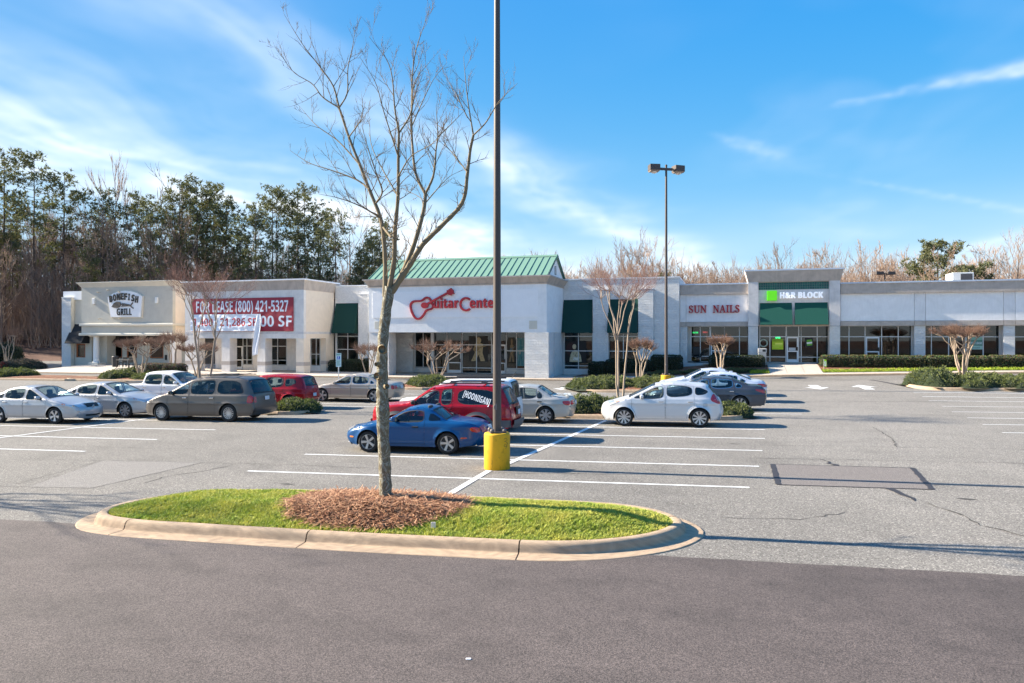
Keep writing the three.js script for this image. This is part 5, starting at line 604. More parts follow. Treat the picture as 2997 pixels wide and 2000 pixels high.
{
  const g = shop('tax_office', 'taller tax office tower with two green awnings and green tile band'), tp = t + 0.35, P = (px) => S(px, tp), Y = (py) => Yp(py, P(2325), tp), s0 = P(2190), s1 = P(2460), yC = Y(789), yB = Y(824), f = wingFloor;
  part('cornice', frustum(s0, s1, t - 1.5, tp, yB, yC - 0.08, 0.22), bandGrey, g); part('coping', bx(s0 - 0.26, s1 + 0.26, yC - 0.08, yC + 0.03, t - 1.8, tp + 0.26), copingBlue, g); part('pilaster', bx(s0, P(2220), wingSoffit, yB, t - 1.5, tp), greyWall, g); part('pilaster', bx(P(2428), s1, wingSoffit, yB, t - 1.5, tp), greyWall, g); part('pilaster_base', bx(s0 + 0.02, P(2220) - 0.02, f - 0.5, wingSoffit - 0.02, t - 0.9, tp - 0.02), cmu, g); part('pilaster_base', bx(P(2428) + 0.02, s1 - 0.02, f - 0.5, wingSoffit - 0.02, t - 0.9, tp - 0.02), cmu, g); part('belt_course', bx(P(2220) + 0.002, P(2428) - 0.002, wingSoffit - 0.0, wingSoffit + 0.1, t - 0.6, tp - 0.1), tanBand, g);
  part('front_wall', bx(P(2220) + 0.003, P(2428) - 0.003, wingSoffit + 0.102, yB - 0.002, t - 0.4, t + 0.15), greyWall, g); const tiles = new THREE.Group(); tiles.name = 'tile_band'; g.add(tiles); const a = P(2221), b = P(2427), yA = Y(847), yZ = Y(825.5), nx = 30, ny = 3, w = (b - a) / nx, h = (yZ - yA) / ny, tg = bx(0.008, w - 0.008, 0.008, h - 0.008, 0, 0.03), tm = [mat(0.006, 0.10, 0.085, 0.35), mat(0.008, 0.085, 0.08, 0.35), mat(0.01, 0.12, 0.10, 0.35)], rr = rng(8); for (let i = 0; i < nx; i++) for (let j = 0; j < ny; j++) part('tile', tg, tm[Math.floor(rr() * 3)], tiles).position.set(a + i * w, yA + j * h, t + 0.151); part('tile_grout', bx(a, b, yA, yZ, t + 0.1505, t + 0.16), mat(0.25, 0.28, 0.28), tiles);
  const aw = (x0, x1) => awning(g, P(x0), P(x1), Y(951), Y(886), t + 0.152, 0.6, mat(0.002, 0.075, 0.055, 0.9), 0.03); aw(2225, 2318.7); aw(2327, 2423.5);
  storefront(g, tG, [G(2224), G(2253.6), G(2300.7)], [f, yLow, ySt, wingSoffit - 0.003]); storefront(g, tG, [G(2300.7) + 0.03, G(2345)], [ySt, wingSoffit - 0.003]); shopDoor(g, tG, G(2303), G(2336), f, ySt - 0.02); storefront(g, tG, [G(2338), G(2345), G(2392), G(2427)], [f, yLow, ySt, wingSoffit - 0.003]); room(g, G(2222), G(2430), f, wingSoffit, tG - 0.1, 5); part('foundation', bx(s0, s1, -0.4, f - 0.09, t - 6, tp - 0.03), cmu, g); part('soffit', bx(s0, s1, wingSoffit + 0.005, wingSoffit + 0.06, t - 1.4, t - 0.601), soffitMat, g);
  const tt = tG + 0.012, Z = (px) => S(px, tt), K = (py) => Yp(py, Z(2320), tt); poster(g, 'window_poster', Z(2260), Z(2293), K(1023.5), K(992), tt, posterMat(256, 256, (x, w, h) => { x.fillStyle = '#b4cc1e'; x.fillRect(0, 0, w, h); x.fillStyle = '#8da416'; x.fillRect(0, 0, w, 70); x.fillStyle = '#e9f06a'; x.fillRect(70, 100, 170, 40); x.fillStyle = '#c9dd52'; x.fillRect(14, 160, 220, 18); x.fillRect(14, 196, 150, 14); })); poster(g, 'window_poster', Z(2357), Z(2380), K(1017), K(989), tt, posterMat(128, 160, (x, w, h) => { x.fillStyle = '#17151c'; x.fillRect(0, 0, w, h); x.save(); x.rotate(-0.12); x.fillStyle = '#5fa52b'; x.fillRect(18, 40, 86, 36); x.fillStyle = '#e9efe6'; x.fillRect(14, 78, 90, 30); x.fillStyle = '#6fb23a'; x.fillRect(14, 110, 86, 26); x.restore(); }));
  { const n2m = new THREE.MeshStandardMaterial({ color: C(0.05, 0.05, 0.05), emissive: C(0.03, 0.85, 0.2), emissiveIntensity: 1.6 }), y = K(991); letters(g, 'OPEN', Z(2270), Z(2284), y, 0.12, tt + 0.01, 0.02, font, n2m, 'neon_letter'); }
  const badge = new THREE.TorusGeometry(0.28, 0.05, 6, 24); badge.translate(Z(2235), K(1005), tt); part('window_decal', badge, mat(0.5, 0.6, 0.5), g); poster(g, 'door_notice', Z(2309), Z(2329), K(1026), K(1018), tG + 0.02, mat(0.55, 0.55, 0.55));
  const sg = shop('tax_office_sign', 'bright green square and white letters on the tax office tower', 'sign'), ts = t + 0.2; const A = S(2244.8, ts), Bx = S(2274, ts), yb = Yp(880.7, A, ts), yt = Yp(852, A, ts); part('green_square', rbx(A, Bx, yb, yt, ts, ts + 0.22, 0.02), mat(0.10, 0.62, 0.01, 0.4, { emissive: C(0.06, 0.3, 0.0), emissiveIntensity: 0.35 }), sg); part('raceway', bx(Bx - 0.1, S(2404, ts), Yp(868, A, ts), Yp(863.5, A, ts), t + 0.152, ts), alu, sg); letters(sg, 'H&R BLOCK', S(2281, ts), S(2409, ts), Yp(874, A, ts), Yp(857.7, A, ts) - Yp(874, A, ts), ts + 0.05, 0.13, font, mat(0.92, 0.93, 0.95, 0.35, { emissive: C(0.9, 0.93, 1), emissiveIntensity: 0.12 }), 'letter', 0.72, 0.035);
}
{
  const g = shop('vacant_units', 'long grey and white wing of empty units right of the tax office'), s0 = S(2460, t) + 0.02, s1 = 62, f = wingFloor; const yC = W_Y(829, 2480);
  const J = [2676.4, 2709.7, 2937.5, 2972].map(W_S), rest = [J[2] + (J[2] - J[0]), J[3] + (J[3] - J[1])]; unitFascia(g, s0, s1, yC, [...J, ...rest.filter((x) => x < s1 - 1)]);
  const piers = [[J[0], J[1]], [J[2], J[3]], [rest[0], rest[1]]]; for (const [a, b] of piers) part('pier', bx(a + 0.01, b - 0.01, f - 0.6, wingSoffit - 0.003, t - 0.85, t - 0.02), cmu, g);
  const bays = [[s0, J[0]], [J[1], J[2]], [J[3], rest[0]], [rest[1], s1]]; bays.forEach(([a, b], i) => { let xs; if (i === 0) xs = [2485, 2532, 2580.5, 2629].map(G); else if (i === 1) xs = [2726, 2776.5, 2827, 2877.5, 2927].map(G); else { xs = []; for (let k = 1; k < 5; k++) xs.push(lerp(a, b, k / 5 + 0.0)); }
    storefront(g, tG, [a + 0.03, ...xs, b - 0.03], [f, ySt, wingSoffit - 0.004], { skip: (k, j) => i === 0 && k === 2 && j === 0 }); if (i === 0) shopDoor(g, tG, xs[1] + 0.05, xs[1] + 1.0, f, ySt - 0.03); if (i === 0) part('window_pane', bx(xs[1] + 1.05, xs[2] - 0.03, f, ySt - 0.03, tG - 0.006, tG + 0.006), shopGlass, g); room(g, a + 0.05, b - 0.05, f, wingSoffit, tG - 0.1, 5); });
  part('foundation', bx(s0, s1, -0.4, f - 0.09, t - 6, t - 0.06), cmu, g); const tt = tG + 0.012, a = S(2840, tt), b = S(2876, tt); poster(g, 'lease_sign', a, b, Yp(1023, a, tt), Yp(987, a, tt), tt, posterMat(256, 256, (x, w, h) => { x.fillStyle = '#5a8a78'; x.fillRect(0, 0, w, h); x.fillStyle = '#86b3a0'; x.fillRect(0, 0, w, 60); x.fillStyle = '#e8eeee'; x.font = 'bold 62px sans-serif'; x.fillText('FOR LEASE', 8, 148, 240); x.fillStyle = '#a8cdbd'; x.fillRect(0, 180, w, 76); x.fillStyle = '#4b6f66'; x.font = 'bold 44px sans-serif'; x.fillText('421-5327', 22, 236, 220); }));
  // rooftop plant
  const td = t - 6, ac = shop('rooftop_air_conditioner', 'grey and white air conditioner on the roof of the empty units', 'air conditioner'), x0 = S(2789, td), x1 = S(2851, td), y1 = Yp(798, x0, td), y0 = yC - 0.4; part('cabinet', rbx(x0, x1, y0, y1, td - 2, td, 0.03), mat(0.6, 0.61, 0.6, 0.5), ac); part('coil_grille', bx(lerp(x0, x1, 0.38), x1 - 0.1, y0 + 0.55, y1 - 0.12, td + 0.002, td + 0.03), mat(0.05, 0.05, 0.055, 0.7), ac); part('curb', bx(x0 + 0.1, x1 - 0.1, yC - 0.6 + 0.2, y0 + 0.02, td - 1.9, td - 0.1), alu, ac);
}

/* ---------- pavements and beds along the shops ---------- */
const platH = (X, Z) => lerp(FLOOR - 0.012, 0.26, smooth(-27, -33, X) * smooth(52.8, 61, X * LS + Z * LC));
const SLAB = 1.53;
{ // slabs of the wide pavement on the left, one sheet with real joints
  const g = new THREE.Group(); g.name = numbered('sidewalk'); g.userData = { kind: 'structure' }; scene.add(g);
  const qs = [52.6, 54.1, 55.6, 57.4, 60, 63, 66, 70, 76]; for (let p = -58; p < -7.4; p += 3) for (let k = 0; k + 1 < qs.length; k++) { const p1 = Math.min(p + 3, -6.4); part('paving_slab', grid(range(p + 0.01, p1 - 0.01, 0.75), range(qs[k] + (k ? 0.01 : 0), qs[k + 1] - 0.01, 1.5), (a, b) => { const [X, Z] = lotXZ(a, b); return [X, platH(X, Z), -Z]; }), walkMat, g); }
  part('slab_bed', grid(range(-58, -6.5, 1.5), range(52.62, 75.9, 3), (a, b) => { const [X, Z] = lotXZ(a, b); return [X, platH(X, Z) - 0.03, -Z]; }), crackMat, g);
  part('kerb', fixUp(grid(range(-58, -6.4, 1.0), [0, 1, 2, 3], (p, k) => { const [o, h] = [[-0.02, -1], [0, 0.02], [0.02, 0.055], [0.05, 0.06]][k], [X, Z] = lotXZ(p, 52.42 + o + (k === 3 ? 0.14 : 0)); return [X, k === 0 ? H(X, Z) - 0.03 : platH(X, Z) + 0.008 - (k === 1 ? 0.03 : 0), -Z]; })), kerbMat, g);
}
const tKerb = (s) => 0.2 - 0.0787 * s, hKerb = (s) => { const w = BW(s, 0, tKerb(s)); return H(w[0], -w[2]) + 0.15; }, hWall = (s) => interp(s, [0, 3, 6, 9, 11, 13, 80], [FLOOR - 0.05, 0.02, 0.3, 0.72, 0.92, wingFloor - 0.03, wingFloor - 0.03]);
const bedY = (s, t2) => { const a = tKerb(s), D = a - (T_WING - 0.4), d = clamp((a - t2) / D); return lerp(hKerb(s), hWall(s), smooth(0.12, 0.98, d)); };
{
  const ruled = (name, s0, s1, t0, t1, m, dy, parent, st = 1) => part(name, grid(range(s0, s1, st), range(0, 1, 0.125), (s, v) => { const a = typeof t0 === 'function' ? t0(s) : t0, b = typeof t1 === 'function' ? t1(s) : t1, tt = lerp(a, b, v), w = BW(s, bedY(s, tt) + dy, tt); return w; }), m, parent);
  const g = new THREE.Group(); g.name = numbered('sidewalk'); g.userData = { kind: 'structure' }; scene.add(g); const band = (d) => (s) => tKerb(s) - d;
  for (let s = 1.2; s < 60; s += SLAB * 2) ruled('paving_slab', s + 0.008, s + SLAB * 2 - 0.008, band(0.17), band(1.35), walkMat, 0.004, g, 0.8);
  const wa = S(2250, -4), wb = S(2404, -4); for (let k = 0; k < 3; k++) ruled('paving_slab', lerp(wa, wb, k / 3) + 0.008, lerp(wa, wb, (k + 1) / 3) - 0.008, band(1.37), T_WING - 0.7, walkMat, 0.002, g, 0.5); ruled('paving_slab', 11.4, wa - 0.02, T_WING + 0.3, T_WING - 0.7, walkMat, 0.002, g); ruled('slab_bed', 1.2, 60, band(0.05), band(1.4), crackMat, -0.02, g);
  part('kerb', fixUp(grid(range(0.2, 61, 1), [0, 1, 2, 3], (s, k) => { const [o, h] = [[-0.02, -0.2], [0.0, -0.03], [0.03, 0.004], [0.17, 0.008]][k], tt = tKerb(s) - o; return BW(s, hKerb(s) + h, tt); })), kerbMat, g);
  const b1 = new THREE.Group(); b1.name = numbered('planting_bed'); b1.userData = { kind: 'structure' }; scene.add(b1); ruled('mulch_bed', 1.6, wa - 0.01, band(1.36), T_LINK + 0.02, mulchMat, 0.0, b1); ruled('mulch_bed', wb + 0.01, 60, band(2.5), T_WING - 0.7, mulchMat, 0.003, b1);
  const lawn = new THREE.Group(); lawn.name = numbered('lawn'); lawn.userData = { kind: 'structure' }; scene.add(lawn); ruled('turf', wb + 0.02, 60, band(1.36), band(2.52), turfMat, 0.03, lawn); ruled('turf', S(2195, -3), wa - 0.02, band(1.36), band(2.6), turfMat, 0.03, lawn);
  const r = rng(12), mb = new MB(), bm = new THREE.MeshStandardMaterial({ color: C(1, 1, 1), roughness: 0.8, side: THREE.DoubleSide }); for (let k = 0; k < 5; k++) { const a = r() * 6.28, l = 0.07 + 0.05 * r(); mb.tri([-0.012, 0, 0], [0.012, 0, 0], [Math.cos(a) * 0.05, l, Math.sin(a) * 0.05]); } const im = new THREE.InstancedMesh(mb.geo(), bm, 5200), d = new THREE.Object3D(), c = new THREE.Color(); im.name = 'grass'; im.userData = { kind: 'stuff' }; shade(im); for (let i = 0; i < 5200; i++) { const s = i < 4600 ? wb + 0.05 + (46 - wb) * r() : lerp(S(2195, -3), wa, r()), tt = tKerb(s) - 1.4 - 1.1 * r(), w = BW(s, bedY(s, tt) + 0.025, tt); d.position.set(...w); d.rotation.y = r() * 6.28; d.scale.setScalar(0.8 + 0.6 * r()); d.updateMatrix(); im.setMatrixAt(i, d.matrix); const y = r(); c.setRGB(lerp(0.17, 0.4, y), lerp(0.3, 0.42, y), 0.03); im.setColorAt(i, c); } lawn.add(im);
}
function bedHedge(label, x0, x1, tt, D, h, o) { const a = S(x0, tt), b = S(x1, tt), s = (a + b) / 2, w = BW(s, bedY(s, tt) - 0.05, tt); return hedge(label, w, -BA, b - a, D, h, o); }
bedHedge('small clipped dark hedge block nearest the green-roofed shop', 1726, 1771, -4.9, 1.0, 1.05, { pal: 'dark', seed: 21 }); bedHedge('long clipped dark hedge block under the second green awning', 1774, 1903, -5.0, 1.0, 1.05, { pal: 'dark', seed: 22 }); bedHedge('tall clipped dark hedge block left of the nail salon pier', 1908, 1995, -5.0, 1.0, 1.15, { pal: 'dark', seed: 23 }); bedHedge('rounded hedge below the nail salon windows', 2077, 2236, -5.3, 1.1, 0.8, { pal: 'dark', seed: 24 });
bedHedge('long rounded hedge in front of the first empty unit', 2403, 2702, -5.5, 1.15, 0.8, { seed: 25 }); bedHedge('long rounded hedge below the for lease sign of the second empty unit', 2704, 2890, -5.5, 1.15, 0.8, { seed: 26 }); bedHedge('rounded hedge at the right edge below the last empty unit', 2892, 3120, -5.5, 1.15, 0.84, { seed: 27 });
{ const w0 = BW(-19.3, FLOOR, -4.6); hedge('dark clipped bush under the green awning beside the banner store', w0, -BA, 1.5, 1.1, 1.05, { pal: 'dark', seed: 28 }); hedge('dark clipped bush left of the portico column', BW(-17.6, FLOOR, -4.6), -BA, 1.5, 1.1, 1.1, { pal: 'dark', seed: 29 }); hedge('dark clipped bush closest to the tan wall of the banner store', BW(-20.9, FLOOR, -4.4), -BA, 1.3, 1.1, 0.95, { pal: 'dark', seed: 30 }); }
{ const rest = (px, Z) => [ray(px, Z), platH(ray(px, Z), Z) - 0.03, -Z]; hedge('brown winter hedge left part, beside the restaurant terrace', rest(452, 61), -BA, 2.3, 1.1, 0.85, { pal: 'brown', seed: 31 }); hedge('brown winter hedge right part, against the banner store corner', rest(512, 60.2), -BA, 1.8, 1.1, 0.85, { pal: 'brown', seed: 32 }); const q = toLot(ray(478, 59.2), 59.2); juniper('row of lime green ground cover below the brown winter hedge', q, 1.7, 0.25, 0.22, { y: platH(ray(478, 59.2), 59.2), pal: 'lime', seed: 33, name: 'ground_cover', leaf: 0.09 }); const q2 = toLot(ray(385, 60.5), 60.5); juniper('yellow-green potted bush beside the restaurant terrace', q2, 0.42, 0.42, 0.8, { y: platH(ray(385, 60.5), 60.5), pal: 'hedge', seed: 34, name: 'bush' }); }

/* ---------- car park islands with junipers and trees ---------- */
const isl = (label, a, b, c, d, r) => lotIsland(label, islandPoly(a, b, c, d, r));
isl('island behind the minivan', -27.4, -15.35, 27.4, 29.5); isl('island beside the silver hatchback', -5.7, 3.0, 27.75, 30.2); isl('island with the far lamp post', -5.4, 4.6, 41.9, 47.4); isl('island in front of the green-roofed shop', -17.6, -13.9, 42, 49.2); isl('island at the right edge', 13.9, 36, 43.4, 47.3); isl('island in front of the restaurant', -45, -33.2, 44.3, 48.2); { const [p] = toLot(...at(82, 1128)); isl('island at the left edge', p - 16, p, 44.0, 47.8); }
const onIsl = (px, q) => { const u = (px - CXP) / FOC, Z = q / (u * LS + LC), X = u * Z; return [X, Z, H(X, Z) + 0.2]; };
const J = (label, px, q, rp, rq, h, seed, o = {}) => juniper(label, toLot(...onIsl(px, q)), rp, rq, h, { seed, ...o });
J('juniper at the rounded island end behind the minivan', 862, 28.4, 1.15, 0.95, 0.62, 41); J('juniper between the sedan and the minivan', 495, 28.4, 1.5, 0.9, 0.6, 42); J('juniper beside the pickup bed', 560, 28.5, 1.2, 0.9, 0.55, 45);
J('juniper left of the slim vase-shaped tree beside the hatchback', 1722, 29, 1.35, 1.0, 0.85, 43); J('juniper right of the slim vase-shaped tree beside the hatchback', 1835, 29, 1.2, 1.0, 0.75, 44); J('juniper at the island end right of the hatchback', 2135, 29, 0.8, 0.95, 0.62, 46);
J('juniper mass left of the far lamp post', 1765, 44.3, 2.3, 2.0, 0.8, 47); J('juniper mass beside the yellow base of the far lamp post', 1925, 44.6, 2.0, 2.1, 0.75, 48); J('juniper at the right end of the lamp post island', 2055, 45, 1.6, 1.9, 0.7, 49);
J('juniper at the foot of the pruned tree before the green-roofed shop', 1258, 44.6, 1.5, 2.2, 0.75, 50); J('tall juniper at the left end of the right-hand island', 2735, 45.2, 1.3, 1.6, 1.15, 51); J('juniper right of the pruned tree on the right-hand island', 2870, 45.0, 2.2, 1.5, 0.8, 52); J('juniper at the right frame edge', 2985, 44.9, 2.0, 1.4, 0.75, 53);
J('juniper left of the pruned tree before the restaurant', 355, 46.2, 1.6, 1.5, 0.8, 54); J('juniper right of the pruned tree before the restaurant', 462, 46.2, 1.9, 1.5, 0.65, 55); J('juniper at the left frame edge', 30, 45.8, 2.0, 1.5, 0.8, 56);
{ // low leafy cover on the sloping bed left of the tax office walkway
  for (const [a, b, k] of [[1960, -3.2, 61], [2060, -3.4, 62], [2160, -3.6, 63]]) { const s = S(a, b), w = BW(s, bedY(s, b), b); juniper(['grey-green ground cover left of the nail salon', 'grey-green ground cover below the nail salon', 'grey-green ground cover beside the tax office walkway'][k - 61], toLot(w[0], -w[2]), 1.7, 0.9, 0.28, { y: w[1] - 0.02, pal: 'hedge', seed: k, name: 'ground_cover', leaf: 0.1 }); }
}
const M = (label, px, Z, y, h, sp, o) => myrtle(label, ray(px, Z), Z, y, h, sp, o);
M('pruned bare tree at the far left edge by the drive', 22, 73, 0.05, 3.9, 1.6, { seed: 3, stems: 4, fork: 0.5, shoots: 7, tl: 0.7 }); M('flat-topped pruned tree before the restaurant entrance', 412, 53.6, 0.0, 3.35, 1.75, { seed: 5, stems: 6, dome: 1 }); M('pruned tree between restaurant and banner store', 505, 61, platH(ray(505, 61), 61), 3.5, 1.15, { seed: 6, stems: 5, fork: 0.55, tl: 0.6 }); M('twiggy pruned tree before the first banner store column', 577, 57, FLOOR, 2.75, 1.5, { seed: 7, stems: 5, dome: 1 });
M('slim multi-stemmed bare tree behind the minivan', 597, 32.6, -0.08, 7.7, 1.25, { seed: 8, stems: 5, fork: 0.45, top: 0.66, tl: 1.0, td: 2, tr: 0.006, shoots: 3, twig: redTwig, rb: 0.05 }); M('small pruned tree beside the left portico column', 1075, 55.6, FLOOR, 2.65, 1.1, { seed: 9, stems: 3, dome: 1 }); M('umbrella-shaped pruned tree before the green-roofed shop', 1283, 50, -0.02, 3.1, 1.75, { seed: 10, stems: 5, dome: 1, fork: 0.45 }); M('slim vase-shaped bare tree with reddish twigs beside the hatchback', 1812, 29.2, 0.15, 7.4, 1.05, { seed: 11, stems: 3, fork: 0.42, top: 0.64, tl: 1.0, td: 2, tr: 0.006, shoots: 4, twig: redTwig, rb: 0.055 });
M('pruned tree left of the far lamp post', 1872, 44.6, 0.1, 3.0, 0.85, { seed: 12, stems: 4 }); M('small pruned tree before the nail salon door', 2110, 50, 0.55, 2.65, 0.8, { seed: 13, stems: 4 }); M('pruned tree before the for lease sign of the empty units', 2818, 43.6, 0.5, 3.5, 1.2, { seed: 14, stems: 7, fork: 0.48 });
{ const q = toLot(ray(62, 71), 71); juniper('dull brown shrub mass at the far left edge', q, 2.2, 1.2, 1.05, { y: -0.05, pal: 'brown', seed: 65, name: 'shrub', leaf: 0.12 }); const q2 = toLot(ray(16, 70), 70); juniper('small red-leaved shrub at the far left edge', q2, 0.5, 0.5, 0.8, { y: -0.05, pal: 'red', seed: 66, name: 'shrub', leaf: 0.12 }); const q3 = toLot(ray(20, 84), 84); juniper('dark evergreen bush behind the far left pruned tree', q3, 1.6, 1.6, 2.6, { y: -0.1, pal: 'dark', seed: 67, name: 'shrub', leaf: 0.2 }); }

/* ---------- lamp posts, signs and small things ---------- */
const poleMat = mat(0.085, 0.068, 0.06, 0.55, { metalness: 0.2 }), boltMat = mat(0.16, 0.135, 0.125, 0.55), yellowTex = colorTex(256, (u, v) => { const s = 1 + 0.1 * tn(u, v, 4, 4, 3), k = tn(u, v, 12, 4, 17) > 0.42 ? 0.8 : 1; return [0.74 * s * k, 0.40 * s * k, 0.008 * s]; }), yellow = new THREE.MeshStandardMaterial({ map: rep(yellowTex, 0.8), roughness: 0.75, bumpMap: rep(grainTex, 0.3), bumpScale: 0.003 }), lensMat = mat(0.75, 0.68, 0.62, 0.3);
function lampPost(label, X, Z, dy, graffiti) {
  const g = thing('lamp_post', label, 'lamp post', [X, H(X, Z) + dy, -Z], LA); const b = new THREE.LatheGeometry([[0.001, -0.1], [0.305, -0.1], [0.305, 0.8], [0.29, 0.835], [0.26, 0.845], [0.001, 0.845]].map(([a, c]) => new THREE.Vector2(a, c)), 40); part('concrete_base', b, yellow, g);
  part('base_plate', rbx(-0.19, 0.19, 0.846, 0.875, -0.19, 0.19, 0.008), poleMat, g); for (const [a, c] of [[-1, -1], [1, -1], [1, 1], [-1, 1]]) { const q = new THREE.SphereGeometry(0.052, 12, 8); q.scale(1, 0.9, 1); q.translate(a * 0.145, 0.905, c * 0.145); part('bolt_cover', q, boltMat, g); }
  const p = new THREE.CylinderGeometry(0.062, 0.1, 12.55, 24, 1); p.translate(0, 0.875 + 6.275, 0); part('pole', p, poleMat, g); const hh = new THREE.CylinderGeometry(0.05, 0.05, 0.02, 16); hh.scale(1, 1, 1.5); hh.rotateX(Math.PI / 2); hh.translate(-0.045, 1.45, 0.085); part('hand_hole_cover', hh, boltMat, g); const top = 13.4; const cap = new THREE.SphereGeometry(0.075, 12, 8); cap.translate(0, top, 0); part('pole_cap', cap, poleMat, g);
  part('arm', bx(-0.42, 0.42, top - 0.28, top - 0.14, -0.05, 0.05), poleMat, g); for (const s of [-1, 1]) { const h = new THREE.Group(); h.name = 'lamp_head'; h.position.set(s * 0.78, top - 0.2, 0); h.rotation.y = s * 0.1; g.add(h); part('housing', rbx(-0.31, 0.31, -0.14, 0.22, -0.26, 0.26, 0.02), poleMat, h); part('lens_frame', frustumDown(0.31, 0.26), mat(0.3, 0.24, 0.2, 0.6), h); const l = new THREE.SphereGeometry(0.22, 16, 8, 0, 6.283, Math.PI / 2, Math.PI / 2); l.scale(1, 0.5, 1); l.scale(0.85, 0.9, 0.85); l.translate(0, -0.205, 0); part('lens', l, lensMat, h); }
  if (graffiti) { const s = [[0.1, 0.72], [0.16, 0.74], [0.19, 0.69], [0.12, 0.67], [0.17, 0.65], [0.2, 0.6], [0.13, 0.6], [0.11, 0.56], [0.16, 0.55], [0.19, 0.58], [0.15, 0.5]].map(([x, y]) => [x, y, Math.sqrt(0.306 ** 2 - x * x)]); const mb = new MB(); mb.tube(curvePts(s, 60), Array(61).fill(0.004), 4); part('graffiti', mb.geo(), blackSign, g); }
  return g;
}
function frustumDown(a, b) { const g = frustum(-a * 0.82, a * 0.82, -b * 0.82, b * 0.82, -0.21, -0.14, 0.045); return g; }
lampPost('tall brown lamp post on yellow base in front of the red off-roader', -0.35, 16.42, 0, true); lampPost('twin-head lamp post on yellow base in the far island', ray(1950, 42), 42, 0.1, false);
{ // the lamp beyond the roofs, and the lattice mast on the skyline
  const Z = 92, g = thing('rear_lamp_post', 'twin-head lamp just showing above the roof of the empty units', 'lamp post', [ray(2590, Z), earthH(ray(2590, Z), Z), -Z]), y = CAMH + (981 - 800) / FOC * Z - g.position.y; const p = new THREE.CylinderGeometry(0.07, 0.1, y, 12); p.translate(0, y / 2, 0); part('pole', p, poleMat, g); for (const s of [-1, 1]) part('lamp_head', rbx(s * 0.75 - 0.5, s * 0.75 + 0.5, y - 0.2, y + 0.2, -0.35, 0.35, 0.03), poleMat, g); part('arm', bx(-0.4, 0.4, y - 0.05, y + 0.05, -0.04, 0.04), poleMat, g);
  const Z2 = 160, X2 = ray(2581, Z2), m = thing('lattice_mast', 'thin grey lattice mast on the skyline', 'mast', [X2, earthH(X2, Z2), -Z2]), top = CAMH + (981 - 716) / FOC * Z2 - m.position.y, mb = new MB(); for (const [a, b] of [[-1, -1], [1, -1], [0, 1]]) mb.tube([[a * 0.5, 0, b * 0.5], [a * 0.35, top, b * 0.35]], [0.07, 0.06], 4); for (let k = 0; k < 22; k++) { const y0 = top * k / 22, y1 = top * (k + 1) / 22; mb.tube([[-0.45, y0, -0.45], [0.45, y1, -0.45]], [0.04, 0.04], 3); mb.tube([[0.45, y0, -0.45], [0, y1, 0.45]], [0.04, 0.04], 3); } part('lattice', mb.geo(), mat(0.35, 0.36, 0.4, 0.6), m); mb.tube([[0, top, 0], [0, top + 1.4, 0]], [0.03, 0.02], 4);
}
{ // reserved parking sign
  const Z = 43, X = ray(991, Z), g = thing('parking_sign', 'tall narrow accessible parking sign on a steel post behind the gold sedan', 'sign', [X, H(X, Z), -Z], 0.12); const p = new THREE.CylinderGeometry(0.03, 0.03, 2.35, 10); p.translate(0, 1.16, 0); part('post', p, alu, g); part('sign_panel', (() => { const q = new THREE.BoxGeometry(0.32, 0.84, 0.012); q.translate(0, 1.95, 0.04); return q; })(), posterMat(96, 256, (x, w, h) => { x.fillStyle = '#cfe3e2'; x.fillRect(0, 0, w, h); x.fillStyle = '#2f8a6a'; x.fillRect(10, 14, 76, 12); x.fillRect(10, 34, 60, 8); x.fillStyle = '#1557b8'; x.fillRect(22, 58, 52, 60); x.fillStyle = '#fff'; x.beginPath(); x.arc(46, 68, 6, 0, 7); x.fill(); x.lineWidth = 5; x.strokeStyle = '#fff'; x.beginPath(); x.arc(46, 96, 13, 0.3, 5); x.stroke(); x.beginPath(); x.moveTo(46, 74); x.lineTo(47, 90); x.lineTo(60, 92); x.stroke(); x.fillStyle = '#2f8a6a'; for (let k = 0; k < 5; k++) x.fillRect(12, 140 + k * 20, 70 - 9 * (k % 3), 9); }), g);
}
{ // terrace furniture by the restaurant
  const dark = mat(0.03, 0.028, 0.026, 0.6), Z = 65.5, y = 0.255; const tb = thing('patio_table', 'dark low patio table under the restaurant canopy', 'table', [ray(367, Z), y, -Z], -BA); part('table_top', rbx(-0.75, 0.75, 0.68, 0.74, -0.4, 0.4, 0.02), dark, tb); for (const [a, b] of [[-1, -1], [1, -1], [1, 1], [-1, 1]]) part('leg', bx(a * 0.7 - 0.03, a * 0.7 + 0.03, 0, 0.68, b * 0.35 - 0.03, b * 0.35 + 0.03), dark, tb);
  const ch = (px, lab) => { const g = thing('patio_chair', lab, 'chair', [ray(px, 67), y, -67], -BA); part('seat', rbx(-0.25, 0.25, 0.4, 0.46, -0.24, 0.24, 0.02), dark, g); part('backrest', rbx(-0.25, 0.25, 0.46, 0.95, -0.24, -0.19, 0.02), dark, g); for (const [a, b] of [[-1, -1], [1, -1], [1, 1], [-1, 1]]) part('leg', bx(a * 0.22 - 0.02, a * 0.22 + 0.02, 0, 0.4, b * 0.21 - 0.02, b * 0.21 + 0.02), dark, g); }; ch(360, 'dark patio chair left behind the low terrace table'); ch(378, 'dark patio chair right behind the low terrace table'); const bin = thing('litter_bin', 'black slatted litter bin on the restaurant terrace', 'bin', [ray(337, 67), y, -67]); const c = new THREE.CylinderGeometry(0.3, 0.27, 0.95, 18); c.translate(0, 0.475, 0); part('body', c, dark, bin); const l = new THREE.CylinderGeometry(0.22, 0.32, 0.09, 18); l.translate(0, 0.995, 0); part('lid', l, dark, bin);
}
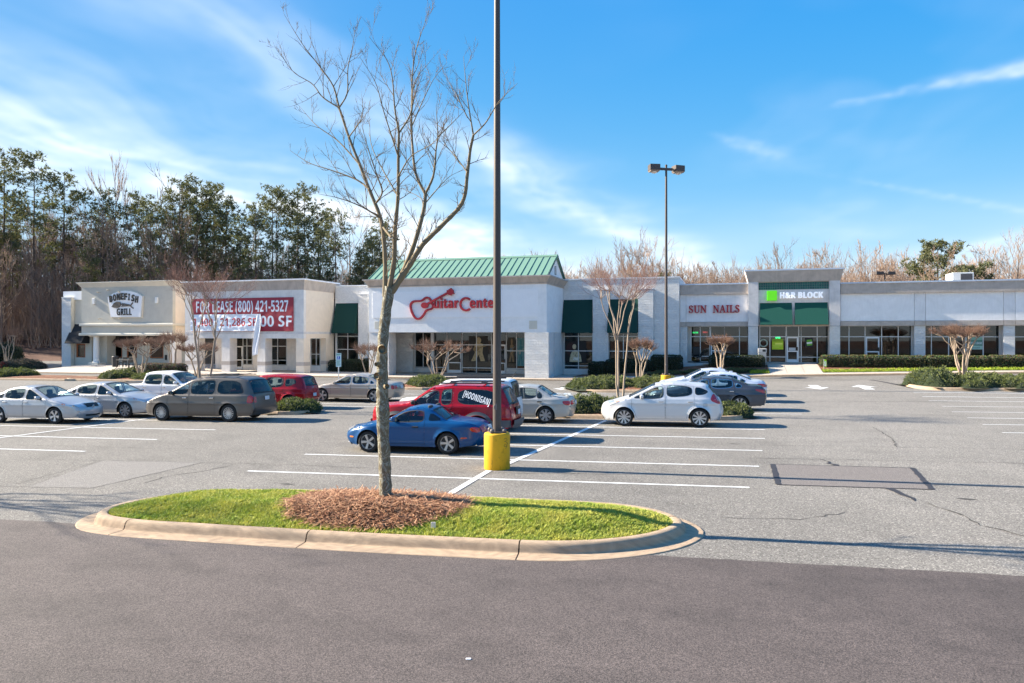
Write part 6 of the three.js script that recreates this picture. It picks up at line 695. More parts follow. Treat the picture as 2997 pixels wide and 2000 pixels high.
{ // office chair outside the nail salon, litter bin and flag outside the tax office
  const dark = mat(0.012, 0.012, 0.014, 0.5), s = S(2040, T_WING - 0.2), g = thing('office_chair', 'black leather office chair on the nail salon porch', 'chair', BW(s, wingFloor - 0.06, T_WING - 0.15), -BA + 0.3); part('seat', rbx(-0.3, 0.3, 0.42, 0.55, -0.28, 0.3, 0.05), dark, g); part('backrest', rbx(-0.29, 0.29, 0.58, 1.28, -0.34, -0.2, 0.06), dark, g); for (const a of [-1, 1]) part('armrest', rbx(a * 0.36 - 0.04, a * 0.36 + 0.04, 0.52, 0.76, -0.2, 0.2, 0.03), dark, g); const st = new THREE.CylinderGeometry(0.03, 0.03, 0.34, 10); st.translate(0, 0.26, 0); part('column', st, dark, g); for (let k = 0; k < 5; k++) { const a = k / 5 * 6.283, mb = new MB(); mb.tube([[0, 0.1, 0], [Math.cos(a) * 0.33, 0.07, Math.sin(a) * 0.33]], [0.03, 0.02], 6); part('base_arm', mb.geo(), dark, g); const w = new THREE.SphereGeometry(0.035, 8, 6); w.translate(Math.cos(a) * 0.33, 0.035, Math.sin(a) * 0.33); part('castor', w, dark, g); }
  const b = thing('litter_bin', 'grey square litter bin left of the tax office door', 'bin', BW(S(2231, -6.0), bedY(S(2231, -6), -6.0), -6.0), -BA); part('body', rbx(-0.3, 0.3, 0, 0.9, -0.3, 0.3, 0.03), mat(0.42, 0.4, 0.37), b); part('opening', rbx(0.0, 0.26, 0.98, 1.18, 0.2, 0.302, 0.02), blackSign, b); part('lid', rbx(-0.32, 0.32, 0.905, 1.25, -0.32, 0.3, 0.04), mat(0.5, 0.48, 0.45), b);
  const fs = S(2415, -4.3), f = thing('yard_flag', 'small lime and white feather flag at the end of the long hedge', 'flag', BW(fs, bedY(fs, -4.3) - 0.02, -4.3), -BA); const p = new THREE.CylinderGeometry(0.012, 0.012, 0.75, 8); p.translate(-0.08, 0.37, 0); part('pole', p, alu, f); part('banner', (() => { const q = new THREE.BoxGeometry(0.17, 0.55, 0.012); q.translate(0.02, 0.45, 0); return q; })(), posterMat(64, 192, (x, w, h) => { x.fillStyle = '#a8d82a'; x.fillRect(0, 0, w, h); x.fillStyle = '#f4f7ee'; x.fillRect(8, 50, 48, 120); x.fillStyle = '#6fae1c'; x.fillRect(20, 70, 22, 18); x.fillRect(20, 104, 22, 18); }), f);
}

/* ---------- cars ---------- */
const carGlass = new THREE.MeshPhysicalMaterial({ color: C(0.62, 0.72, 0.72), transmission: 1, thickness: 0, roughness: 0.01, ior: 1.55 });
const darkGlass = new THREE.MeshPhysicalMaterial({ color: C(0.16, 0.19, 0.19), transmission: 1, thickness: 0, roughness: 0.01, ior: 1.6 });
const tyreMat = mat(0.018, 0.018, 0.018, 0.85), rimMat = mat(0.55, 0.55, 0.56, 0.3, { metalness: 0.75 }), rimDark = mat(0.035, 0.033, 0.032, 0.7), trimBlack = mat(0.015, 0.015, 0.016, 0.55), trimGrey = mat(0.10, 0.10, 0.105, 0.6), chrome = mat(0.7, 0.7, 0.7, 0.12, { metalness: 1 }), seatMat = mat(0.06, 0.055, 0.05, 0.9), seatTan = mat(0.28, 0.22, 0.16, 0.9), lampRed = new THREE.MeshPhysicalMaterial({ color: C(0.45, 0.008, 0.012), roughness: 0.15, clearcoat: 1 }), lampClear = new THREE.MeshPhysicalMaterial({ color: C(0.55, 0.57, 0.58), roughness: 0.1, metalness: 0.3, clearcoat: 1 }), lampAmber = new THREE.MeshPhysicalMaterial({ color: C(0.75, 0.2, 0.01), roughness: 0.2, clearcoat: 1 }), plateMat = mat(0.6, 0.64, 0.68, 0.5);
const paint = (r, g, b, metal = 0.35, rough = 0.3) => new THREE.MeshPhysicalMaterial({ color: C(r, g, b), metalness: metal, roughness: rough, clearcoat: 0.3, clearcoatRoughness: 0.05, specularIntensity: 0.6 });
function wheel(R, w, n, style) {
  const g = new THREE.Group(); g.name = 'wheel'; const rr = R * (style.low || 0.68), h = w / 2;
  const ty = new THREE.LatheGeometry([[rr, -h * 0.85], [rr + 0.01, -h], [R - 0.03, -h], [R - 0.008, -h * 0.8], [R, -h * 0.5], [R, h * 0.5], [R - 0.008, h * 0.8], [R - 0.03, h], [rr + 0.01, h], [rr, h * 0.85]].map(([a, b]) => new THREE.Vector2(a, b)), 36); ty.rotateX(Math.PI / 2); part('tyre', ty, tyreMat, g);
  const list = []; const lip = new THREE.LatheGeometry([[rr * 0.93, -h * 0.6], [rr * 0.95, h * 0.8], [rr, h * 0.95], [rr * 1.01, h * 0.7]].map(([a, b]) => new THREE.Vector2(a, b)), 32); lip.rotateX(Math.PI / 2); list.push(lip); const hub = new THREE.CylinderGeometry(rr * 0.2, rr * 0.24, 0.05, 16); hub.rotateX(Math.PI / 2); hub.translate(0, 0, h * 0.62); list.push(hub);
  for (let k = 0; k < n; k++) { const a = k / n * 6.2832, q = new THREE.BoxGeometry(rr * 0.82, rr * (style.wide || 0.26), 0.03); const p = q.attributes.position; for (let i = 0; i < p.count; i++) { const x = p.getX(i) / (rr * 0.82) + 0.5; p.setY(i, p.getY(i) * lerp(style.in || 0.75, style.out || 1.1, x)); p.setZ(i, p.getZ(i) + h * lerp(0.62, 0.78, x)); p.setX(i, rr * (0.14 + 0.82 * x)); } q.computeVertexNormals(); q.rotateZ(a); list.push(q); }
  part('rim', merge(list), style.mat || rimMat, g); const disc = new THREE.CylinderGeometry(rr * 0.94, rr * 0.94, 0.03, 24); disc.rotateX(Math.PI / 2); disc.translate(0, 0, h * 0.3); part('brake_disc', disc, rimDark, g); return g;
}
const wellMat = mat(0.012, 0.012, 0.012, 0.95, { side: THREE.DoubleSide });
const tess = new TessellateModifier(0.085, 8);
function clipPoly(poly, x, keepLess) { const r = []; for (let i = 0; i < poly.length; i++) { const a = poly[i], b = poly[(i + 1) % poly.length], ia = keepLess ? a[0] <= x : a[0] >= x, ib = keepLess ? b[0] <= x : b[0] >= x; if (ia) r.push(a); if (ia !== ib) { const t2 = (x - a[0]) / (b[0] - a[0]); r.push([x, lerp(a[1], b[1], t2)]); } } return r; }
function densify(poly, step, closed = true) { const r = []; const n = poly.length; for (let i = 0; i < (closed ? n : n - 1); i++) { const a = poly[i], b = poly[(i + 1) % n], k = Math.max(1, Math.ceil(Math.hypot(b[0] - a[0], b[1] - a[1]) / step)); for (let j = 0; j < k; j++) r.push([lerp(a[0], b[0], j / k), lerp(a[1], b[1], j / k)]); } if (!closed) r.push(poly[n - 1]); return r; }
function insetPoly(poly, d) { let A = 0; const n = poly.length; for (let i = 0; i < n; i++) { const [a, b] = poly[i], [c, e] = poly[(i + 1) % n]; A += a * e - c * b; } const s = A > 0 ? 1 : -1; return poly.map((p, i) => { const a = poly[(i + n - 1) % n], b = poly[(i + 1) % n]; let n1 = [-(p[1] - a[1]), p[0] - a[0]], n2v = [-(b[1] - p[1]), b[0] - p[0]]; const l1 = Math.hypot(...n1) || 1, l2 = Math.hypot(...n2v) || 1; n1 = n1.map((v) => v / l1 * s); n2v = n2v.map((v) => v / l2 * s); const m = [n1[0] + n2v[0], n1[1] + n2v[1]], ml = Math.hypot(...m) || 1, c = Math.max(0.45, (n1[0] * m[0] + n1[1] * m[1]) / ml); return [p[0] + m[0] / ml * d / c, p[1] + m[1] / ml * d / c]; }); }
function roundPoly(poly, it = 2) { let p = poly; for (let k = 0; k < it; k++) { const r = []; for (let i = 0; i < p.length; i++) { const a = p[i], b = p[(i + 1) % p.length]; r.push([lerp(a[0], b[0], 0.2), lerp(a[1], b[1], 0.2)], [lerp(a[0], b[0], 0.8), lerp(a[1], b[1], 0.8)]); } p = r; } return p; }
function makeCar(o) {
  const g = thing(o.name, o.label, o.cat || 'car'), hw = o.wb / 2, R = o.R || 0.32, ra = R + (o.gap || 0.055), sill = o.sill || 0.21, half = o.W / 2, belt = o.belt;
  // outline over the top from the front bumper to the rear one
  let P = [], tags = []; for (let i = 0; i + 1 < o.prof.length; i++) { const a = o.prof[i], b = o.prof[i + 1], n = Math.max(1, Math.ceil(Math.hypot(b[0] - a[0], b[1] - a[1]) / 0.06)); for (let k = 0; k < n; k++) { P.push([lerp(a[0], b[0], k / n), lerp(a[1], b[1], k / n)]); tags.push(a[2]); } } P.push(o.prof[o.prof.length - 1].slice(0, 2)); const it = o.smooth ?? 3; for (let k = 0; k < it; k++) P = P.map((p, i) => (i === 0 || i === P.length - 1 ? p : [(P[i - 1][0] + 2 * p[0] + P[i + 1][0]) / 4, (P[i - 1][1] + 2 * p[1] + P[i + 1][1]) / 4]));
  const xf = P[0][0], N = P.map((_, i) => { const a = P[Math.max(0, i - 1)], b = P[Math.min(P.length - 1, i + 1)], x = b[0] - a[0], y = b[1] - a[1], l = Math.hypot(x, y) || 1; return [y / l * -1 * -1, -x / l * 1]; }).map(([a, b]) => [a * 1, b]); // outward: left of travel from front to rear is up
  const xF = Math.max(...P.map((p) => p[0])), xR = Math.min(...P.map((p) => p[0])), er = o.edge || 0.075;
  const dist = (x, y) => { let m = 1e9; for (let i = 0; i + 1 < P.length; i++) { const [a, b] = P[i], [c, d] = P[i + 1], ux = c - a, uy = d - b, q = clamp(((x - a) * ux + (y - b) * uy) / (ux * ux + uy * uy)); const e = (x - a - ux * q) ** 2 + (y - b - uy * q) ** 2; if (e < m) m = e; } return Math.sqrt(m); };
  const tum = Math.tan(rad(o.tumble || 22)), fl = o.flare || 0.02;
  const Wd = (x, y) => { let w = half; const f = clamp((x - (xF - 1.0)) / 1.0), b = clamp(((xR + 0.8) - x) / 0.8); w -= (o.nose || 0.24) * f ** 2.4 + (o.tail || 0.15) * b ** 2.4; w -= 0.05 * clamp((0.42 - y) / 0.22) ** 2; w -= 0.035 * clamp((y - 0.55) / (belt - 0.5)) ** 2; w -= 0.018 * smooth(belt - 0.03, belt + 0.05, y); { const k = 0.05, z = y - belt; w -= tum * (z > k ? z : z < -k ? 0 : (z + k) * (z + k) / (4 * k)); } w += 0.012 * Math.exp(-(((y - (o.crease || 0.72)) / 0.05) ** 2)); for (const c of [hw, -hw]) { const d = Math.hypot(x - c, y - R) - ra; if (d < 0.16 && d > -0.05) w += fl * (1 - clamp(d / 0.16)) ** 2; } const d = dist(x, y); if (d < er) w -= er - Math.sqrt(Math.max(0, er * er - (er - d) ** 2)); return w; };
  const sideMesh = (poly, holes, off, sgn) => { const sh = new THREE.Shape(poly.map(([a, b]) => new THREE.Vector2(a, b))); for (const h of holes) sh.holes.push(new THREE.Path(h.map(([a, b]) => new THREE.Vector2(a, b)))); let q = tess.modify(new THREE.ShapeGeometry(sh)); q = q.index ? q.toNonIndexed() : q; const p = q.attributes.position, nn = q.attributes.normal || new THREE.BufferAttribute(new Float32Array(p.count * 3), 3), e = 0.006; q.setAttribute('normal', nn); for (let i = 0; i < p.count; i++) { const x = p.getX(i), y = p.getY(i), w = Wd(x, y), v = new THREE.Vector3(-(Wd(x + e, y) - Wd(x - e, y)) / (2 * e), -(Wd(x, y + e) - Wd(x, y - e)) / (2 * e), 1).normalize(); p.setXYZ(i, x + v.x * off, y + v.y * off, sgn * (w + v.z * off)); nn.setXYZ(i, v.x, v.y, sgn * v.z); } if (sgn < 0) for (const at2 of [p, nn]) { const A = at2.array; for (let i = 0; i < A.length; i += 9) for (let k = 0; k < 3; k++) { const t2 = A[i + 3 + k]; A[i + 3 + k] = A[i + 6 + k]; A[i + 6 + k] = t2; } } q.deleteAttribute('uv'); return q; };
  // lower edge with wheel arches, rear to front
  const bot = []; const arc = (c) => { const dy = R - sill, dx = Math.sqrt(Math.max(0.01, ra * ra - dy * dy)), a0 = Math.atan2(-dy, -dx), a1 = Math.atan2(-dy, dx); const n = 22, s0 = a0 < 0 ? a0 + 2 * Math.PI : a0, s1 = a1; for (let k = 0; k <= n; k++) { const t2 = lerp(s0, s1, k / n); bot.push([c + Math.cos(t2) * ra, R + Math.sin(t2) * ra]); } };
  bot.push([xR + 0.12, sill + 0.06]); arc(-hw); arc(hw); bot.push([xF - 0.12, sill + 0.03]); const outline = [...P, ...densify(bot, 0.1, false)];
  // doors and windows
  const dlo = o.dlo, yTop = Math.max(...dlo.map((q) => q[1])), sorted = o.doors.map(([a, b]) => [Math.max(a, b) - 0.008, Math.min(a, b) + 0.008]);
  const top = (x) => { let y = -1; for (let i = 0; i < dlo.length; i++) { const a = dlo[i], b = dlo[(i + 1) % dlo.length]; if ((a[0] - x) * (b[0] - x) <= 0 && a[0] !== b[0]) y = Math.max(y, lerp(a[1], b[1], (x - a[0]) / (b[0] - a[0]))); } return y; };
  const doorPolys = sorted.map(([a, b]) => { const up = [], xs = dlo.map((v) => v[0]).filter((x) => x < a && x > b); for (let k = 0; k <= 14; k++) xs.push(lerp(a, b, k / 14)); xs.sort((m, n) => n - m); for (const x of xs) { const y = top(x); up.push([x, Math.max(belt + 0.03, y > 0 ? y + 0.034 : 0)]); } const y0 = sill + 0.07; let q = densify([...up, [b, y0], [a, y0]], 0.07); const inArch = (x, y) => [hw, -hw].some((c) => Math.hypot(x - c, y - R) < ra + 0.045); q = q.filter(([x, y]) => !(Math.abs(y - y0) < 1e-6 && inArch(x, y))); q = q.map(([x, y]) => { for (const c of [hw, -hw]) { const d = Math.hypot(x - c, y - R), m = ra + 0.045; if (d < m && y < R + m) return [c + (x - c) / d * m, R + (y - R) / d * m]; } return [x, y]; }).filter(([x, y]) => y >= y0 - 1e-6); return q; });
  const gaps = []; const winPolys = []; { const cuts = [...new Set(o.win.flat())]; void cuts; for (const [a, b, di] of o.win) { let hi = Math.max(a, b), lo = Math.min(a, b); if (di >= 0) { hi = Math.min(hi, sorted[di][0] - 0.05); lo = Math.max(lo, sorted[di][1] + 0.05); } else for (const [da, db] of sorted) { if (hi > db - 0.04 && hi < da) hi = db - 0.04; } if (hi - lo < 0.07) continue; let q = clipPoly(dlo, hi, true); q = clipPoly(q, lo, false); if (q.length > 2) winPolys.push([roundPoly(q, 2), di]); } } void gaps; void yTop; void xf;
  const fixed = winPolys.filter((w) => w[1] < 0).map((w) => w[0]);
  const bodyG = []; const glassOf = (k) => (o.dark && o.dark.includes(k) ? darkGlass : carGlass);
  for (const sg of [1, -1]) {
    bodyG.push(sideMesh(outline, [...doorPolys, ...fixed.map((f) => insetPoly(f, -0.002))], 0, sg));
    doorPolys.forEach((d, k) => { const mine = winPolys.filter((w) => w[1] === k).map((w) => w[0]), dg = new THREE.Group(); dg.name = 'door'; g.add(dg); part('door_panel', sideMesh(insetPoly(d, 0.007), mine, 0, sg), o.doorMat || o.mat, dg); mine.forEach((m) => { part('window', sideMesh(insetPoly(m, -0.012), [], -0.008, sg), glassOf(k), dg); part('window_seal', sideMesh(insetPoly(m, -0.009), [insetPoly(m, 0.006)], 0.003, sg), o.seal || trimBlack, dg); });
      const hx = sorted[k][1] + (o.handleIn || 0.13), hy = o.handleY || belt - 0.1, hz = sg * (Wd(hx, hy) + 0.022); part('door_handle', rbx(hx - 0.09, hx + 0.09, hy - 0.02, hy + 0.022, hz - 0.02, hz + 0.012, 0.012), o.handleMat || o.mat, dg); });
    fixed.forEach((f) => { part('side_window', sideMesh(insetPoly(f, -0.01), [], -0.006, sg), glassOf('q'), g); part('window_seal', sideMesh(insetPoly(f, -0.008), [insetPoly(f, 0.006)], 0.003, sg), o.seal || trimBlack, g); });
    for (const m of o.mould || []) part('side_moulding', sideMesh(densify(m.poly, 0.12), [], 0.012, sg), m.mat, g);
    for (const l of o.sideLamps || []) part(l.name, sideMesh(densify(roundPoly(l.poly, 1), 0.08), [], 0.006, sg), l.mat, g);
    if (o.flares) for (const c of [hw, -hw]) { const a = [], n = 22, s0 = Math.PI + 0.35, s1 = -0.35; for (let k = 0; k <= n; k++) { const t2 = lerp(s0, s1, k / n); a.push([c + Math.cos(t2) * (ra + 0.11), R + Math.sin(t2) * (ra + 0.11)]); } for (let k = n; k >= 0; k--) { const t2 = lerp(s0, s1, k / n); a.push([c + Math.cos(t2) * (ra + 0.005), R + Math.sin(t2) * (ra + 0.005)]); } part('fender_flare', sideMesh(a, [], 0.03, sg), o.flares, g); }
    // mirror
    const mx = o.mirror[0], my = o.mirror[1], mz = sg * (Wd(mx, Math.min(my, belt)) + 0.1), mg = new THREE.Group(); mg.name = 'mirror'; g.add(mg); part('housing', rbx(mx - 0.06, mx + 0.07, my - 0.06, my + 0.075, mz - 0.1, mz + 0.1, 0.05, 3), o.mirrorMat || o.mat, mg); part('stalk', rbx(mx - 0.02, mx + 0.05, my - 0.07, my - 0.02, Math.min(mz, mz - sg * 0.14), Math.max(mz, mz - sg * 0.14), 0.015), trimBlack, mg); part('mirror_glass', bx(mx - 0.064, mx - 0.061, my - 0.045, my + 0.06, mz - 0.085, mz + 0.085), chrome, mg);
  }
  // skin across the car, front to rear; glass in the middle of the screen and rear window
  const js = [-1, -0.97, -0.9, -0.75, -0.55, -0.3, 0, 0.3, 0.55, 0.75, 0.9, 0.97, 1], cr = { f: o.bow ?? 0.13, h: 0.055, w: 0.07, t: 0.05, b: o.bowB ?? 0.06, d: 0.035, r: o.bowR ?? 0.09 };
  const cs = P.map((_, i) => { let s = 0, n = 0; for (let k = -2; k <= 2; k++) { const q = Math.min(tags.length - 1, Math.max(0, i + k)); s += cr[tags[q]]; n++; } return s / n; }), hwid = P.map(([x, y]) => Wd(x, y));
  const pt = (i, j, off = 0) => { const c = cs[i] * (1 - Math.abs(j) ** 2.4) + off; return [P[i][0] + N[i][0] * c, P[i][1] + N[i][1] * c, j * hwid[i]]; };
  { let s = 0; for (let i = 0; i < P.length; i++) if (tags[i] === 't') s += N[i][1]; if (s < 0) N.forEach((n) => { n[0] *= -1; n[1] *= -1; }); }
  const patch = (i0, i1, j0, j1, off, nj = 6) => { const Q = [], I = []; const rows = i1 - i0; for (let i = i0; i <= i1; i++) for (let j = 0; j <= nj; j++) Q.push(...pt(i, lerp(j0, j1, j / nj), off)); for (let i = 0; i < rows; i++) for (let j = 0; j < nj; j++) { const a = i * (nj + 1) + j, b = a + 1, c = a + nj + 1, d = c + 1; I.push(a, b, c, b, d, c); } const q = new THREE.BufferGeometry(); q.setAttribute('position', new THREE.BufferAttribute(new Float32Array(Q), 3)); q.setIndex(I); q.computeVertexNormals(); const m = Math.floor((Q.length / 3) / 2), nr = q.attributes.normal, ii = i0 + Math.floor(rows / 2); if (nr.getX(m) * N[ii][0] + nr.getY(m) * N[ii][1] < 0) { for (let k = 0; k < I.length; k += 3) { const t2 = I[k]; I[k] = I[k + 1]; I[k + 1] = t2; } q.setIndex(I); q.computeVertexNormals(); } return q; };
  const full = { p: [], i: [] }; { for (let i = 0; i < P.length; i++) for (const j of js) full.p.push(...pt(i, j)); const n = js.length; const isGlass = (i, j) => (tags[i] === 'w' || tags[i] === 'b') && tags[i - 1] === tags[i] && tags[i + 1] === tags[i] && j >= 1 && j < n - 2; const flip = (() => { const a = pt(0, -1), b = pt(0, 1), c = pt(1, -1); return 0; })(); void flip; const add = (a, b, c) => full.i.push(a, b, c); for (let i = 0; i + 1 < P.length; i++) for (let j = 0; j + 1 < n; j++) { if (isGlass(i, j)) continue; const a = i * n + j, b = a + 1, c = a + n, d = c + 1; add(a, b, c); add(b, d, c); } const q = new THREE.BufferGeometry(); q.setAttribute('position', new THREE.BufferAttribute(new Float32Array(full.p), 3)); q.setIndex(full.i); q.computeVertexNormals(); const k = tags.indexOf('t') * n + 6; if (q.attributes.normal.getY(k) < 0) { for (let z = 0; z < full.i.length; z += 3) { const t2 = full.i[z]; full.i[z] = full.i[z + 1]; full.i[z + 1] = t2; } q.setIndex(full.i); q.computeVertexNormals(); } bodyG.push(q); }
  part('body', mergeGeometries(bodyG.map((q) => { const r = q.index ? q.toNonIndexed() : q; for (const k of Object.keys(r.attributes)) if (k !== 'position' && k !== 'normal') r.deleteAttribute(k); return r; })), o.mat, g);
  const first = (t2) => tags.indexOf(t2), last = (t2) => tags.lastIndexOf(t2); const w0 = first('w'), w1 = last('w') + 1, b0 = first('b'), b1 = last('b') + 1;
  part('windshield', patch(w0, w1, -0.96, 0.96, -0.004, 12), carGlass, g); part('rear_window', patch(b0, b1, -0.965, 0.965, -0.004, 12), o.dark && o.dark.includes('b') ? darkGlass : carGlass, g); const frame = (i0, i1, nm) => part(nm, merge([patch(i0, i1, -0.975, -0.93, 0.004, 2), patch(i0, i1, 0.93, 0.975, 0.004, 2), patch(i0, i0 + 1, -0.93, 0.93, 0.004, 8), patch(i1 - 1, i1, -0.93, 0.93, 0.004, 8)]), trimBlack, g); frame(w0, w1, 'windshield_seal'); frame(b0, b1, 'rear_window_seal');
  const band = (tag, y0, y1) => { let a = -1, b = -1; for (let i = 0; i < P.length; i++) { const tg = tags[Math.min(i, tags.length - 1)]; if (!tag.includes(tg)) continue; if (P[i][1] >= y0 && P[i][1] <= y1) { if (a < 0) a = i; b = i; } } return [a, Math.max(b, a + 1)]; };
  for (const [nm, tag, y0, y1, j0, j1, m, off = 0.008, mirrorIt = false] of o.patches || []) { const [a, b] = band(tag, y0, y1); if (a < 0) continue; part(nm, patch(a, b, j0, j1, off, 8), m, g); if (mirrorIt) part(nm, patch(a, b, -j1, -j0, off, 8), m, g); }
  // floor, wheel housings, cabin
  part('underbody', merge([bx(xR + 0.2, -hw - ra, sill + 0.02, sill + 0.1, -half + 0.16, half - 0.16), bx(-hw + ra, hw - ra, sill + 0.02, sill + 0.1, -half + 0.1, half - 0.1), bx(hw + ra, xF - 0.2, sill + 0.02, sill + 0.1, -half + 0.2, half - 0.2), bx(-hw - ra, hw + ra, sill + 0.12, sill + 0.3, -half + 0.36, half - 0.36)]), trimBlack, g);
  const wells = []; for (const c of [hw, -hw]) for (const s of [1, -1]) { const q = new THREE.CylinderGeometry(ra + 0.01, ra + 0.01, 0.34, 20, 1, true, Math.PI * 0.42, Math.PI * 1.16); q.rotateX(Math.PI / 2); q.rotateZ(Math.PI / 2 * 0); q.translate(c, R, s * (half - 0.22)); wells.push(merge([q, bx(c - ra, c + ra, sill + 0.05, R + ra, s * (half - 0.4) - 0.01, s * (half - 0.4) + 0.01)])); } wells.forEach((q) => part('wheel_housing', q, wellMat, g));
  const yb = belt - 0.06, cabF = o.prof.find((q) => q[2] === 'w')[0]; part('dashboard', rbx(cabF - 0.75, cabF - 0.05, 0.55, yb - 0.02, -half + 0.22, half - 0.22, 0.06), trimBlack, g); part('cabin_floor', bx(xR + 0.5, cabF - 0.1, sill + 0.32, sill + 0.36, -half + 0.2, half - 0.2), trimBlack, g); part('bulkhead', bx(cabF - 0.08, cabF - 0.05, sill + 0.37, belt - 0.1, -half + 0.25, half - 0.25), trimBlack, g);
  const seatM = o.seat || seatMat; for (const x of o.seats) for (const s of [-1, 1]) { const st = new THREE.Group(); st.name = 'seat'; g.add(st); const z = s * (half - 0.5); part('cushion', rbx(x - 0.05, x + 0.45, sill + 0.36, 0.62, z - 0.22, z + 0.22, 0.06), seatM, st); const bk = rbx(-0.08, 0.08, 0, 0.52, -0.22, 0.22, 0.06); bk.rotateZ(0.22); bk.translate(x, 0.58, z); part('backrest', bk, seatM, st); const hd = rbx(-0.05, 0.05, 0, 0.2, -0.12, 0.12, 0.045); hd.rotateZ(0.15); hd.translate(x - 0.13, 1.07 + (o.seatUp || 0), z); part('headrest', hd, seatM, st); }
  const sw = new THREE.TorusGeometry(0.18, 0.016, 8, 24); sw.rotateY(Math.PI / 2); sw.rotateZ(0.4); sw.translate(o.seats[0] + 0.5, 0.9 + (o.seatUp || 0), half - 0.5); sw.scale(1, 1, -1); part('steering_wheel', sw, trimBlack, g);
  for (const c of [hw, -hw]) for (const s of [1, -1]) { const w = wheel(R, o.tw || 0.2, o.spokes, o.rim || {}); w.position.set(c, R, s * (half - 0.115)); if (s < 0) w.rotation.y = Math.PI; w.rotation.z = c * 1.7; g.add(w); }
  if (o.extra) o.extra(g, { Wd, P, half, pt, sideMesh, patch, band, tags });
  return g;
}
function park(g, p, q, right, dA = 0) {              // on the slope of the car park, nose to the right or to the left
  const [X, Z] = lotXZ(p, q), y = H(X, Z), e = 0.9, n = new THREE.Vector3(-(H(X + e, Z) - H(X - e, Z)) / (2 * e), 1, (H(X, Z + e) - H(X, Z - e)) / (2 * e)).normalize(); const f = new THREE.Vector3(LC, 0, LS).multiplyScalar(right ? 1 : -1).applyAxisAngle(new THREE.Vector3(0, 1, 0), dA); f.addScaledVector(n, -f.dot(n)).normalize(); const s = new THREE.Vector3().crossVectors(f, n); g.quaternion.setFromRotationMatrix(new THREE.Matrix4().makeBasis(f, n, s)); g.position.set(X, y + 0.004, -Z); return g;
}
const silver = () => paint(0.46, 0.46, 0.47, 0.4, 0.3);
const plate = (g, c, y, xo, tilt = 0, w = 0.3) => { const q = rbx(-0.008, 0.008, -0.075, 0.075, -w / 2, w / 2, 0.006); q.rotateZ(tilt); q.translate(xo, y, 0); part('number_plate', q, plateMat, g); };
const spokes5 = { wide: 0.34, in: 0.5, out: 1.2 }, cover = { wide: 0.3, in: 0.7, out: 1.1, low: 0.72 };
// 1 silver sedan at the left edge
park(makeCar({ name: 'silver_sedan', label: 'silver sedan nosing into the frame at the left edge', mat: silver(), W: 1.75, wb: 2.67, belt: 0.93, R: 0.32, prof: [[2.16, 0.22, 'f'], [2.25, 0.42, 'f'], [2.19, 0.62, 'f'], [2.05, 0.71, 'h'], [1.4, 0.88, 'h'], [0.98, 0.96, 'w'], [0.08, 1.39, 't'], [-0.45, 1.435, 't'], [-0.98, 1.37, 'b'], [-1.62, 1.06, 'd'], [-2.12, 1.03, 'd'], [-2.2, 0.93, 'r'], [-2.24, 0.6, 'r'], [-2.14, 0.26, 'r']], dlo: [[0.84, 0.935], [0.05, 1.315], [-0.45, 1.365], [-0.95, 1.3], [-1.42, 1.06], [-1.3, 0.985], [0.2, 0.93]], doors: [[0.94, -0.14], [-0.14, -1.14]], win: [[0.84, -0.1, 0], [-0.18, -1.08, 1], [-1.12, -1.42, -1]], mirror: [0.62, 1.0], seats: [0.0, -0.95], spokes: 5, rim: { wide: 0.42, in: 0.4, out: 1.25 }, handleMat: silver(), patches: [['headlight', 'fh', 0.6, 0.745, 0.56, 0.99, lampClear, 0.01, true], ['grille', 'f', 0.56, 0.68, -0.5, 0.5, trimBlack, 0.012], ['grille_bar', 'f', 0.66, 0.7, -0.54, 0.54, chrome, 0.016], ['lower_grille', 'f', 0.3, 0.4, -0.62, 0.62, trimBlack, 0.012], ['taillight', 'r', 0.72, 0.92, 0.6, 0.98, lampRed, 0.01, true]], sideLamps: [{ name: 'headlight', poly: [[2.16, 0.62], [2.1, 0.7], [1.72, 0.785], [1.66, 0.75], [2.0, 0.64]], mat: lampClear }, { name: 'turn_signal', poly: [[1.82, 0.74], [1.68, 0.79], [1.63, 0.765], [1.74, 0.72]], mat: lampAmber }], extra: (g) => { const b = new THREE.TorusGeometry(0.05, 0.012, 6, 16); b.rotateY(Math.PI / 2); b.translate(2.335, 0.63, 0); part('emblem', b, chrome, g); } }), -24.58, 23.55, true);
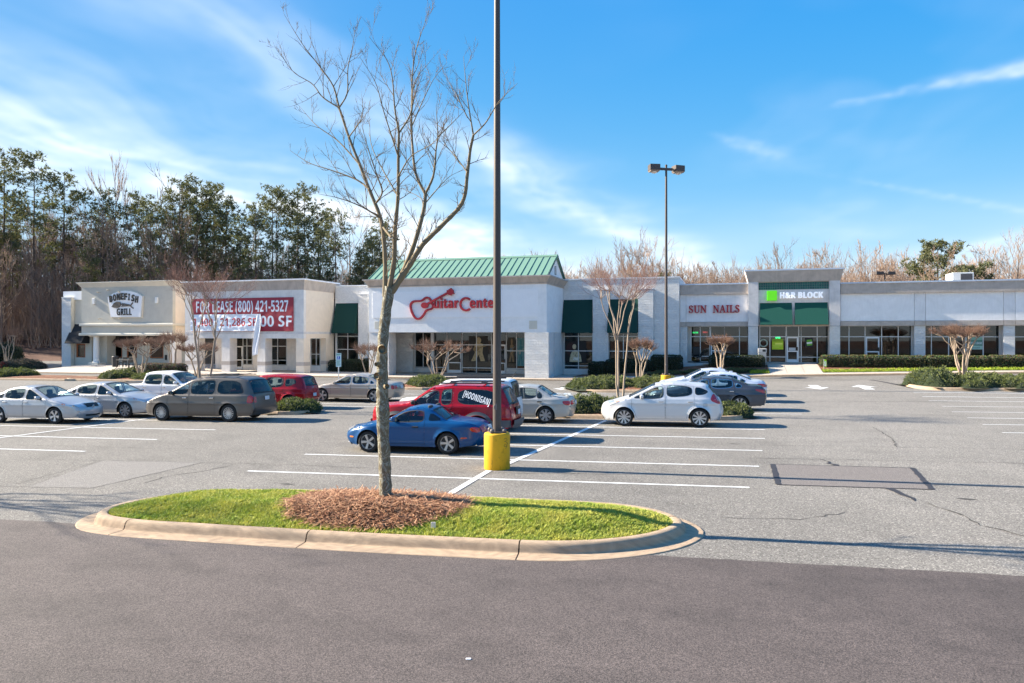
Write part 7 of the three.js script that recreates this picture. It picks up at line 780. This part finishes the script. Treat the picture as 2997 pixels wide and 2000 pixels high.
// 2 silver compact sedan behind it
park(makeCar({ name: 'silver_sedan', label: 'silver sedan with dark lower grille between the left-edge sedan and the minivan', mat: silver(), W: 1.77, wb: 2.7, belt: 0.95, R: 0.325, prof: [[2.2, 0.22, 'f'], [2.3, 0.42, 'f'], [2.26, 0.66, 'f'], [2.1, 0.76, 'h'], [1.45, 0.93, 'h'], [1.0, 1.0, 'w'], [0.1, 1.42, 't'], [-0.45, 1.455, 't'], [-1.05, 1.38, 'b'], [-1.7, 1.1, 'd'], [-2.15, 1.08, 'd'], [-2.25, 0.95, 'r'], [-2.3, 0.6, 'r'], [-2.2, 0.26, 'r']], dlo: [[0.86, 0.97], [0.06, 1.345], [-0.45, 1.385], [-1.0, 1.31], [-1.4, 1.1], [-1.3, 1.03], [0.2, 0.96]], doors: [[0.96, -0.12], [-0.12, -1.15]], win: [[0.86, -0.08, 0], [-0.16, -1.1, 1], [-1.14, -1.4, -1]], mirror: [0.64, 1.04], seats: [0.0, -0.95], spokes: 8, rim: { wide: 0.26, in: 0.55, out: 1.2, low: 0.72 }, handleMat: silver(), patches: [['headlight', 'fh', 0.64, 0.74, 0.5, 0.99, lampClear, 0.01, true], ['grille', 'f', 0.66, 0.72, -0.5, 0.5, trimBlack, 0.012], ['lower_grille', 'f', 0.28, 0.56, -0.46, 0.46, trimBlack, 0.012], ['fog_lamp', 'f', 0.34, 0.46, 0.62, 0.8, trimBlack, 0.012, true], ['taillight', 'r', 0.75, 0.95, 0.6, 0.98, lampRed, 0.01, true]], sideLamps: [{ name: 'headlight', poly: [[2.22, 0.66], [2.16, 0.72], [1.8, 0.82], [1.74, 0.8], [2.02, 0.69]], mat: lampClear }, { name: 'turn_signal', poly: [[1.92, 0.77], [1.76, 0.825], [1.72, 0.81], [1.86, 0.745]], mat: lampAmber }] }), -23.6, 26.05, true);
// 3 minivan
const vanPaint = paint(0.135, 0.118, 0.105, 0.45, 0.34);
park(makeCar({ name: 'minivan', label: 'grey-brown minivan facing left with roof rack and red rear lamp', cat: 'minivan', mat: vanPaint, W: 1.92, wb: 3.03, belt: 1.03, R: 0.345, tumble: 17, nose: 0.3, tail: 0.1, bowR: 0.07, prof: [[2.36, 0.25, 'f'], [2.5, 0.45, 'f'], [2.46, 0.62, 'f'], [2.3, 0.78, 'h'], [1.75, 0.98, 'h'], [1.3, 1.12, 'w'], [0.25, 1.66, 't'], [-0.6, 1.74, 't'], [-1.9, 1.71, 't'], [-2.22, 1.62, 'b'], [-2.5, 1.08, 'r'], [-2.55, 0.75, 'r'], [-2.58, 0.5, 'r'], [-2.45, 0.28, 'r']], dlo: [[1.16, 1.08], [0.3, 1.55], [-0.5, 1.63], [-1.9, 1.6], [-2.14, 1.2], [-2.1, 1.1], [-0.5, 1.06], [1.16, 1.06]], doors: [[1.24, 0.28], [0.28, -0.92]], win: [[1.1, 0.33, 0], [0.22, -0.86, 1], [-0.96, -2.14, -1]], dark: [1, 'q', 'b'], mirror: [1.02, 1.13], mirrorMat: trimBlack, seats: [0.35, -0.7, -1.5], seatUp: 0.14, spokes: 15, rim: { wide: 0.13, in: 0.8, out: 1.0, low: 0.66 }, handleMat: chrome, handleIn: 0.14, patches: [['headlight', 'fh', 0.6, 0.76, 0.58, 0.99, lampClear, 0.01, true], ['taillight', 'r', 0.72, 1.02, 0.84, 1.0, lampRed, 0.014, true], ['bumper', 'r', 0.3, 0.58, -1, 1, vanPaint, 0.05]], sideLamps: [{ name: 'taillight', poly: [[-2.5, 1.03], [-2.34, 1.03], [-2.3, 0.74], [-2.56, 0.74]], mat: lampRed }, { name: 'headlight', poly: [[2.4, 0.66], [2.28, 0.77], [2.12, 0.8], [2.2, 0.68]], mat: lampClear }], mould: [{ poly: [[1.05, 0.6], [-0.9, 0.62], [-0.9, 0.665], [1.05, 0.645]], mat: vanPaint }, { poly: [[-1.95, 0.6], [-2.5, 0.6], [-2.52, 0.36], [-1.95, 0.34]], mat: vanPaint }], extra: (g) => { for (const z of [-0.62, 0.62]) part('roof_rail', rbx(-1.75, -0.1, 1.8, 1.835, z - 0.03, z + 0.03, 0.015), trimBlack, g); for (const x of [-0.35, -0.95, -1.5]) part('roof_bar', rbx(x - 0.03, x + 0.03, 1.815, 1.85, -0.62, 0.62, 0.015), trimBlack, g); plate(g, null, 0.9, -2.63, -0.08); part('rear_wiper', rbx(-2.5, -2.47, 1.14, 1.17, -0.35, 0.25, 0.01), trimBlack, g); } }), -18.3, 25.3, false);
// 4 white pickup
const white = () => paint(0.74, 0.74, 0.74, 0.0, 0.32);
park(makeCar({ name: 'pickup_truck', label: 'white crew-cab pickup half hidden behind the minivan', cat: 'pickup', mat: white(), W: 1.89, wb: 3.23, belt: 1.1, R: 0.37, gap: 0.09, sill: 0.36, tumble: 16, flare: 0.05, prof: [[2.45, 0.42, 'f'], [2.52, 0.6, 'f'], [2.48, 0.98, 'f'], [2.3, 1.08, 'h'], [1.5, 1.14, 'h'], [1.2, 1.18, 'w'], [0.5, 1.66, 't'], [-0.2, 1.73, 't'], [-0.95, 1.69, 'b'], [-1.08, 1.16, 'd'], [-2.65, 1.12, 'd'], [-2.72, 1.05, 'r'], [-2.74, 0.6, 'r'], [-2.66, 0.45, 'r']], dlo: [[1.1, 1.15], [0.45, 1.56], [-0.2, 1.62], [-0.84, 1.59], [-0.94, 1.17], [-0.3, 1.13]], doors: [[1.12, 0.1], [0.1, -1.0]], win: [[1.1, 0.14, 0], [0.06, -0.96, 1]], mirror: [0.95, 1.22], seats: [0.15, -0.75], seatUp: 0.2, spokes: 6, bowR: 0.03, patches: [['taillight', 'r', 0.75, 1.05, 0.9, 1.0, lampRed, 0.01, true], ['headlight', 'f', 0.75, 0.98, 0.6, 0.98, lampClear, 0.01, true], ['grille', 'f', 0.7, 0.98, -0.5, 0.5, trimBlack, 0.012]], handleMat: chrome, extra: (g) => { part('bed_cover', rbx(-2.62, -1.12, 1.15, 1.2, -0.74, 0.74, 0.02), trimBlack, g); part('bumper', rbx(-2.9, -2.72, 0.48, 0.68, -0.85, 0.85, 0.04), chrome, g); } }), -24.5, 30.95, true);
// 5 red boxy hatchback
const redPaint = () => paint(0.36, 0.003, 0.012, 0.1, 0.26);
park(makeCar({ name: 'red_hatchback', label: 'red boxy hatchback seen from behind beyond the minivan', mat: redPaint(), W: 1.8, wb: 2.57, belt: 0.98, R: 0.335, tumble: 14, bowR: 0.1, flare: 0.045, prof: [[1.98, 0.25, 'f'], [2.06, 0.5, 'f'], [2.02, 0.82, 'f'], [1.85, 0.95, 'h'], [1.2, 1.04, 'w'], [0.5, 1.54, 't'], [-0.4, 1.6, 't'], [-1.5, 1.56, 't'], [-1.78, 1.5, 'b'], [-1.95, 1.06, 'r'], [-2.02, 0.8, 'r'], [-2.05, 0.5, 'r'], [-1.92, 0.26, 'r']], dlo: [[1.05, 1.02], [0.46, 1.45], [-0.4, 1.5], [-1.5, 1.42], [-1.62, 1.25], [-1.3, 1.1], [0, 1.0]], doors: [[1.05, 0.02], [0.02, -1.0]], win: [[1.05, 0.06, 0], [-0.02, -0.96, 1], [-1.04, -1.62, -1]], dark: ['b', 'q'], mirror: [0.8, 1.08], seats: [0.1, -0.8], seatUp: 0.1, spokes: 5, rim: spokes5, patches: [['taillight', 'br', 0.92, 1.46, 0.86, 1.0, lampRed, 0.014, true], ['bumper_insert', 'r', 0.3, 0.46, -0.7, 0.7, trimBlack, 0.012], ['headlight', 'f', 0.7, 0.88, 0.6, 0.99, lampClear, 0.01, true]], extra: (g) => { plate(g, null, 0.66, -2.15, -0.03); const b = new THREE.SphereGeometry(0.05, 10, 6); b.scale(0.3, 0.6, 1); b.translate(-2.06, 1.0, 0); part('emblem', b, chrome, g); } }), -18.65, 30.75, false);
// 6 gold sedan
const gold = paint(0.46, 0.395, 0.33, 0.4, 0.28);
park(makeCar({ name: 'gold_sedan', label: 'long champagne-gold sedan facing left behind the bare tree trunk', mat: gold, W: 1.86, wb: 2.98, belt: 0.94, R: 0.345, prof: [[2.3, 0.22, 'f'], [2.4, 0.42, 'f'], [2.36, 0.6, 'f'], [2.2, 0.7, 'h'], [1.5, 0.88, 'h'], [1.02, 0.95, 'w'], [0.2, 1.39, 't'], [-0.45, 1.44, 't'], [-1.05, 1.37, 'b'], [-1.75, 1.04, 'd'], [-2.4, 0.98, 'd'], [-2.5, 0.88, 'r'], [-2.55, 0.6, 'r'], [-2.45, 0.26, 'r']], dlo: [[0.9, 0.955], [0.18, 1.32], [-0.45, 1.365], [-1.0, 1.3], [-1.45, 1.03], [-1.4, 0.975], [0.2, 0.95]], doors: [[1.0, -0.16], [-0.16, -1.2]], win: [[0.9, -0.12, 0], [-0.2, -1.1, 1], [-1.14, -1.45, -1]], seal: chrome, mirror: [0.72, 1.0], seats: [0.05, -0.95], spokes: 5, rim: { wide: 0.36, in: 0.6, out: 1.15, low: 0.76 }, handleMat: gold, patches: [['taillight', 'r', 0.7, 0.9, 0.66, 1.0, lampRed, 0.012, true], ['headlight', 'fh', 0.56, 0.72, 0.55, 0.98, lampClear, 0.01, true]], sideLamps: [{ name: 'side_marker', poly: [[2.02, 0.52], [1.88, 0.52], [1.88, 0.49], [2.02, 0.49]], mat: lampAmber }, { name: 'taillight', poly: [[-2.5, 0.9], [-2.36, 0.9], [-2.4, 0.7], [-2.54, 0.7]], mat: lampRed }], extra: (g) => plate(g, null, 0.78, -2.64, -0.1) }), -16.35, 34.9, false);
// 7 red off-roader
park(makeCar({ name: 'red_offroader', label: 'red two-door off-roader with grey bumpers behind the blue coupe', cat: 'off-roader', mat: redPaint(), W: 1.8, wb: 2.58, belt: 1.08, R: 0.36, gap: 0.075, sill: 0.34, tumble: 18, tail: 0.1, bowR: 0.06, flares: trimGrey, prof: [[2.12, 0.42, 'f'], [2.2, 0.55, 'f'], [2.17, 0.94, 'f'], [2.04, 1.02, 'h'], [1.25, 1.1, 'h'], [0.92, 1.14, 'w'], [0.25, 1.61, 't'], [-0.5, 1.68, 't'], [-1.75, 1.66, 't'], [-2.0, 1.6, 'b'], [-2.24, 1.1, 'r'], [-2.3, 0.8, 'r'], [-2.32, 0.55, 'r'], [-2.25, 0.42, 'r']], dlo: [[0.85, 1.12], [0.22, 1.5], [-0.4, 1.57], [-1.72, 1.55], [-1.98, 1.2], [-1.9, 1.13], [0.2, 1.1]], doors: [[0.92, -0.52]], win: [[0.85, -0.06, 0], [-0.14, -0.48, 0], [-0.66, -1.98, -1]], dark: ['q', 'b'], mirror: [0.7, 1.17], mirrorMat: trimBlack, seats: [-0.1, -1.0], seatUp: 0.18, spokes: 5, patches: [['rear_bumper', 'r', 0.43, 0.68, -1, 1, trimGrey, 0.09], ['front_bumper', 'f', 0.42, 0.66, -1, 1, trimGrey, 0.08], ['taillight', 'r', 0.72, 0.98, 0.87, 1.0, lampRed, 0.016, true], ['turn_signal', 'r', 0.98, 1.08, 0.87, 1.0, lampAmber, 0.016, true], ['headlight', 'f', 0.7, 0.86, 0.6, 0.99, lampClear, 0.01, true]], sideLamps: [{ name: 'taillight', poly: [[-2.24, 1.0], [-2.15, 1.0], [-2.15, 0.72], [-2.29, 0.72]], mat: lampRed }], mould: [{ poly: [[-1.85, 0.66], [-2.32, 0.66], [-2.32, 0.44], [-1.85, 0.44]], mat: trimGrey }, { poly: [[0.8, 0.44], [-0.78, 0.44], [-0.78, 0.36], [0.8, 0.36]], mat: trimGrey }], handleMat: trimBlack, extra: (g, k) => {
    for (const z of [-0.6, 0.6]) part('roof_rail', rbx(-1.8, 0.0, 1.73, 1.77, z - 0.03, z + 0.03, 0.015), trimBlack, g); part('roof_bar', rbx(-0.4, -0.34, 1.745, 1.785, -0.6, 0.6, 0.015), trimBlack, g); part('roof_bar', rbx(-1.4, -1.34, 1.745, 1.785, -0.6, 0.6, 0.015), trimBlack, g); plate(g, null, 0.86, -2.395, -0.05); part('rear_wiper', rbx(-2.32, -2.28, 1.1, 1.14, -0.35, 0.2, 0.01), trimBlack, g); part('plate_recess', rbx(-2.375, -2.36, 0.78, 1.02, -0.3, 0.3, 0.01), trimBlack, g);
    const st = new THREE.Group(); st.name = 'window_sticker'; g.add(st); const txt = '[HOONIGAN]', adv = [...txt].map((c) => font.data.glyphs[c].ha / font.data.resolution), kx = 0.104, ky = 0.19; let x = 0; [...txt].forEach((c, i) => { const q = charGeo(c, font, 0.002); q.scale(kx, ky / capH, 1); q.translate(x * kx, 0, 0); q.rotateZ(-0.3); x += adv[i]; const p = q.attributes.position; for (let n = 0; n < p.count; n++) { const X = -0.8 - p.getX(n), Y = 1.36 + p.getY(n), zz = p.getZ(n); p.setXYZ(n, X, Y, -(k.Wd(X, Y) + 0.006 + zz)); } q.computeVertexNormals(); part('letter', q, mat(0.85, 0.85, 0.85, 0.6, { side: THREE.DoubleSide }), st); }); } }), -6.85, 21.15, false);
// 8 blue coupe
const blue = paint(0.0015, 0.06, 0.185, 0.1, 0.3);
park(makeCar({ name: 'blue_coupe', label: 'small blue two-seat coupe parked behind the tree trunk and yellow lamp base', cat: 'coupe', mat: blue, W: 1.68, wb: 2.265, belt: 0.83, R: 0.29, gap: 0.05, sill: 0.19, tumble: 24, nose: 0.3, tail: 0.24, edge: 0.1, flare: 0.04, prof: [[1.8, 0.2, 'f'], [1.94, 0.38, 'f'], [1.9, 0.5, 'f'], [1.74, 0.61, 'h'], [1.25, 0.75, 'h'], [0.72, 0.83, 'w'], [0.12, 1.16, 't'], [-0.2, 1.225, 't'], [-0.5, 1.2, 't'], [-0.62, 1.15, 'b'], [-1.06, 0.88, 'd'], [-1.6, 0.84, 'd'], [-1.9, 0.76, 'r'], [-2.0, 0.62, 'r'], [-2.0, 0.4, 'r'], [-1.86, 0.22, 'r']], dlo: [[0.6, 0.845], [0.1, 1.105], [-0.22, 1.145], [-0.42, 1.12], [-0.5, 0.86], [0, 0.84]], doors: [[0.6, -0.5]], win: [[0.6, 0.36, 0], [0.34, -0.5, 0]], mirror: [0.34, 0.92], seats: [-0.35], spokes: 5, tw: 0.195, rim: { wide: 0.32, in: 0.75, out: 1.1, low: 0.7, mat: mat(0.5, 0.48, 0.46, 0.35, { metalness: 0.6 }) }, handleMat: trimBlack, handleIn: 0.25, handleY: 0.72, patches: [['taillight', 'r', 0.56, 0.73, 0.5, 0.99, lampRed, 0.012, true], ['turn_signal', 'r', 0.59, 0.7, 0.62, 0.76, lampAmber, 0.018, true], ['headlight', 'fh', 0.5, 0.64, 0.55, 0.97, lampClear, 0.008, true], ['grille', 'f', 0.26, 0.36, -0.4, 0.4, trimBlack, 0.01]], sideLamps: [{ name: 'taillight', poly: [[-1.98, 0.68], [-1.8, 0.735], [-1.72, 0.68], [-1.78, 0.6], [-1.96, 0.57]], mat: lampRed }, { name: 'side_marker', poly: [[-1.66, 0.46], [-1.5, 0.46], [-1.5, 0.42], [-1.66, 0.42]], mat: lampRed }, { name: 'side_marker', poly: [[1.74, 0.43], [1.6, 0.43], [1.6, 0.39], [1.74, 0.39]], mat: lampAmber }, { name: 'side_window', poly: [[-0.62, 1.1], [-0.98, 0.9], [-0.62, 0.875], [-0.58, 0.92]], mat: darkGlass }], extra: (g) => { plate(g, null, 0.66, -2.1, -0.25); const mb = new MB(); mb.tube([[-1.3, 0.86, -0.3], [-1.32, 1.02, -0.3]], [0.004, 0.003], 4); part('aerial', mb.geo(), chrome, g); } }), -6.83, 18.6, false);
// 9 white boxy suv behind the off-roader
park(makeCar({ name: 'white_suv', label: 'white boxy car with black roof rails hidden behind the red off-roader', cat: 'suv', mat: white(), W: 1.82, wb: 2.6, belt: 1.02, R: 0.34, tumble: 12, bowR: 0.06, prof: [[2.05, 0.28, 'f'], [2.12, 0.5, 'f'], [2.08, 0.9, 'f'], [1.9, 1.0, 'h'], [1.2, 1.1, 'w'], [0.4, 1.66, 't'], [-0.4, 1.74, 't'], [-1.75, 1.72, 't'], [-1.98, 1.66, 'b'], [-2.1, 1.1, 'r'], [-2.14, 0.8, 'r'], [-2.14, 0.5, 'r'], [-2.05, 0.3, 'r']], dlo: [[1.05, 1.08], [0.36, 1.55], [-0.4, 1.62], [-1.7, 1.6], [-1.9, 1.5], [-1.94, 1.1], [0, 1.06]], doors: [[1.05, -0.1], [-0.1, -1.1]], win: [[1.05, -0.05, 0], [-0.15, -1.05, 1], [-1.15, -1.94, -1]], dark: [1, 'q', 'b'], mirror: [0.8, 1.14], seats: [0.05, -0.85], seatUp: 0.18, spokes: 5, patches: [['taillight', 'r', 0.7, 1.05, 0.88, 1.0, lampRed, 0.012, true]], extra: (g) => { for (const z of [-0.66, 0.66]) part('roof_rail', rbx(-1.85, 0.3, 1.775, 1.835, z - 0.035, z + 0.035, 0.02), trimBlack, g); const mb = new MB(); mb.tube([[-1.78, 1.72, 0.45], [-1.95, 1.98, 0.45]], [0.012, 0.006], 5); part('aerial', mb.geo(), trimBlack, g); } }), -7.15, 23.75, false);
// 10 dented silver-beige sedan
const satin = paint(0.47, 0.45, 0.41, 0.35, 0.35);
park(makeCar({ name: 'dented_sedan', label: 'pale beige-silver older sedan with crumpled boot behind the off-roader', mat: satin, W: 1.69, wb: 2.6, belt: 0.9, R: 0.305, prof: [[2.1, 0.22, 'f'], [2.2, 0.42, 'f'], [2.14, 0.58, 'f'], [2.0, 0.66, 'h'], [1.3, 0.84, 'h'], [0.9, 0.9, 'w'], [0.12, 1.33, 't'], [-0.5, 1.38, 't'], [-0.98, 1.33, 'b'], [-1.5, 1.0, 'd'], [-2.1, 0.96, 'd'], [-2.2, 0.88, 'r'], [-2.25, 0.58, 'r'], [-2.15, 0.25, 'r']], dlo: [[0.78, 0.905], [0.1, 1.26], [-0.5, 1.305], [-0.92, 1.26], [-1.24, 1.0], [-1.18, 0.93], [0.1, 0.9]], doors: [[0.86, -0.16], [-0.16, -1.22]], win: [[0.78, -0.12, 0], [-0.2, -0.94, 1], [-0.98, -1.2, 1]], mirror: [0.58, 0.95], seats: [0, -0.9], spokes: 7, rim: { wide: 0.36, in: 0.6, out: 1.2, low: 0.72 }, handleMat: trimBlack, seat: seatTan, patches: [['taillight', 'r', 0.66, 0.84, 0.58, 1.0, lampRed, 0.012, true], ['taillight_lens', 'r', 0.66, 0.84, 0.42, 0.57, lampClear, 0.012, true]], sideLamps: [{ name: 'taillight', poly: [[-2.2, 0.84], [-1.92, 0.83], [-1.98, 0.7], [-2.22, 0.66]], mat: lampRed }, { name: 'fuel_flap', poly: [[-1.52, 0.8], [-1.66, 0.8], [-1.66, 0.66], [-1.52, 0.66]], mat: satin }], extra: (g) => { const r = rng(7), mb = new MB(); for (let k = 0; k < 70; k++) { const x = -1.6 - 0.55 * r(), z = (r() - 0.5) * 1.3, y = 0.99 + 0.035 * r(); const a = r() * 6.28, l = 0.1 + 0.1 * r(); mb.tri([x, y, z], [x + Math.cos(a) * l, y + 0.03 * (r() - 0.3), z + Math.sin(a) * l], [x + Math.cos(a + 1.1) * l, y + 0.04 * (r() - 0.3), z + Math.sin(a + 1.1) * l]); } part('plastic_sheet', mb.geo(), mat(0.7, 0.72, 0.72, 0.2, { side: THREE.DoubleSide }), g); plate(g, null, 0.74, -2.34, -0.06); } }), -5.72, 26.5, false);
// 11 silver hatchback
park(makeCar({ name: 'silver_hatchback', label: 'silver five-door hatchback with kinked red rear lamp right of the lamp post', cat: 'hatchback', mat: paint(0.6, 0.6, 0.61, 0.3, 0.3), W: 1.7, wb: 2.6, belt: 0.98, R: 0.32, nose: 0.3, tail: 0.2, bowR: 0.12, flare: 0.035, prof: [[1.9, 0.22, 'f'], [2.06, 0.42, 'f'], [2.02, 0.66, 'f'], [1.88, 0.78, 'h'], [1.45, 0.92, 'h'], [1.12, 1.0, 'w'], [0.2, 1.46, 't'], [-0.45, 1.535, 't'], [-1.5, 1.46, 't'], [-1.62, 1.4, 'b'], [-1.9, 1.02, 'r'], [-1.99, 0.8, 'r'], [-2.06, 0.5, 'r'], [-1.92, 0.26, 'r']], dlo: [[0.98, 1.0], [0.16, 1.38], [-0.45, 1.45], [-1.36, 1.36], [-1.62, 1.24], [-1.5, 1.14], [0.3, 0.98]], doors: [[1.04, -0.14], [-0.14, -1.14]], win: [[0.98, 0.7, 0], [0.66, -0.1, 0], [-0.2, -1.06, 1], [-1.12, -1.62, -1]], dark: ['q', 'b'], mirror: [0.66, 1.05], seats: [0.05, -0.85], seatUp: 0.08, spokes: 9, rim: { wide: 0.26, in: 0.55, out: 1.15, low: 0.74 }, handleMat: silver(), crease: 0.82, patches: [['taillight', 'br', 0.8, 1.18, 0.84, 1.0, lampRed, 0.012, true], ['headlight', 'fh', 0.66, 0.86, 0.6, 0.99, lampClear, 0.01, true], ['lower_grille', 'f', 0.28, 0.42, -0.5, 0.5, trimBlack, 0.012]], sideLamps: [{ name: 'taillight', poly: [[-1.84, 1.14], [-1.76, 1.16], [-1.66, 0.93], [-1.98, 0.79], [-2.0, 0.86], [-1.9, 0.96]], mat: lampRed }, { name: 'headlight', poly: [[1.98, 0.68], [1.86, 0.78], [1.5, 0.9], [1.46, 0.87], [1.8, 0.71]], mat: lampClear }, { name: 'turn_signal', poly: [[1.66, 0.86], [1.48, 0.905], [1.45, 0.88], [1.6, 0.83]], mat: lampAmber }, { name: 'fuel_flap', poly: [[-1.42, 0.84], [-1.58, 0.84], [-1.58, 0.7], [-1.42, 0.7]], mat: silver() }], extra: (g) => part('rear_wiper', rbx(-1.98, -1.94, 1.02, 1.06, -0.3, 0.1, 0.01), trimBlack, g) }), -0.2, 26.02, false);
// 12 - 14 the three sedans beyond it
const sedan3 = (label, m, p, q, extraO = {}) => park(makeCar({ name: extraO.name, label, mat: m, W: 1.83, wb: 2.8, belt: 0.96, R: 0.33, prof: [[2.28, 0.22, 'f'], [2.38, 0.42, 'f'], [2.34, 0.66, 'f'], [2.18, 0.76, 'h'], [1.5, 0.92, 'h'], [1.05, 0.99, 'w'], [0.15, 1.42, 't'], [-0.45, 1.47, 't'], [-1.1, 1.4, 'b'], [-1.75, 1.12, 'd'], [-2.3, 1.08, 'd'], [-2.42, 0.96, 'r'], [-2.5, 0.6, 'r'], [-2.4, 0.26, 'r']], dlo: [[0.92, 0.975], [0.12, 1.345], [-0.45, 1.395], [-1.05, 1.33], [-1.5, 1.1], [-1.42, 1.02], [0.2, 0.965]], doors: [[1.0, -0.16], [-0.16, -1.2]], win: [[0.92, -0.12, 0], [-0.2, -1.1, 1], [-1.12, -1.5, -1]], seal: extraO.seal || chrome, mirror: [0.7, 1.03], seats: [0.05, -0.92], spokes: extraO.spokes || 7, rim: { wide: 0.3, in: 0.6, out: 1.15, low: 0.74 }, handleMat: extraO.handle || m, patches: [['taillight', 'r', extraO.ly0 || 0.72, extraO.ly1 || 0.92, 0.52, 1.0, lampRed, 0.012, true], ['headlight', 'fh', 0.6, 0.78, 0.55, 0.98, lampClear, 0.01, true]], sideLamps: [{ name: 'taillight', poly: extraO.lamp || [[-2.42, 0.94], [-2.08, 0.96], [-2.0, 0.92], [-2.46, 0.74]], mat: lampRed }], extra: (g) => { plate(g, null, 0.8, -2.575, -0.1); if (extraO.fin) { const q = rbx(-0.1, 0.06, 0, 0.07, -0.02, 0.02, 0.015); q.translate(-0.85, 1.47, 0); part('aerial_fin', q, m, g); } } }), p, q, false);
sedan3('dark grey sedan behind the silver hatchback', paint(0.075, 0.082, 0.10, 0.45, 0.28), 1.67, 32.45, { name: 'grey_sedan', handle: chrome, spokes: 7 }); sedan3('silver luxury sedan with narrow red rear lamps beyond the dark grey sedan', paint(0.66, 0.69, 0.76, 0.3, 0.28), 2.3, 37.0, { name: 'silver_sedan', fin: true, ly0: 0.8, ly1: 0.93 }); sedan3('farthest silver sedan, only roof and boot showing', paint(0.62, 0.66, 0.74, 0.3, 0.28), 2.0, 40.35, { name: 'silver_sedan', fin: true });

renderer.render(scene, camera);
